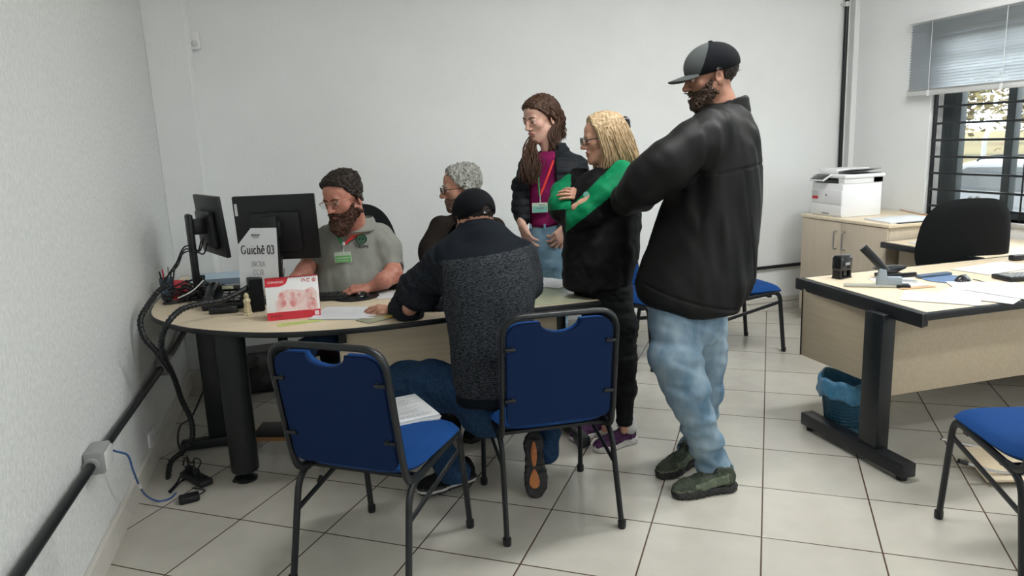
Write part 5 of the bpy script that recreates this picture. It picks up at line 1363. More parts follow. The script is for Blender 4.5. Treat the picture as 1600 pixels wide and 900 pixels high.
def glasses(par, R, c, sc, mcol='blackg', rim=.0019, shape=(.024, .017), full=True, lens=True, y0=.112, z0=.006):
    t_ = lambda x, y, z: Vector(R @ (np.array((x, y, z)) * sc) + c)
    bm = bmesh.new(); lbm = bmesh.new()
    for s in (-1, 1):
        pts = [t_(s * .032 + shape[0] * math.copysign(abs(math.cos(a)) ** .7, math.cos(a)), y0 - .010 * abs(s * math.cos(a) * .5 + .5) * .6, z0 + shape[1] * math.copysign(abs(math.sin(a)) ** .7, math.sin(a))) for a in [2 * PI * k / 28 for k in range(28)]]
        if full: tube(bm, pts, rim, 6, closed=True)
        else: tube(bm, pts[0:15], rim, 6)
        lbm.faces.new([lbm.verts.new(p) for p in pts])
        tube(bm, spline([t_(s * (.032 + shape[0]), y0 - .006, z0 + .006), t_(s * .071, y0 - .022, z0 + .008), t_(s * .082, .02, z0 + .008), t_(s * .084, -.008, z0 + .006), t_(s * .083, -.022, -.012)], 4), rim, 6)
    tube(bm, spline([t_(-.009, y0, z0 + .003), t_(0, y0 + .004, z0 + .006), t_(.009, y0, z0 + .003)], 4), rim, 6)
    g = obj('glasses', bm, mcol, par, True)
    obj('lenses', lbm, 'lens', g, True, smooth=0)
def hand_prims(f, R, c, side, curl=(20, 25, 28, 32), sc=1.0, thumb=(35, 20), spread=5, pc=1.0):
    """local: y along the fingers, x across (thumb at side*x), z back of the hand; c = wrist"""
    f.frame(R, c, sc)
    f.cone((0, -.02, 0), (0, .02, 0), .022, .024, .01, flat=((0, 0, 1), .8))
    kx = [.031, .010, -.011, -.031]; L = [(.040, .025, .020), (.045, .028, .021), (.041, .026, .020), (.032, .020, .018)]; ky = [.090, .095, .091, .082]
    for i in range(4):
        f.cone((side * kx[i] * .45, .018, 0), (side * kx[i], ky[i], .002), .016, .0125, .012)
        x, y, z = side * kx[i], ky[i], .002; a = 0; r = (.0092, .0096, .0092, .0080)[i]
        sp = math.radians(spread * (1.5 - i)) * side
        cr = curl[i] if not isinstance(curl[i], tuple) else curl[i][0]
        for j in range(3):
            a += math.radians((curl[i] if not isinstance(curl[i], tuple) else curl[i][j]) * (1, 1.3, .9)[j] if not isinstance(curl[i], tuple) else curl[i][j])
            d = np.array((math.sin(sp) * math.cos(a), math.cos(sp) * math.cos(a), -math.sin(a))) * L[i][j]
            q = np.array((x, y, z)) + d; f.cone((x, y, z), q, r * (1, .93, .86)[j], r * (.93, .86, .76)[j], .004); x, y, z = q
    t1, t2 = math.radians(thumb[0]), math.radians(thumb[1])
    p0 = np.array((side * .020, .022, -.006)); p1 = p0 + np.array((side * math.sin(t1) * math.cos(t2), math.cos(t1) * math.cos(t2), -math.sin(t2))) * .045
    t1 *= .7; p2 = p1 + np.array((side * math.sin(t1), math.cos(t1), -.25)) * .033; p3 = p2 + np.array((side * math.sin(t1 * .6), math.cos(t1 * .6), -.3)) * .026
    f.chain([p0, p1, p2, p3], [.017, .0125, .0108, .0090], .008); f.frame()
def hand_frame(d, back):
    d = np.array(d, float); d /= np.linalg.norm(d); b = np.array(back, float); b -= d * (b @ d); b /= np.linalg.norm(b); x = np.cross(d, b); return np.stack([x, d, b], -1)
def shoe(par, c, yaw, L=.29, mu='shoe_black', ms='sole_black', mt=None, pitch=0, side=1, label=None, rot=None, sole2=None, lace='black', roll=0, collar=1.0, mo=None, stripe=False):
    """c = heel contact on the ground; yaw as face_frame"""
    R = face_frame(yaw, pitch, roll) if rot is None else rot
    k = L / .29; c = np.array(c, float)
    lo, hi = bounds([R @ (np.array(q) * k) + c for q in [(x, y, z) for x in (-.06, .06) for y in (-.02, .31) for z in (-.01, .14)]], .02)
    f = Fd(lo, hi, .0036).frame(R, c, k)
    f.cone((0, .045, .050), (0, .075, .075), .036, .034, .0); f.chain([(0, .075, .062), (side * .004, .16, .046), (side * .006, .225, .036), (side * .002, .255, .034)], [.040, .040, .038, .030], .02, flat=((0, 0, 1), .85))
    f.cone((0, .05, .07), (0, .055, .100 * collar), .035, .034, .02)
    f.box((0, .05, .14 * collar), (.06, .07, .028), .004, .006, 'd'); f.cone((0, .055, .07), (0, .05, .13), .022, .026, .006, 'd')
    f.plane((0, 0, .018), (0, 0, -1), .003)
    f.noise(.0015, (90, 90, 90), 4, band=.008)
    V, Q = f.mesh(); lf = lambda C_: ((C_ - c) @ R) / k
    if mo: ov, rs = cut(V, Q, lambda C_: (lambda L_: (np.abs(L_[:, 0]) > .012) & (L_[:, 1] > .055) & (L_[:, 1] < .20) & (L_[:, 2] < .083 - .0 * L_[:, 1] - (L_[:, 1] - .08) * .22) & (L_[:, 2] > .040 + (.12 - L_[:, 1]) * .35 - .012) | ((L_[:, 1] > .175) & (L_[:, 2] < .040)))(lf(C_)))
    else: ov, rs = None, (V, Q)
    up = np_mesh('shoe', [rs], mu, par)
    if mo: np_mesh('side_panel', [ov], mo, up)
    f = Fd(lo, hi, .0034).frame(R, c, k)
    out = [(.0, .006, .034), (.0, .05, .040), (side * .002, .12, .037), (side * .006, .19, .046), (side * .005, .235, .044), (side * .002, .268, .030)]
    f.chain([(q[0], min(max(q[1], q[2]), .285 - q[2]), .018) for q in out], [q[2] for q in out], .02)
    f.plane((0, 0, .034), (0, 0, 1), .004); f.plane((0, 0, .001), (0, 0, -1), .004)
    f.noise(.002, (60, 160, 160), 9, rot=R, band=.01)
    V, Q = f.mesh()
    if stripe:
        a_, b_ = cut(V, Q, lambda C_: (lambda L_: (L_[:, 2] > .012) & (L_[:, 2] < .023))(lf(C_))); so_ = np_mesh('sole', [b_], 'sole_black', up); np_mesh('midsole', [a_], ms, up)
    else: so_ = np_mesh('sole', [V_ for V_ in [(V, Q)]], ms, up)
    if mt:      # insets of another colour under the sole
        bm = bmesh.new(); fm = frameM(R @ np.array((0, 0, 0)) + c, R @ np.array((1, 0, 0)), R @ np.array((0, 1, 0)))
        prism(bm, [(0.013 * math.cos(a) * k, (.10 + .055 * math.sin(a)) * k) for a in [q * PI / 8 for q in range(16)]], -.0025, .003, .001, fm); prism(bm, [((.021 + .009 * math.sin(a)) * math.cos(a) * k, (.205 + .042 * math.sin(a)) * k) for a in [q * PI / 8 for q in range(16)]], -.0025, .003, .001, fm)
        obj('sole_inset', bm, mt, so_, True)
    bm = bmesh.new()
    for j in range(5):
        y, z = (.105 + j * .021) * k, (.094 - j * .0085) * k
        pts = [R @ np.array((x * k, y + (.006 if j % 2 else -.006) * x / .02, z - abs(x) * .28)) + c for x in (-.022, -.01, .0, .01, .022)]; tube(bm, spline(pts, 3), .0028, 6)
    for s in (-1, 1): tube(bm, spline([R @ (np.array(q) * k) + c for q in ((0, .098, .10), (s * .02, .095, .108), (s * .032, .105, .098), (s * .015, .102, .10))], 4), .0024, 6)
    obj('laces', bm, lace, up, True)
    return up
def locks(name, roots, m, par, r=.0035, n=10, jit=.008, wave=(.006, 3), seed=1, per=5, r1=.0012):
    """strands: every root is a list of world points; copies are scattered around it"""
    rn = random.Random(seed); bm = bmesh.new()
    for pts in roots:
        sp_ = pts[0] if isinstance(pts[0], (int, float)) else 1.0
        if isinstance(pts[0], (int, float)): pts = pts[1:]
        for q in range(per):
            o = Vector([rn.gauss(0, jit) for _ in range(3)]) * sp_; ph = rn.uniform(0, 6.28); o2 = Vector([rn.gauss(0, jit) for _ in range(3)]) * sp_
            S_ = spline([Vector(p) + o * (.35 + .65 * i / len(pts)) + o2 * (i / len(pts)) for i, p in enumerate(pts)], 6); N_ = len(S_)
            for i, p in enumerate(S_):
                t = i / N_; a = ph + t * wave[1] * 2 * PI; S_[i] = p + Vector((math.cos(a) * RH[0], math.cos(a) * RH[1], math.sin(a) * .4)) * wave[0] * min(1, t * 2) + Vector(FH) * math.sin(a) * wave[0] * .6 * t
            tube(bm, S_, [r * (1 - .0 * i / N_) if i < N_ * .6 else r + (r1 - r) * (i / N_ - .6) / .4 for i in range(N_)], 6)
    return obj(name, bm, m, par, True, smooth=180)

def skin(name, col, red): return mat(name, col, .48, noise=((38, 38, 38), red, 3), bump=((220, 220, 220), .25, .0008), spec=.4)
M['skin1'] = skin('skin_ruddy', (.50, .235, .17), (.43, .165, .12)); M['skin2'] = skin('skin_tan', (.47, .25, .17), (.41, .19, .13))
M['skin3'] = skin('skin_brown', (.40, .205, .135), (.35, .16, .11)); M['skin4'] = skin('skin_fair', (.60, .38, .29), (.55, .30, .235)); M['skin5'] = skin('skin_warm', (.55, .31, .21), (.49, .24, .165))
M['lip'] = mat('lips', (.40, .17, .135), .5, noise=((90, 90, 90), (.36, .145, .115), 2)); M['eyewhite'] = mat('eye_white', (.42, .39, .37), .3, noise=((90, 90, 90), (.5, .45, .43), 1)); M['iris_brown'] = mat('iris_brown', (.03, .016, .009), .15, noise=((300, 300, 300), (.05, .028, .015), 1))
def hairm(name, a, b, rough=.55): return mat(name, a, rough, noise=((120, 120, 30), b, 3), bump=((420, 420, 60), .35, .001), spec=.3)
M['hair_dark'] = hairm('hair_dark_brown', (.014, .009, .007), (.028, .018, .013)); M['beard_red'] = hairm('beard_auburn', (.034, .013, .008), (.065, .025, .014)); M['hair_grey'] = hairm('hair_grey', (.16, .16, .145), (.36, .36, .33))
M['hair_brown'] = hairm('hair_wavy_brown', (.035, .016, .010), (.085, .040, .022)); M['hair_blond'] = hairm('hair_blonde', (.33, .215, .11), (.60, .455, .285)); M['beard_brown'] = hairm('beard_brown', (.040, .022, .014), (.075, .045, .03)); M['stubble'] = hairm('stubble', (.10, .06, .045), (.16, .10, .075))
def cloth(name, a, b, sc=(300, 300, 300), rough=.85, bs=.5, th=(.35, .65), sheen=0, spec=.12):
    if max(a) < .028: a = tuple(q * .62 for q in a); b = tuple(q * .62 for q in b)
    return mat(name, a, rough, noise=(sc, b, 3, th), bump=((650, 650, 650), bs, .001), sheen=sheen, spec=spec)
M['polo'] = cloth('grey_pique', (.235, .24, .215), (.285, .29, .262)); M['polo_trim'] = cloth('polo_dark_trim', (.05, .06, .055), (.07, .08, .075))
M['jacket_brown'] = cloth('dark_brown_jacket', (.022, .017, .015), (.032, .025, .022)); M['heather'] = cloth('heather_knit', (.014, .017, .021), (.115, .125, .140), (95, 95, 330), .95, .8, (.38, .70)); M['yoke'] = cloth('dark_navy_knit', (.010, .014, .020), (.016, .021, .03))
M['sleeve_heather'] = cloth('heather_sleeve_knit', (.010, .013, .018), (.046, .052, .062), (95, 95, 330), .95, .8, (.36, .72)); M['jeans_dark'] = cloth('dark_denim', (.012, .034, .080), (.024, .055, .115), (90, 90, 90)); M['jeans_light'] = cloth('light_denim', (.10, .175, .25), (.30, .39, .455), (13, 13, 6), .9, .6, (.30, .75)); M['jeans_mid'] = cloth('mid_denim', (.11, .20, .27), (.20, .31, .39), (14, 14, 8), .9, .6, (.3, .72))
M['puffer'] = cloth('black_puffer', (.013, .016, .020), (.02, .024, .03), rough=.55); M['magenta'] = cloth('magenta_knit', (.145, .006, .055), (.185, .010, .075)); M['greenj'] = cloth('green_jersey', (.0, .17, .065), (.004, .22, .09), (20, 20, 20), .6); M['jersey_black'] = cloth('black_jersey', (.009, .008, .010), (.014, .013, .016), (20, 20, 20), .6)
M['leggings'] = cloth('black_leggings', (.012, .013, .014), (.018, .019, .021), (30, 30, 30), .7); M['windbreaker'] = cloth('charcoal_jacket', (.008, .009, .0085), (.012, .013, .0125), (14, 14, 14), .56, .3, spec=.18); M['cap_black'] = cloth('black_cap', (.008, .009, .012), (.013, .014, .018)); M['cap_grey'] = cloth('grey_cap_front', (.055, .062, .062), (.085, .092, .090), (500, 500, 500))
M['shoe_black'] = cloth('black_mesh_shoe', (.010, .010, .012), (.02, .02, .022)); M['shoe_green'] = cloth('olive_mesh_shoe', (.045, .055, .040), (.075, .088, .065), (25, 25, 25), .7); M['shoe_olive'] = cloth('olive_overlay', (.11, .135, .095), (.14, .165, .12), (40, 40, 40), .55); M['shoe_purple'] = cloth('purple_mesh_shoe', (.045, .016, .05), (.09, .035, .095), (40, 40, 40), .7)
M['sole_black'] = mat('black_rubber', (.012, .012, .013), .6, bump=((90, 90, 300), .6, .003), noise=((9, 9, 9), (.016, .016, .017), 1)); M['sole_white'] = mat('white_foam_sole', (.55, .54, .52), .6, bump=((90, 90, 90), .3, .002), noise=((20, 20, 20), (.48, .47, .45), 2)); M['sock'] = cloth('white_sock', (.5, .5, .5), (.6, .6, .6))
def person(label, c): return thing('person', label, 'person', tuple(c))
LIPZ = lambda c, R, sc, ns=1: (lambda C_: ((lambda L_: ((np.abs(L_[:, 0]) < .0225) & (L_[:, 1] > .082) & (L_[:, 2] < -.046) & (L_[:, 2] > -.0705)).astype(int) * ns)(((C_ - c) @ R) / sc)))
def folds(f, amp, along, seed, freq=(4, 26), band=.03, mask=None):
    """creases running across the direction 'along'"""
    a = np.array(along, float); a /= np.linalg.norm(a); o = np.cross(a, (0.3, .5, .8)); o /= np.linalg.norm(o); p = np.cross(a, o); Rm = np.stack([a, o, p], -1)
    return f.noise(amp, (freq[1], freq[0], freq[0]), seed, rot=Rm, band=band, mask=mask)
def collar_ring(f, c, r, h, th, tilt=(0, 0), k=.006):
    """standing collar: ring band around c"""
    ax = np.array((tilt[0], tilt[1], 1.0)); ax /= np.linalg.norm(ax); x = np.cross((0, 1, 0), ax); x /= np.linalg.norm(x); y = np.cross(ax, x)
    R = np.stack([x, y, ax], -1); f.frame(R, c); f.loft([(-.02, 0, 0, r * 1.12 + th, r * 1.08 + th), (h, 0, 0, r + th, r * .98 + th)], .02); f.frame(); return R
def lanyard(par, pts, m, w=.008, name='lanyard'):
    bm = bmesh.new(); tube(bm, spline([at(*p) for p in pts], 6), 1, 6, sec=(w, .0012), up=tuple(FH)); return obj(name, bm, m, par, True)
M['lanyard_red'] = cloth('red_ribbon', (.50, .03, .03), (.56, .05, .04)); M['lanyard_green'] = cloth('green_ribbon', (.03, .22, .07), (.05, .28, .1)); M['badge'] = mat('badge_card', (.55, .62, .52), .35, noise=((60, 60, 60), (.48, .56, .46), 2)); M['badge_green'] = mat('badge_green', (.13, .42, .12), .35, noise=((60, 60, 60), (.16, .5, .15), 2)); M['badge_teal'] = mat('badge_teal', (.16, .45, .36), .35, noise=((60, 60, 60), (.2, .5, .42), 2))

# ================================================================= the tall man in the charcoal jacket
def tall_man():
    D = 3.15
    t = person('tall bearded man standing in charcoal jacket, light jeans and grey-fronted black cap, seen from behind', (2.38, 2.72, 0))
    R = face_frame(93, 9); c = at(1113, 122, D); sc = 1.05; hp = dict(wide=1.0, nose=1.25)
    hl, hh = bounds([at(1040, 60, D), at(1190, 230, D)], .12)
    f = Fd(hl, hh, .003).frame(R, c, sc); head_prims(f, **hp); f.frame()
    f.cone(at(1120, 140, D), at(1138, 190, D + .01), .058, .068, .03)
    V1 = f.mesh()
    # hidden core, arms, legs under the clothes
    f = Fd(*bounds([at(940, 170, D - .1), at(1180, 790, D - .15), at(1060, 740, D + .4)], .12), .009)
    kpx(f, [(1138, 185, D, 24), (1110, 330, D, 45), (1090, 480, D, 45)], .03)
    kpx(f, [(1138, 200, D, 18), (1085, 225, D - .10, 17), (1000, 298, D - .05, 12), (988, 305, D + .12, 9)], .02); kpx(f, [(1138, 200, D, 18), (1110, 230, D + .22, 17), (1010, 310, D + .30, 12), (985, 300, D + .15, 9)], .02)
    kpx(f, [(1065, 500, D - .02, 30), (1070, 610, D - .05, 18), (1110, 735, D, 12)], .02); kpx(f, [(1110, 500, D + .1, 30), (1108, 600, D + .22, 18), (1082, 700, D + .33, 12)], .02)
    for q, b_ in ((at(1000, 292, D + .12), at(1025, 272, D + .28)), (at(1000, 292, D + .17), at(1020, 285, D + .05))): hand_prims(f, hand_frame(b_ - q, -RH), q, 1, (40, 40, 40, 40), 1.0)
    body = np_mesh('body', [V1, f.mesh()], ['skin3', 'lip'], t, LIPZ(c, R, sc))
    head_eyes(body, R, c, sc)
    hpk = dict(hp)
    # hair at the nape and temple, beard
    patch_hair('hair', R, c, sc, hp, lambda x, y, z: .006 + 0 * x, lambda x, y, z: np.maximum(np.maximum(y - .020 - np.maximum(0, (z - .0)) * .2, -.065 - z), np.where(np.abs(x) > .055, np.where((y > -.035) & (z < .022), .01 - .0 * z, -.01), -.01)), 'hair_dark', t, seed=3)
    patch_hair('beard', R, c, sc, hp, lambda x, y, z: .0060 + .007 * np.clip((-.055 - z) / .05, 0, 1), beard_mask(), 'beard_brown', t, nz=(.0025, 300), seed=9)
    # eyebrow
    for s in (-1, 1):
        bm = bmesh.new(); tube(bm, spline([R @ (np.array(q) * sc) + c for q in ((s * .014, .097, .026), (s * .030, .096, .031), (s * .046, .084, .026))], 4), [.0035] * 8 + [.0015], 6); obj('eyebrow', bm, 'hair_dark', body, True)
    # cap
    f = Fd(*bounds([at(1035, 55, D), at(1170, 160, D)], .14), .003).frame(R, c, sc)
    f.ell((0, -.005, .050), (.088, .115, .092), .0); f.plane((0, 0, .018), np.array((0, .0, -1)), .004)
    f.plane((0, 0, .005), np.array((0, -.25, -1)), .004)
    f.ell((0, -.012, .035), (.081, .101, .086), .003, 'd')
    f.ell((0, -.012, .143), (.010, .010, .005), .003)
    f.put(lambda X, Y, Z: np.sqrt(X ** 2 + ((Y + .112) / 1) ** 2 + (Z - .018) ** 2) - .026, (-.03, -.15, -.01), (.03, -.08, .05), .004, 'd')
    V, Q = f.mesh()
    lf = lambda C_: ((C_ - c) @ R) / sc
    front, rest = cut(V, Q, lambda C_: (lambda L_: (L_[:, 1] - (.058 - (L_[:, 2] - .03) * .52)) > 0)(lf(C_)))
    cp = np_mesh('cap', [rest], 'cap_black', t); np_mesh('front_panel', [front], 'cap_grey', cp)
    f = Fd(*bounds([at(1030, 90, D), at(1110, 140, D)], .12), .0026).frame(R, c, sc)
    X_, Y_, Z_ = f.loc(); X_, Y_, Z_ = np.broadcast_arrays(X_, Y_, Z_)
    rr = np.sqrt((X_ / .080) ** 2 + ((Y_ - .082) / .098) ** 2); zb = .033 - .16 * (Y_ - .08) - 3.2 * X_ ** 2
    f.F = (np.maximum(np.maximum((rr - 1) * .07, np.abs(Z_ - zb) - .0028), .066 - Y_)).astype(np.float32)
    np_mesh('cap_brim', [f.mesh()], 'cap_grey', cp)
    bm = bmesh.new(); tube(bm, [R @ (np.array((x, -.105 - .004 * math.cos(x * 50), .008)) * sc) + c for x in (-.03, -.015, 0, .015, .03)], 1, 6, sec=(.008, .002)); obj('cap_strap', bm, 'offw', cp, True)
    # jacket
    f = Fd(*bounds([at(945, 135, D - .2), at(1190, 500, D - .2), at(1080, 400, D + .3)], .12), .0055)
    lpx(f, [(160, 1105, 1160, D, .075), (172, 1088, 1168, D, .10), (190, 1078, 1175, D, .14), (215, 1068, 1183, D, .17), (260, 1058, 1185, D, .185), (320, 1035, 1183, D, .185), (380, 1012, 1178, D, .185), (440, 990, 1170, D, .19), (470, 995, 1158, D, .185), (484, 1040, 1150, D, .17)], .0, 2.4)
    cpx(f, [(1112, 205, D - .12, 34), (1085, 228, D - .16, 36), (1040, 262, D - .18, 38), (1006, 288, D - .15, 31), (990, 298, D - .08, 27)], .05)
    cpx(f, [(996, 300, D - .10, 27), (978, 310, D + .02, 24), (974, 315, D + .10, 20)], .03)
    cpx(f, [(1110, 210, D + .18, 32), (1040, 262, D + .24, 30), (1000, 305, D + .25, 24), (978, 318, D + .12, 20)], .04)
    hem = at(1075, 487, D)
    armk = lambda P: np.clip(((at(1075, 260, D) - P) @ RH) / .06, 0, 1)
    folds(f, .0042, at(975, 300, D) - at(1085, 225, D), 22, (4, 22), mask=armk)
    bk = lambda P: (1 - armk(P)) * np.clip((P[:, 2] - .72) / .1, .3, 1)
    f.noise(.0085, (13, 13, 1.6), 31, mask=bk); f.noise(.004, (30, 30, 3.5), 33, mask=bk); f.noise(.0015, (7, 7, 7), 34)
    I = np.nonzero(np.abs(f.F) < .03); P = np.stack([f.ax[i][I[i]] for i in range(3)], -1); g = lambda d, w: np.exp(-(d / w) ** 2)
    zy = at(1140, 262, D)[2]; yoke_seam = g(P[:, 2] - zy - .02 * np.sin(((P - at(1140, 262, D)) @ RH) * 9), .005) * (((P - at(1100, 262, D)) @ RH) > 0)
    hem_l = at(985, 432, D); hem_r = at(1158, 474, D); hx = np.clip(((P - hem_l) @ RH) / ((hem_r - hem_l) @ RH), 0, 1); hem_seam = g(P[:, 2] - (hem_l[2] + (hem_r[2] - hem_l[2]) * (1 - (1 - hx) ** 1.6)), .005)
    back_seam = g(((P - at(1150, 300, D)) @ RH) + (P[:, 2] - 1.2) * .10, .004) * (P[:, 2] < zy) * (((P - at(1150, 300, D)) @ FH) < .05)
    f.F[I] += (.0045 * (yoke_seam + hem_seam + .7 * back_seam)).astype(np.float32)
    # hem band and yoke seam
    Zv = f.loc()[2]
    V, Q = f.mesh()
    jk = np_mesh('jacket', [(V, Q)], 'windbreaker', t)
    f = Fd(*bounds([at(1070, 140, D), at(1175, 200, D)], .10), .004); f.frame(VF, at(1136, 172, D + .0))
    f.loft([(-.02, 0, 0, .105, .095), (.03, .002, 0, .088, .082), (.058, .004, .0, .082, .078)], .0); f.loft([(.0, -.004, 0, .080, .074), (.08, -.004, 0, .076, .072)], .004, 'd'); f.frame()
    f.noise(.003, (25, 25, 12), 5); np_mesh('collar', [f.mesh()], 'windbreaker', jk)
    # yoke seam line across the back and side seam
    bm = bmesh.new()
    # jeans
    f = Fd(*bounds([at(1005, 470, D - .2), at(1150, 735, D - .1), at(1070, 720, D + .5)], .1), .0055)
    cpx(f, [(1072, 470, D + .02, 52), (1074, 500, D + .02, 52)], .03)
    cpx(f, [(1054, 495, D - .04, 40), (1056, 560, D - .06, 39), (1072, 610, D - .08, 34), (1090, 655, D - .06, 27), (1106, 700, D - .02, 24), (1113, 722, D - .0, 25), (1117, 732, D, 25)], .03)
    cpx(f, [(1100, 495, D + .08, 36), (1104, 560, D + .14, 29), (1106, 610, D + .20, 23), (1100, 650, D + .25, 21), (1088, 690, D + .31, 21), (1084, 706, D + .33, 21)], .03)
    f.noise(.003, (7, 7, 10), 12); f.noise(.0035, (9, 9, 34), 14); folds(f, .003, (.6, 0, 1), 15, (6, 38))
    zk = lambda P: np.clip((.28 - P[:, 2]) / .15, 0, 1) * .9 + .25
    f.noise(.008, (9, 9, 34), 18, mask=zk)
    jn = np_mesh('jeans', [f.mesh()], 'jeans_light', t)
    shoe(t, np.array(onz(1150, 762, .0)), 76, .300, 'shoe_green', 'sole_black', side=1, lace='black', mo='shoe_olive')
    h2 = np.array(onz(1092, 722, 0)); shoe(t, h2 + FH * .02, 52, .285, 'shoe_green', 'sole_black', side=-1, lace='black', mo='shoe_olive')
    f = Fd(*bounds([at(1090, 700, D), at(1150, 770, D)], .06), .005); cpx(f, [(1119, 715, D, 14), (1124, 742, D, 13)]); np_mesh('sock', [f.mesh()], 'sock', t)
tall_man()

# ================================================================= the blonde woman with crossed arms
def blonde_woman():
    D = 3.58
    t = person('blonde woman with glasses, arms crossed, in green and black track jacket and black leggings', tuple(onz(965, 690, 0)))
    R = face_frame(82, 5); c = at(944, 219, D); sc = .98; hp = dict(wide=.95, nose=1.15, jaw=.9)
    f = Fd(*bounds([at(900, 170, D), at(1000, 300, D)], .12), .003).frame(R, c, sc); head_prims(f, **hp); f.frame()
    f.cone(at(948, 235, D), at(958, 285, D + .01), .048, .055, .03); V1 = f.mesh()
    f = Fd(*bounds([at(860, 250, D - .1), at(1000, 690, D - .1), at(960, 690, D + .3)], .12), .009)
    kpx(f, [(955, 285, D, 22), (940, 380, D, 38), (940, 455, D, 38)], .03)
    kpx(f, [(958, 285, D, 15), (975, 285, D - .1, 13), (915, 340, D - .12, 11), (886, 322, D - .02, 8)], .02); kpx(f, [(955, 285, D, 15), (925, 285, D + .15, 13), (872, 325, D + .08, 11), (902, 325, D - .1, 8)], .02)
    kpx(f, [(958, 460, D - .03, 24), (972, 560, D - .05, 15), (975, 672, D, 9)], .02); kpx(f, [(938, 460, D + .1, 24), (945, 560, D + .12, 15), (945, 670, D + .15, 9)], .02)
    V2 = f.mesh()
    # near hand resting on the far sleeve, far hand on the near arm
    q1 = at(902, 318, D - .16); f1 = Fd(*bounds([q1], .16), .0026); hand_prims(f1, hand_frame(at(938, 312, D - .17) - at(908, 322, D - .16), -FH + UPV * .3), at(904, 322, D - .160), 1, (60, 62, 64, 66), .85)
    q2 = at(892, 302, D - .06); f2 = Fd(*bounds([q2], .15), .0026); hand_prims(f2, hand_frame(at(884, 299, D - .10) - at(906, 306, D - .05), UPV * .6 - FH), at(912, 308, D - .01), -1, (14, 18, 22, 26), .8)
    body = np_mesh('body', [V1, V2, f1.mesh(), f2.mesh()], ['skin5', 'lip'], t, LIPZ(c, R, sc)); head_eyes(body, R, c, sc)
    bm = bmesh.new(); tube(bm, spline([R @ (np.array(q) * sc) + c for q in ((-.014, .097, .027), (-.030, .096, .031), (-.046, .084, .027))], 4), .0022, 6); obj('eyebrow', bm, 'hair_blond', body, True)
    glasses(t, R, c, sc, 'blackg', .0024, (.025, .018), z0=.007, y0=.113)
    # hair: crown shell plus long locks to the shoulders
    patch_hair('hair', R, c, sc, hp, lambda x, y, z: .016 + .006 * np.clip(z / .1, 0, 1), lambda x, y, z: np.maximum(y - .070 + np.clip((.075 - z) * 1.05, 0, .12), -.075 - z), 'hair_blond', t, seed=5, nz=(.0014, 220), dirn=None)
    def L(x, y, z): return R @ (np.array((x, y, z)) * sc) + c
    roots = []; rn = random.Random(3)
    for k in range(16):        # near (left) side of the head; x negative = person's left = towards the room
        u = k / 15; y0 = .045 - .13 * u
        roots.append([L(-.035, y0 + .02, .118 - .02 * u), L(-.080, y0, .055), L(-.092, y0 - .012, -.01), L(-.090, y0 - .02 - .02 * u, -.08), L(-.080, y0 - .02 - .03 * u, -.135), L(-.070, y0 - .012 - .05 * u, -.170 + .02 * u)])
    for k in range(12):
        u = k / 11 - .5
        roots.append([L(u * .08, -.09, .10), L(u * .13, -.115, .03), L(u * .15, -.128, -.05), L(u * .15, -.132, -.11), L(u * .13, -.125, -.165 + rn.uniform(-.01, .01))])
    for k in range(8):
        u = k / 7; roots.append([L(.05, .02 - .1 * u, .10), L(.085, .03 - .1 * u, .0), L(.085, .03 - .1 * u, -.08), L(.07, .04 - .1 * u, -.16)])
    locks('hair_locks', roots, 'hair_blond', t, .0030, jit=.0075, wave=(.004, 1.6), seed=4, per=16)
    # tied-back strands and clip
    roots = [[L(-.03, .065, .10 - .01 * k), L(-.07, .03, .085 - .012 * k), L(-.075, -.03, .06 - .006 * k), L(-.045, -.095, .055)] for k in range(4)]
    locks('tied_strands', roots, 'hair_blond', t, .004, jit=.005, wave=(.001, 1), seed=7, per=7)
    f = Fd(*bounds([L(0, -.11, .06)], .08), .003).frame(R, c, sc); f.ell((-.028, -.108, .070), (.020, .026, .034), .0); f.cone((-.045, -.075, .092), (-.03, -.125, .050), .009, .009, .004)
    np_mesh('hair_clip', [f.mesh()], 'blackg', t)
    # jacket
    f = Fd(*bounds([at(852, 245, D - .2), at(1005, 460, D - .2), at(930, 350, D + .3)], .12), .005)
    lpx(f, [(262, 925, 982, D, .07), (275, 905, 995, D, .10), (300, 893, 1003, D, .13), (340, 884, 1003, D, .14), (390, 878, 999, D, .145), (430, 877, 990, D, .15), (449, 880, 984, D, .145)], .0, 2.3)
    cpx(f, [(972, 275, D - .10, 24), (945, 306, D - .14, 23), (916, 334, D - .15, 20), (903, 345, D - .13, 16)], .03)
    cpx(f, [(902, 344, D - .13, 16), (884, 334, D - .02, 14), (880, 328, D + .06, 13)], .02)
    cpx(f, [(908, 282, D + .12, 21), (882, 304, D + .12, 19), (874, 322, D + .05, 17), (878, 325, D - .02, 17)], .03); cpx(f, [(876, 322, D + .02, 17), (890, 330, D - .06, 14), (905, 334, D - .12, 12)], .02)
    folds(f, .006, (0, 0, 1), 41, (4, 12)); f.noise(.004, (20, 20, 3), 42); f.noise(.0025, (32, 32, 32), 44)
    V, Q = f.mesh()
    # green panels: outer sleeves and shoulder yoke, above the sleeve's middle line
    def green(C_):
        d = C_ - CP; z = d @ CF; X = 800 + FPX * (d @ CR) / z; Y = 450 - FPX * (d @ CU) / z
        dp = z - D
        near = (dp < .04) & (X > 884) & (X < 1000) & (Y < 350 - (X - 888) * .80 + 10) & (Y > 330 - (X - 888) * .985 - 4) & (Y > 248)
        far = (X < 892) & (Y < 330) & (Y > 272)
        return near | (far & (Y < 329 - (X - 858) * .08))
    g, rest = cut(V, Q, green)
    jk = np_mesh('track_jacket', [rest], 'jersey_black', t); np_mesh('green_panel', [g], 'greenj', jk)
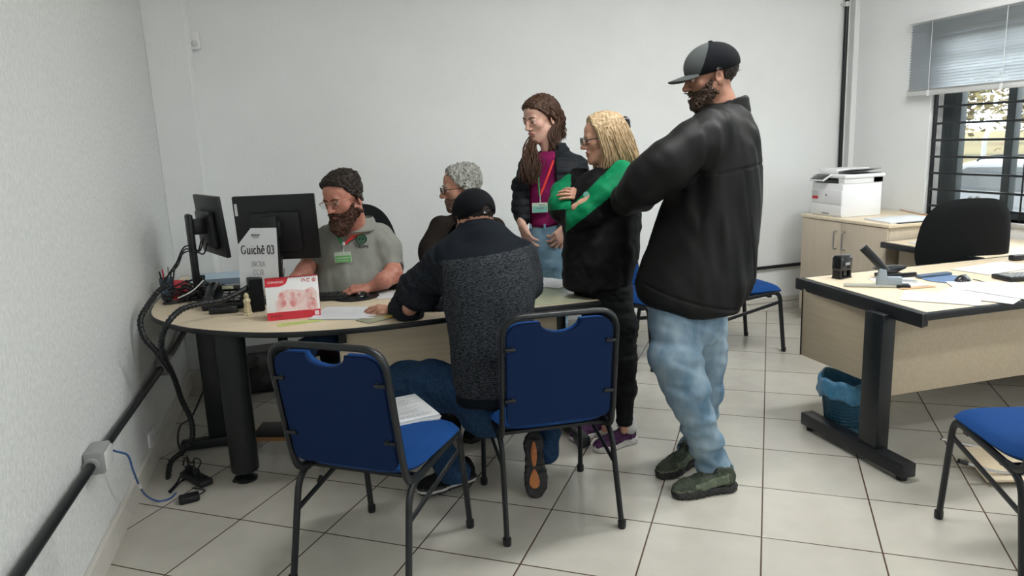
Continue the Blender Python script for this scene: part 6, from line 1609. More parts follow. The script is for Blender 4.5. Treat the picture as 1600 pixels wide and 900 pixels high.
    f = Fd(*bounds([at(925, 250, D), at(975, 290, D)], .10), .004); f.frame(VF, at(952, 274, D)); f.loft([(-.03, 0, 0, .085, .08), (.02, 0, 0, .066, .064)], .0); f.loft([(-.0, 0, 0, .058, .056), (.05, 0, 0, .058, .056)], .004, 'd'); f.frame(); np_mesh('collar', [f.mesh()], 'jersey_black', jk)
    bm = bmesh.new(); lathe(bm, [(0, 0), (.014, 0), (.014, .002), (0, .002)], 20, (0, 0, 0), rot=frameM(at(916, 304, D - .172), RH, UPV)); obj('chest_emblem', bm, 'badge_teal', jk, True)
    f = Fd(*bounds([at(925, 440, D - .2), at(995, 690, D - .1), at(940, 690, D + .3)], .10), .005)
    cpx(f, [(940, 440, D + .03, 46), (945, 470, D + .03, 43)], .03)
    cpx(f, [(958, 465, D - .03, 29), (968, 510, D - .05, 27), (974, 565, D - .05, 20), (976, 610, D - .03, 17), (976, 655, D, 13)], .03)
    cpx(f, [(935, 465, D + .1, 29), (940, 560, D + .12, 20), (945, 655, D + .16, 13)], .03)
    f.noise(.003, (8, 8, 40), 51); f.noise(.0015, (40, 40, 70), 52); np_mesh('leggings', [f.mesh()], 'leggings', t)
    shoe(t, np.array(onz(994, 688, 0)), 62, .26, 'shoe_purple', 'sole_white', side=-1, lace='black'); shoe(t, np.array(onz(955, 672, 0)) , 60, .26, 'shoe_purple', 'sole_white', side=1, lace='black')
    f = Fd(*bounds([at(960, 640, D), at(1000, 680, D)], .06), .004); cpx(f, [(980, 652, D + .02, 11), (984, 668, D + .02, 11)]); np_mesh('sock', [f.mesh()], 'sock', t)
blonde_woman()

# ================================================================= the young woman in puffer jacket
def young_woman():
    D = 4.15
    t = person('young woman with long wavy dark hair in black puffer jacket, magenta top and red lanyard', tuple(np.array(at(850, 450, D)) * (1, 1, 0)))
    R = face_frame(50, 13, 0); c = at(846, 187, D); sc = 1.06; hp = dict(wide=.93, nose=1.0, jaw=.85)
    f = Fd(*bounds([at(810, 145, D), at(890, 260, D)], .12), .003).frame(R, c, sc); head_prims(f, **hp); f.frame()
    f.cone(at(852, 205, D + .01), at(862, 245, D + .03), .047, .052, .03); V1 = f.mesh()
    f = Fd(*bounds([at(805, 235, D - .1), at(920, 620, D - .1), at(850, 640, D + .2)], .12), .010)
    kpx(f, [(862, 250, D + .03, 20), (850, 330, D, 30), (850, 400, D, 32)], .03)
    kpx(f, [(862, 250, D, 13), (828, 262, D, 12), (814, 320, D - .02, 9), (818, 352, D - .06, 7)], .02); kpx(f, [(862, 250, D, 13), (900, 262, D + .04, 12), (910, 320, D + .02, 9), (890, 352, D - .06, 7)], .02)
    kpx(f, [(835, 410, D, 20), (838, 500, D, 14), (838, 610, D, 9)], .02); kpx(f, [(866, 410, D, 20), (868, 500, D, 14), (868, 610, D, 9)], .02); V2 = f.mesh()
    q = at(817, 350, D - .08); f1 = Fd(*bounds([q, at(830, 380, D - .1)], .09), .0028); hand_prims(f1, hand_frame(at(827, 382, D - .12) - at(815, 352, D - .09), -RH * .8 - FH * .5), at(815, 350, D - .09), 1, (12, 15, 18, 20), .95, thumb=(30, 10))
    f1.cone(at(813, 338, D - .06), at(816, 352, D - .09), .025, .021, .01)
    q = at(880, 356, D - .12); f2 = Fd(*bounds([q, at(865, 378, D - .12)], .09), .0028); hand_prims(f2, hand_frame(at(868, 374, D - .135) - at(882, 356, D - .12), -FH * .9 + RH * .5), at(885, 354, D - .12), -1, (25, 30, 34, 36), .95, thumb=(38, 8))
    f2.cone(at(897, 347, D - .09), at(884, 355, D - .12), .026, .021, .01)
    body = np_mesh('body', [V1, V2, f1.mesh(), f2.mesh()], ['skin4', 'lip'], t, LIPZ(c, R, sc)); head_eyes(body, R, c, sc)
    for s in (-1, 1):
        bm = bmesh.new(); tube(bm, spline([R @ (np.array(q) * sc) + c for q in ((s * .012, .098, .025), (s * .030, .097, .033), (s * .048, .083, .027))], 4), [.0028] * 8 + [.0014], 6); obj('eyebrow', bm, 'hair_dark', body, True)
    patch_hair('hair', R, c, sc, hp, lambda x, y, z: .013 + 0 * x, lambda x, y, z: np.maximum(y - .085 + np.clip((.085 - z) * .95 + np.abs(x) * .3 - .012, 0, .14), -.10 - z), 'hair_brown', t, seed=15, nz=(.0025, 220))
    def L(x, y, z): return R @ (np.array((x, y, z)) * sc) + c
    roots = []; rn = random.Random(13)
    for k in range(10):
        u = k / 9     # far side (image left) falls in front of the shoulder
        roots.append([L(.03, .05 - .09 * u, .113), L(.072, .020 - .06 * u, .04), L(.076, -.005 - .04 * u, -.05), at(825 + 7 * u, 232, D - .06), at(819 + 20 * u, 258, D - .14), at(820 + 16 * u, 284 - 8 * abs(u - .5), D - .14)])
    for k in range(9):
        u = k / 8     # near side tucked behind the ear down to the collar
        roots.append([L(-.03, .04 - .1 * u, .115), L(-.074, .0 - .06 * u, .055), L(-.080, -.040 - .035 * u, -.01), at(861 + 11 * u, 208, D - .05 + .07 * u), at(862 + 10 * u, 226, D - .04 + .05 * u), at(862 + 9 * u, 238, D - .03 + .04 * u), at(864 + 4 * u, 246, D + .0)])
    for k in range(8):
        u = k / 7 - .5; roots.append([L(u * .08, -.08, .09), L(u * .12, -.098, .02), L(u * .12, -.092, -.06), L(u * .10, -.085, -.12)])
    for q_ in roots[:10]: q_.insert(0, 1.45)
    locks('hair_locks', roots, 'hair_brown', t, .0030, jit=.0068, wave=(.010, 2.6), seed=14, per=18)
    # top
    f = Fd(*bounds([at(815, 230, D - .2), at(880, 360, D - .1), at(850, 300, D + .2)], .08), .0045)
    lpx(f, [(236, 846, 872, D + .0, .05), (246, 832, 884, D + .0, .09), (275, 822, 882, D + .01, .105), (300, 822, 878, D, .11), (330, 826, 876, D, .10), (352, 828, 876, D, .10)], .0)
    f.noise(.003, (20, 20, 8), 61); np_mesh('top', [f.mesh()], 'magenta', t)
    f = Fd(*bounds([at(800, 335, D - .2), at(900, 640, D - .1), at(850, 640, D + .2)], .10), .006)
    lpx(f, [(350, 828, 877, D, .095), (365, 825, 879, D, .11), (390, 822, 881, D, .12), (415, 822, 880, D, .12)], .0); cpx(f, [(837, 410, D, 25), (840, 500, D, 18), (840, 630, D, 13)], .03); cpx(f, [(866, 410, D, 25), (868, 500, D, 18), (868, 630, D, 13)], .03)
    f.noise(.004, (10, 10, 40), 62); jn = np_mesh('jeans', [f.mesh()], 'jeans_mid', t)
    bm = bmesh.new()
    for x in (829, 851, 874):
        tube(bm, [at(x, 350, D - .112 + abs(x - 851) * .0012), at(x, 357, D - .116 + abs(x - 851) * .0012)], 1, 6, sec=(.006, .002), up=tuple(FH))
    obj('belt_loop', bm, 'jeans_mid', jn, True)
    for s, (px_, py_) in ((1, (840, 648)), (-1, (868, 644))): shoe(t, np.array(at(px_, py_, D + .03)) * (1, 1, 0), 35, .25, 'shoe_black', 'sole_white', side=s)
    # puffer jacket, open in front, quilted
    f = Fd(*bounds([at(800, 225, D - .25), at(925, 365, D - .2), at(860, 300, D + .25)], .10), .005)
    lpx(f, [(228, 862, 886, D + .04, .05), (238, 836, 892, D + .03, .09), (248, 822, 905, D + .02, .12), (262, 817, 912, D + .01, .135), (300, 818, 905, D, .135), (345, 820, 902, D, .135)], .0)
    cpx(f, [(826, 258, D, 15), (816, 290, D - .02, 15), (813, 325, D - .04, 13), (815, 343, D - .06, 11)], .02); cpx(f, [(902, 258, D + .02, 17), (908, 300, D, 15), (908, 335, D - .05, 13), (896, 348, D - .09, 10)], .02)
    # quilting: horizontal channels every 4 cm
    I = np.nonzero(np.abs(f.F) < .03); z = f.ax[2][I[2]]; f.F[I] += (.006 * np.abs(np.sin(z * PI / .042)) ** .6 * -1 + .004).astype(np.float32)
    f.noise(.003, (25, 25, 25), 63)
    o = at(851, 290, D - .15); f.frame(VF, o); f.box((-.01, -.02, -.03), (.074, .16, .30), .02, .01, 'd'); f.frame()
    f.cone(at(848, 226, D - .03), at(852, 246, D - .06), .062, .05, .01, 'd')
    V, Q = f.mesh(); jk = np_mesh('puffer_jacket', [(V, Q)], 'puffer', t)
    f = Fd(*bounds([at(850, 215, D), at(895, 245, D)], .10), .004); f.frame(VF, at(866, 240, D + .03)); f.loft([(-.02, 0, 0, .088, .08), (.065, .0, 0, .068, .066)], .0); f.loft([(-.03, 0, 0, .062, .058), (.08, 0, 0, .060, .058)], .004, 'd'); f.box((-.06, -.09, .03), (.075, .09, .09), .01, .004, 'd'); f.frame(); np_mesh('collar', [f.mesh()], 'puffer', jk)
    ln = lanyard(t, [(868, 243, D - .075), (858, 270, D - .112), (848, 296, D - .122), (844, 305, D - .122)], 'lanyard_red', .0062)
    lanyard(t, [(838, 245, D - .088), (841, 272, D - .113), (843, 305, D - .122)], 'lanyard_green', .004)
    bm = bmesh.new(); tube(bm, [at(844, 303, D - .123), at(844, 317, D - .123)], .004, 6); obj('lanyard_clip', bm, 'steel', ln, True)
    fm = frameM(at(843.5, 324.5, D - .126), RH, UPV)
    bm = bmesh.new(); prism(bm, rrect(.086, .054, .004), -.001, .001, 0, fm); bd = obj('id_badge', bm, 'badge', ln, True)
    bm = bmesh.new(); prism(bm, rect2(-.040, -.026, .040, .008), .001, .0016, 0, fm); obj('badge_band', bm, 'badge_teal', bd, True)
    bm = bmesh.new(); prism(bm, rect2(-.015, -.006, .02, .001), .0016, .0022, 0, fm); prism(bm, rect2(-.005, .012, .03, .017), .001, .0016, 0, fm); obj('badge_print', bm, 'inkg2', bd, True)
young_woman()

# ================================================================= the grey-haired man with glasses
def grey_man():
    D = 3.98
    t = person('grey-haired man with dark glasses in dark brown jacket, seated at the desk in profile', tuple(np.array(at(725, 480, D + .1)) * (1, 1, 0)))
    R = face_frame(74, 4); c = at(722, 296, D); sc = 1.02; hp = dict(wide=.98, nose=1.25)
    f = Fd(*bounds([at(680, 250, D), at(770, 400, D)], .12), .003).frame(R, c, sc); head_prims(f, **hp); f.frame()
    f.cone(at(727, 310, D), at(728, 350, D + .02), .056, .064, .03); V1 = f.mesh()
    f = Fd(*bounds([at(650, 340, D - .4), at(800, 560, D + .1)], .12), .010)
    kpx(f, [(725, 350, D + .02, 24), (725, 430, D + .06, 40), (725, 520, D + .12, 42)], .03)
    kpx(f, [(730, 350, D, 18), (685, 365, D, 14), (668, 430, D - .12, 11), (690, 455, D - .3, 8)], .02); kpx(f, [(730, 350, D, 18), (775, 365, D, 14), (790, 430, D - .12, 11), (760, 455, D - .3, 8)], .02)
    kpx(f, [(705, 520, D + .1, 26), (690, 540, D - .2, 18)], .02); kpx(f, [(750, 520, D + .1, 26), (750, 540, D - .2, 18)], .02)
    V2 = f.mesh(); hs = []
    for q, q2, s in ((at(692, 456, D - .32), at(705, 462, D - .45), 1), (at(760, 456, D - .32), at(745, 462, D - .42), -1)):
        f = Fd(*bounds([q, q2], .12), .004); hand_prims(f, hand_frame(q2 - q, UPV), q, s, (20, 22, 24, 26), 1); hs.append(f.mesh())
    body = np_mesh('body', [V1, V2] + hs, ['skin2', 'lip'], t, LIPZ(c, R, sc)); head_eyes(body, R, c, sc)
    for s in (-1, 1):
        bm = bmesh.new(); tube(bm, spline([R @ (np.array(q) * sc) + c for q in ((s * .012, .099, .026), (s * .030, .098, .031), (s * .048, .084, .026))], 4), .0032, 6); obj('eyebrow', bm, 'hair_grey', body, True)
    patch_hair('hair', R, c, sc, hp, lambda x, y, z: .010 + .010 * np.clip((z - .05) / .06, 0, 1), lambda x, y, z: np.maximum(y - .068 + np.clip((.085 - z) * .55, 0, .055) + np.where((np.abs(x) > .05) & (z < .03), np.clip((.03 - z) * .8, 0, .06), 0), -.075 - z), 'hair_grey', t, seed=25, nz=(.0022, 240))
    def L(x, y, z): return R @ (np.array((x, y, z)) * sc) + c
    rn = random.Random(4); roots = []
    for k in range(60):
        x = rn.uniform(-.06, .06); y = rn.uniform(-.09, .072); zz = .125 * math.sqrt(max(0, 1 - (x / .085) ** 2 - ((y + .01) / .12) ** 2)) + .004
        roots.append([L(x, y, zz - .004), L(x * 1.08, y + .002, zz + .008), L(x * 1.12, y - .014, zz + .014)])
    locks('hair_tufts', roots, 'hair_grey', t, .0018, jit=.003, wave=(.001, .6), seed=5, per=5, r1=.0005)
    patch_hair('stubble', R, c, sc, hp, lambda x, y, z: .0022 + 0 * x, lambda x, y, z: np.maximum(z + .035, .0 - y + .02), 'stubble', t, nz=(.0012, 320), seed=29)
    glasses(t, R, c, sc, 'blackg', .0023, (.024, .0165), z0=.005)
    f = Fd(*bounds([at(650, 320, D - .45), at(805, 540, D + .2)], .12), .006)
    lpx(f, [(333, 708, 752, D + .02, .075), (344, 690, 768, D + .02, .11), (362, 674, 784, D + .02, .13), (400, 668, 792, D + .03, .14), (450, 672, 790, D + .06, .15), (520, 672, 790, D + .1, .17)], .0)
    cpx(f, [(690, 356, D, 19), (674, 395, D - .04, 19), (668, 432, D - .12, 16), (688, 453, D - .28, 12)], .03); cpx(f, [(772, 358, D, 19), (786, 395, D - .04, 19), (792, 432, D - .12, 16), (765, 453, D - .28, 12)], .03)
    folds(f, .006, (0, 0, 1), 71, (5, 14)); f.noise(.004, (18, 18, 5), 72); jk = np_mesh('jacket', [f.mesh()], 'jacket_brown', t)
    f = Fd(*bounds([at(700, 320, D), at(760, 350, D)], .10), .004); f.frame(VF, at(729, 343, D + .02)); f.loft([(-.03, 0, 0, .095, .09), (.03, 0, 0, .074, .072)], .0); f.loft([(-.0, 0, 0, .064, .062), (.05, 0, 0, .064, .062)], .004, 'd'); f.frame(); np_mesh('collar', [f.mesh()], 'grey_collar', jk)
    f = Fd(*bounds([at(680, 500, D - .45), at(780, 720, D + .2)], .12), .009); cpx(f, [(705, 525, D + .1, 32), (700, 545, D - .12, 24), (705, 685, D - .06, 15)], .02); cpx(f, [(750, 525, D + .1, 32), (755, 545, D - .12, 24), (752, 685, D - .06, 15)], .02); np_mesh('trousers', [f.mesh()], 'jacket_brown', t)
    for s, (px_, py_) in ((1, (705, 690)), (-1, (752, 690))): shoe(t, np.array(at(px_, py_, D + .0)) * (1, 1, 0), 10, .28, 'shoe_black', 'sole_black', side=s)
M['grey_collar'] = cloth('grey_collar_knit', (.06, .065, .068), (.08, .085, .088))
grey_man()

# ================================================================= the bearded man in the grey polo
def bearded_man():
    D = 3.98; DH = 3.72
    t = person('bearded man with glasses in grey polo shirt and green badge, seated behind the monitors', tuple(np.array(at(560, 480, D + .15)) * (1, 1, 0)))
    R = face_frame(30, 14, -3); c = at(538, 311, DH); sc = 1.07; hp = dict(wide=1.08, nose=1.1, jaw=1.15)
    f = Fd(*bounds([at(495, 265, DH), at(580, 390, DH + .1)], .12), .0028).frame(R, c, sc); head_prims(f, **hp); f.frame()
    f.cone(at(545, 322, DH + .04), at(556, 368, D - .04), .066, .072, .035); V1 = f.mesh()
    f = Fd(*bounds([at(480, 350, D - .3), at(630, 590, D + .1)], .12), .010)
    kpx(f, [(556, 368, D, 26), (553, 430, D + .02, 42), (553, 520, D + .08, 46)], .03); kpx(f, [(556, 370, D, 20), (515, 375, D, 16), (492, 405, D - .05, 13)], .02); kpx(f, [(556, 370, D, 20), (600, 378, D, 18), (614, 408, D - .05, 13)], .02)
    kpx(f, [(530, 530, D + .1, 28), (480, 545, D - .25, 20)], .02); kpx(f, [(580, 530, D + .1, 28), (520, 545, D - .3, 20)], .02); V2 = f.mesh()
    # bare forearms and hands, fine mesh
    pL = [at(612, 408, D - .05), at(614, 428, D - .10), at(600, 438, D - .15), at(580, 449, 3.83)]
    wr = at(578, 450, 3.83)
    f = Fd(*bounds([at(520, 400, 3.75), at(640, 480, 4.0)], .08), .0028); f.chain(pL, [.048, .047, .040, .029], .03, flat=None)
    kn = at(548, 456, 3.80); hand_prims(f, hand_frame(at(549, 453, 3.80) - wr, UPV * 1.0 - FH * .25), wr, -1, ((20, 30, 22), (22, 32, 24), (24, 34, 26), (28, 36, 28)), 1.02, thumb=(30, 22), spread=6); f.noise(.0008, (60, 60, 60), 3, band=.01); V3 = f.mesh()
    f = Fd(*bounds([at(430, 395, 3.75), at(510, 470, 4.0)], .08), .0035); f.chain([at(490, 402, D - .04), at(476, 424, D - .10), at(455, 440, 3.80)], [.048, .044, .028], .03)
    q = at(455, 440, 3.80); hand_prims(f, hand_frame(at(438, 452, 3.74) - q, UPV), q, 1, (22, 26, 28, 30), 1.0); V4 = f.mesh()
    body = np_mesh('body', [V1, V2, V3, V4], ['skin1', 'lip'], t, LIPZ(c, R, sc)); head_eyes(body, R, c, sc)
    for s in (-1, 1):
        bm = bmesh.new(); tube(bm, spline([R @ (np.array(q) * sc) + c for q in ((s * .012, .101, .024), (s * .030, .100, .029), (s * .050, .085, .024))], 4), [.0034] * 8 + [.0018], 6); obj('eyebrow', bm, 'beard_red', body, True)
    # hair: short sides, fuller brushed top
    patch_hair('hair', R, c, sc, hp, lambda x, y, z: .005 + .016 * np.clip((z - .055) / .05, 0, 1), lambda x, y, z: np.maximum(y - .080 + np.clip((.088 - z) * 1.6, 0, .03) + np.clip((.060 - z) * .75, 0, .03) + np.where(np.abs(x) > .055, np.clip((.02 - z) * 1.1, 0, .05), 0), -.070 - z), 'hair_dark', t, seed=35, nz=(.0022, 260))
    # beard: full, longer at the chin, opening for the mouth
    patch_hair('beard', R, c, sc, hp, lambda x, y, z: .0065 + .030 * np.clip((-.066 - z) / .045, 0, 1) * np.clip((y + .0) / .06, 0, 1) * np.clip(1.25 - np.abs(x) / .05, 0, 1) + .004 * np.clip((-.035 - z) / .04, 0, 1), beard_mask(-.004, 1.35), 'beard_red', t, nz=(.0035, 240), seed=39, pad=.06)
    glasses(t, R, c, sc, 'wood', .0015, (.026, .016), full=False, z0=.004)
    # polo
    f = Fd(*bounds([at(475, 335, D - .25), at(635, 600, D + .1)], .12), .005)
    lpx(f, [(340, 538, 577, D - .03, .08), (354, 520, 594, D - .0, .11), (372, 500, 612, D + .0, .13), (400, 494, 612, D, .145), (430, 494, 608, D + .0, .155), (470, 496, 606, D + .02, .17), (560, 500, 606, D + .08, .18)], .0, 2.3)
    cpx(f, [(592, 370, D, 24), (606, 390, D - .03, 23), (612, 412, D - .05, 20)], .03); cpx(f, [(517, 368, D, 22), (500, 388, D - .03, 21), (489, 404, D - .04, 18)], .03)
    f.cone(at(606, 392, D - .03) * .0 + at(616, 424, D - .06), at(622, 450, D - .08), .05, .05, .002, 'd'); f.cone(at(483, 415, D - .07), at(470, 432, D - .1), .047, .047, .002, 'd')
    folds(f, .005, (.3, 0, 1), 81, (5, 12)); f.noise(.0045, (16, 16, 5), 82); f.noise(.002, (35, 35, 20), 84)
    V, Q = f.mesh()
    po = np_mesh('polo_shirt', [(V, Q)], 'polo', t)
    for (a, b_, r_) in (((603, 421, D - .12), (627, 411, D - .02), .0),):
        pass
    # collar: two flaps around the neck
    f = Fd(*bounds([at(520, 335, D - .15), at(590, 385, D)], .10), .0035); o = at(555, 349, D - .05); f.frame(VF, o)
    f.loft([(-.040, 0, -.012, .122, .122), (.036, .004, .006, .092, .092)], .0); f.loft([(-.06, 0, -.0, .098, .096), (.06, .004, .006, .084, .084)], .003, 'd')
    f.cone((-.022, -.12, .045), (-.022, -.10, -.06), .045, .006, .004, 'd'); f.frame(); cl = np_mesh('collar', [f.mesh()], 'polo', po)
    bm = bmesh.new(); pts = [np.array(o) + VF @ np.array((.004 + .093 * math.cos(a), .004 + .093 * math.sin(a), .024)) for a in [math.radians(-35 + 70 * k / 16) for k in range(17)]]; tube(bm, pts, .0022, 6); obj('collar_stripe', bm, 'lanyard_red', cl, True)
    bm = bmesh.new(); prism(bm, [(-.012, .0), (.012, .0), (.012, -.085), (-.012, -.085)], -.001, .0015, 0, frameM(at(536, 366, D - .140), RH, UPV - FH * .12)); obj('placket', bm, 'polo', po, True)
    # lanyard, badge, chest emblem
    ln = lanyard(t, [(572, 352, D - .10), (562, 364, D - .13), (548, 373, D - .148), (538, 382, D - .156)], 'lanyard_red', .007); lanyard(t, [(524, 362, D - .12), (529, 372, D - .15), (536, 382, D - .157)], 'lanyard_green', .007)
    bm = bmesh.new(); box(bm, (-.007, -.002, -.009), (.007, .004, .009), .002, rot=frameM(at(537, 381, D - .160), RH, FH)); tube(bm, [at(537, 385, D - .158), at(536.5, 394, D - .160)], .0015, 6); obj('lanyard_clip', bm, 'white', ln, True)
    fm = frameM(at(536, 402, D - .168), RH + UPV * .03, UPV); bm = bmesh.new(); prism(bm, rrect(.088, .056, .004), -.001, .001, 0, fm); bd = obj('id_badge', bm, 'badge', ln, True)
    bm = bmesh.new(); prism(bm, rect2(-.040, -.026, .040, .009), .001, .0018, 0, fm); obj('badge_band', bm, 'badge_green', bd, True)
    bm = bmesh.new(); prism(bm, rect2(-.034, -.006, .034, -.001), .0018, .0024, 0, fm); prism(bm, rect2(-.030, -.018, .026, -.015), .0018, .0024, 0, fm); obj('badge_print', bm, 'badge', bd, True)
    em = frameM(at(564.5, 374, D - .150), RH, UPV - FH * .05)
    bm = bmesh.new(); prism(bm, [(.028 * math.cos(a), .025 * math.sin(a)) for a in [k * PI / 12 for k in range(24)]], -.012, .001, 0, em); e = obj('chest_emblem', bm, 'emb_green', po, True)
    bm = bmesh.new(); ring2(bm, 0, 0, .020, .004, 0, 360, em, 24, .0015); prism(bm, [(-.012, -.008), (.0, -.003), (.012, -.008), (.01, -.012), (0, -.007), (-.01, -.012)], .001, .0016, 0, em); prism(bm, [(-.006, .002), (.006, .002), (0, .010)], .001, .0016, 0, em); obj('emblem_drawing', bm, 'emb_light', e, True)
    sans('emblem_lettering', 'TRUÍPE', .022, em @ T(.0, -.047, .004), 'emb_dark', po, True, off=.0006)
    # dark jeans on the lap and knee
    f = Fd(*bounds([at(440, 500, D - .5), at(620, 700, D + .2)], .12), .007); cpx(f, [(530, 545, D + .1, 40), (485, 560, D - .38, 32), (525, 680, D - .05, 18)], .03); cpx(f, [(585, 545, D + .1, 40), (510, 552, D - .45, 30), (565, 685, D - .05, 18)], .03); f.noise(.004, (10, 10, 30), 85); np_mesh('jeans', [f.mesh()], 'jeans_dark', t)
    for s, (px_, py_) in ((1, (527, 690)), (-1, (567, 690))): shoe(t, np.array(at(px_, py_, D + .02)) * (1, 1, 0), 20, .28, 'shoe_black', 'sole_black', side=s)
    # his swivel chair
    o = thing('swivel_chair', 'black office chair back behind the bearded man', 'chair', tuple(np.array(at(590, 500, D + .28)) * (1, 1, 0)), math.radians(180 + 15))
    z0 = .0
    bm = bowl(.50, .40, .62, .05, .07); bmesh.ops.transform(bm, matrix=T(0, -.20, .86) @ RX(5), verts=bm.verts); obj('backrest', bm, 'blackf', o, smooth=60)
    bm = bowl(.50, .48, .44, .0, .08, ex=3.5); bmesh.ops.transform(bm, matrix=T(0, .12, .42) @ RX(90), verts=bm.verts); obj('seat', bm, 'blackf', o, smooth=60)
    bm = bmesh.new(); lathe(bm, [(0, .10), (.03, .10), (.03, .25), (.018, .25), (.018, .38), (0, .38)], 20, (0, .1, 0)); obj('gas_lift', bm, 'black', o)
    for k in range(5):
        a = math.radians(20 + 72 * k); ca, sa = math.cos(a), math.sin(a)
        bm = bmesh.new(); tube(bm, [(0, .1, .125), (ca * .15, .1 + sa * .15, .118), (ca * .29, .1 + sa * .29, .075)], [.030, .024, .017], 10); lg = obj('base_arm', bm, 'black', o)
        bm = bmesh.new(); lathe(bm, [(0, -.024), (.022, -.024), (.028, -.016), (.028, .016), (.022, .024), (0, .024)], 20, (ca * .30, .1 + sa * .30, .029), rot=Matrix.Rotation(a + .8, 4, 'Z') @ RX(90)); obj('castor', bm, 'black', lg)
M['emb_green'] = cloth('emblem_green', (.012, .06, .035), (.016, .075, .045)); M['emb_light'] = cloth('emblem_light_thread', (.16, .26, .18), (.2, .3, .22)); M['emb_dark'] = cloth('emblem_dark_thread', (.03, .03, .035), (.04, .04, .045))
bearded_man()

# ================================================================= the young man seen from behind
def young_man():
    D = 3.02
    t = person('young man in grey heather sweater and black cap, seated with his back to the camera', tuple(np.array(at(765, 640, D)) * (1, 1, 0)))
    R = face_frame(143, 24, 0); c = at(742, 345, D + .10); sc = 1.0; hp = dict(wide=1.0)
    f = Fd(*bounds([at(700, 300, D), at(800, 400, D + .2)], .12), .003).frame(R, c, sc); head_prims(f, **hp); f.frame()
    f.cone(at(748, 352, D + .07), at(757, 392, D + .02), .056, .066, .03); V1 = f.mesh()
    f = Fd(*bounds([at(600, 380, D - .2), at(880, 780, D - .1), at(700, 600, D + .7)], .12), .010)
    kpx(f, [(757, 392, D, 26), (760, 480, D, 48), (765, 590, D, 46)], .03)
    kpx(f, [(757, 395, D, 20), (705, 405, D, 20), (640, 482, D + .16, 14), (668, 470, D + .40, 10)], .02); kpx(f, [(757, 395, D, 20), (815, 405, D + .05, 20), (800, 470, D + .30, 14), (700, 478, D + .42, 10)], .02)
    kpx(f, [(745, 615, D, 32), (628, 598, D + .25, 21), (700, 720, D + .18, 13)], .02); kpx(f, [(790, 615, D + .02, 32), (830, 610, D + .42, 22), (852, 700, D + .22, 13)], .02)
    V2 = f.mesh(); hs = []
    for q, q2, s, cu in ((at(664, 471, D + .42), at(684, 468, D + .50), -1, (30, 35, 40, 45)), (at(622, 486, D + .36), at(598, 485, D + .34), 1, (20, 28, 34, 38))):
        f = Fd(*bounds([q, q2], .13), .003); hand_prims(f, hand_frame(q2 - q, UPV * .9 - FH * .3), q, s, cu, .98); f.cone(q, q - (q2 - q) / np.linalg.norm(q2 - q) * (.05 if s < 0 else .012), .022, .022, .01); hs.append(f.mesh())
    body = np_mesh('body', [V1, V2] + hs, ['skin2', 'lip'], t, LIPZ(c, R, sc)); head_eyes(body, R, c, sc)
    patch_hair('hair', R, c, sc, hp, lambda x, y, z: .006 + 0 * x, lambda x, y, z: np.maximum(np.maximum(y - .030, -.105 - z), np.where((np.abs(x) > .055) & (y > -.035) & (z < .02), .01, -.01)), 'hair_dark', t, seed=45)
    patch_hair('beard', R, c, sc, hp, lambda x, y, z: .005 + 0 * x, lambda x, y, z: np.maximum(z + .030 - np.clip((.03 - y) * 1.2, 0, .05), .010 - y), 'beard_brown', t, nz=(.002, 280), seed=46)
    # cap, worn brim forward, low on the nape
    f = Fd(*bounds([at(695, 290, D), at(790, 375, D + .25)], .12), .0032).frame(R, c, sc)
    f.ell((0, -.012, .042), (.088, .108, .093), .0); f.plane((0, 0, -.004), np.array((0, .12, -1)), .004); f.ell((0, -.012, .028), (.081, .101, .088), .003, 'd'); f.ell((0, -.012, .136), (.010, .010, .005), .003)
    f.put(lambda X, Y, Z: np.sqrt(X ** 2 + (Y + .112) ** 2 + (Z - .006) ** 2) - .022, (-.03, -.15, -.02), (.03, -.08, .04), .004, 'd')
    cp = np_mesh('cap', [f.mesh()], 'cap_black', t)
    f = Fd(*bounds([R @ np.array((0, .13, .02)) + c], .13), .003).frame(R, c, sc); X_, Y_, Z_ = np.broadcast_arrays(*f.loc()); rr = np.sqrt((X_ / .078) ** 2 + ((Y_ - .075) / .105) ** 2); zb = .030 - .28 * (Y_ - .08) - 5.2 * X_ ** 2
    f.F = (np.maximum(np.maximum((rr - 1) * .07, np.abs(Z_ - zb) - .0028), .068 - Y_)).astype(np.float32); np_mesh('cap_brim', [f.mesh()], 'cap_black', cp)
    bm = bmesh.new(); tube(bm, [R @ np.array((x, -.108, -.006 )) + c for x in (-.028, -.01, .01, .028)], 1, 6, sec=(.008, .002)); lathe(bm, [(0, 0), (.004, 0), (.004, .002), (0, .002)], 10, tuple(R @ np.array((-.012, -.116, -.006)) + c), rot=frameM((0, 0, 0), R[:, 0], R[:, 2])); obj('cap_strap', bm, 'blackm', cp, True)
    bm = bmesh.new(); lathe(bm, [(0, -.002), (.0045, -.002), (.0045, .002), (0, .002)], 12, tuple(R @ np.array((-.02, -.113, -.004)) + c), rot=frameM((0, 0, 0), R[:, 0], R[:, 2])); obj('strap_stud', bm, 'steel', cp, True)
    # sweater
    f = Fd(*bounds([at(595, 350, D - .25), at(850, 630, D - .2), at(640, 500, D + .5)], .12), .005)
    lpx(f, [(350, 722, 782, D + .06, .07), (362, 708, 796, D + .04, .09), (378, 694, 812, D + .02, .12), (400, 688, 826, D, .145), (430, 688, 834, D - .01, .155), (480, 696, 834, D - .02, .155), (540, 704, 832, D - .02, .155), (590, 706, 826, D - .01, .16), (622, 708, 818, D, .16)], .0, 2.4)
    cpx(f, [(712, 398, D + .02, 30), (686, 420, D + .06, 31), (655, 455, D + .13, 31), (638, 478, D + .22, 25)], .04); cpx(f, [(636, 478, D + .22, 25), (630, 482, D + .30, 21), (650, 476, D + .40, 17)], .03)
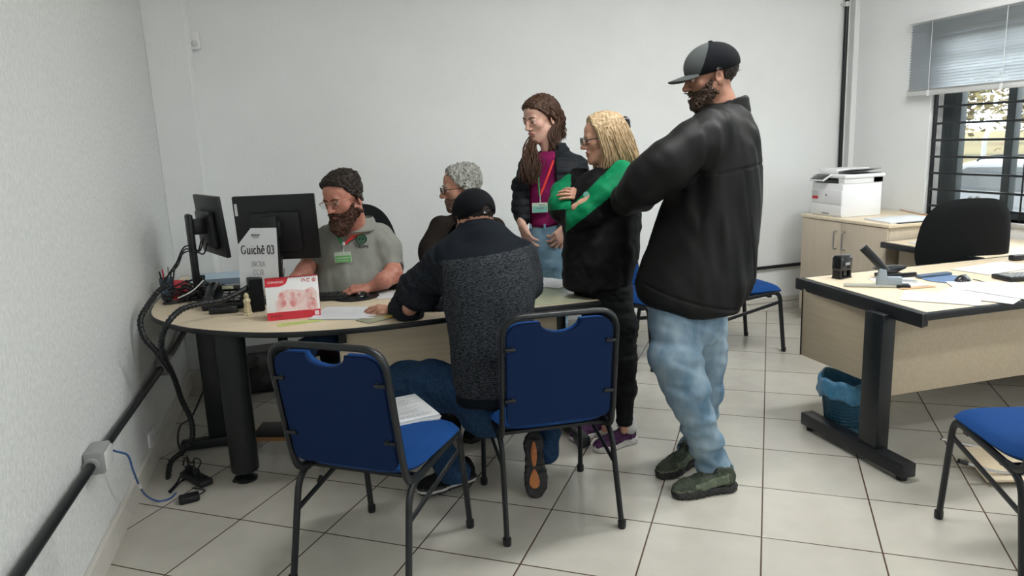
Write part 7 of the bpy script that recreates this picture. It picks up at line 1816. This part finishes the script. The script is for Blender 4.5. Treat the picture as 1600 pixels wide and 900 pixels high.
    cpx(f, [(812, 402, D + .05, 30), (822, 440, D + .12, 28), (800, 468, D + .28, 22), (720, 474, D + .40, 17), (640, 486, D + .37, 14)], .04)
    arm = lambda P: np.clip(((at(700, 400, D) - P) @ RH) / .05, 0, 1)
    folds(f, .004, (0, 0, 1), 91, (4, 10)); f.noise(.0035, (14, 14, 6), 92); cpx(f, [(745, 361, D + .095, 30), (757, 384, D + .03, 42)], .03); folds(f, .013, at(638, 480, D + .2) - at(700, 405, D), 93, (7, 26), mask=arm); folds(f, .006, at(638, 480, D + .2) - at(700, 405, D), 95, (12, 45), mask=arm)
    V, Q = f.mesh()
    def prj(C_):
        d = C_ - CP; z = d @ CF; return 800 + FPX * (d @ CR) / z, 450 - FPX * (d @ CU) / z, z
    bx = at(692, 398, D); 
    def yk(C_):
        L_ = (C_ - at(760, 392, D)) @ VF; return (L_[:, 2] > .000 + .10 * L_[:, 0]) & (np.abs(L_[:, 0]) < .21)
    def hb_(C_):
        L_ = (C_ - at(760, 604, D)) @ VF; return L_[:, 2] < .0 
    y_, rest = cut(V, Q, yk); h_, rest = cut(*rest, hb_)
    sl_, rest = cut(*rest, lambda C_: ((C_ - at(694, 420, D)) @ RH < 0) & ((C_ - at(694, 420, D)) @ RH * 1.0 < .0))
    sw = np_mesh('sweater', [rest], 'heather', t); np_mesh('sleeve', [sl_], 'sleeve_heather', sw); np_mesh('yoke', [y_], 'yoke', sw); np_mesh('waistband', [h_], 'yoke', sw)
    # dark jeans
    f = Fd(*bounds([at(590, 560, D - .25), at(880, 740, D - .1), at(700, 600, D + .7)], .12), .006)
    cpx(f, [(765, 618, D, 54), (765, 634, D + .02, 52)], .03)
    cpx(f, [(735, 612, D + .02, 40), (680, 602, D + .12, 38), (632, 598, D + .24, 32)], .03); cpx(f, [(632, 600, D + .24, 31), (664, 664, D + .24, 26), (704, 728, D + .18, 21), (712, 742, D + .15, 22)], .03)
    cpx(f, [(795, 615, D + .03, 40), (832, 612, D + .42, 32), (850, 650, D + .34, 24), (855, 705, D + .22, 19)], .03)
    f.noise(.004, (8, 30, 30), 96); f.noise(.004, (14, 14, 30), 97); np_mesh('jeans', [f.mesh()], 'jeans_dark', t)
    # left shoe flat-ish, toe to lower left; right shoe up on its toe with the sole to the camera
    shoe(t, np.array(onz(744, 748, 0.015)), 62, .285, 'shoe_black', 'sole_white', side=-1, stripe=True)
    tip = np.array(onz(836, 776, .012)); up_ = (UPV * 1.0 + FH * .55 + RH * .02); up_ /= np.linalg.norm(up_)
    hl_ = tip + up_ * .275; y = -up_; z = FH * 1.0 - UPV * .55; z -= y * (z @ y); z /= np.linalg.norm(z); x = np.cross(y, z)
    shoe(t, hl_, 0, .285, 'shoe_black', 'sole_black', 'orange', rot=np.stack([x, y, z], -1), side=1)
young_man()
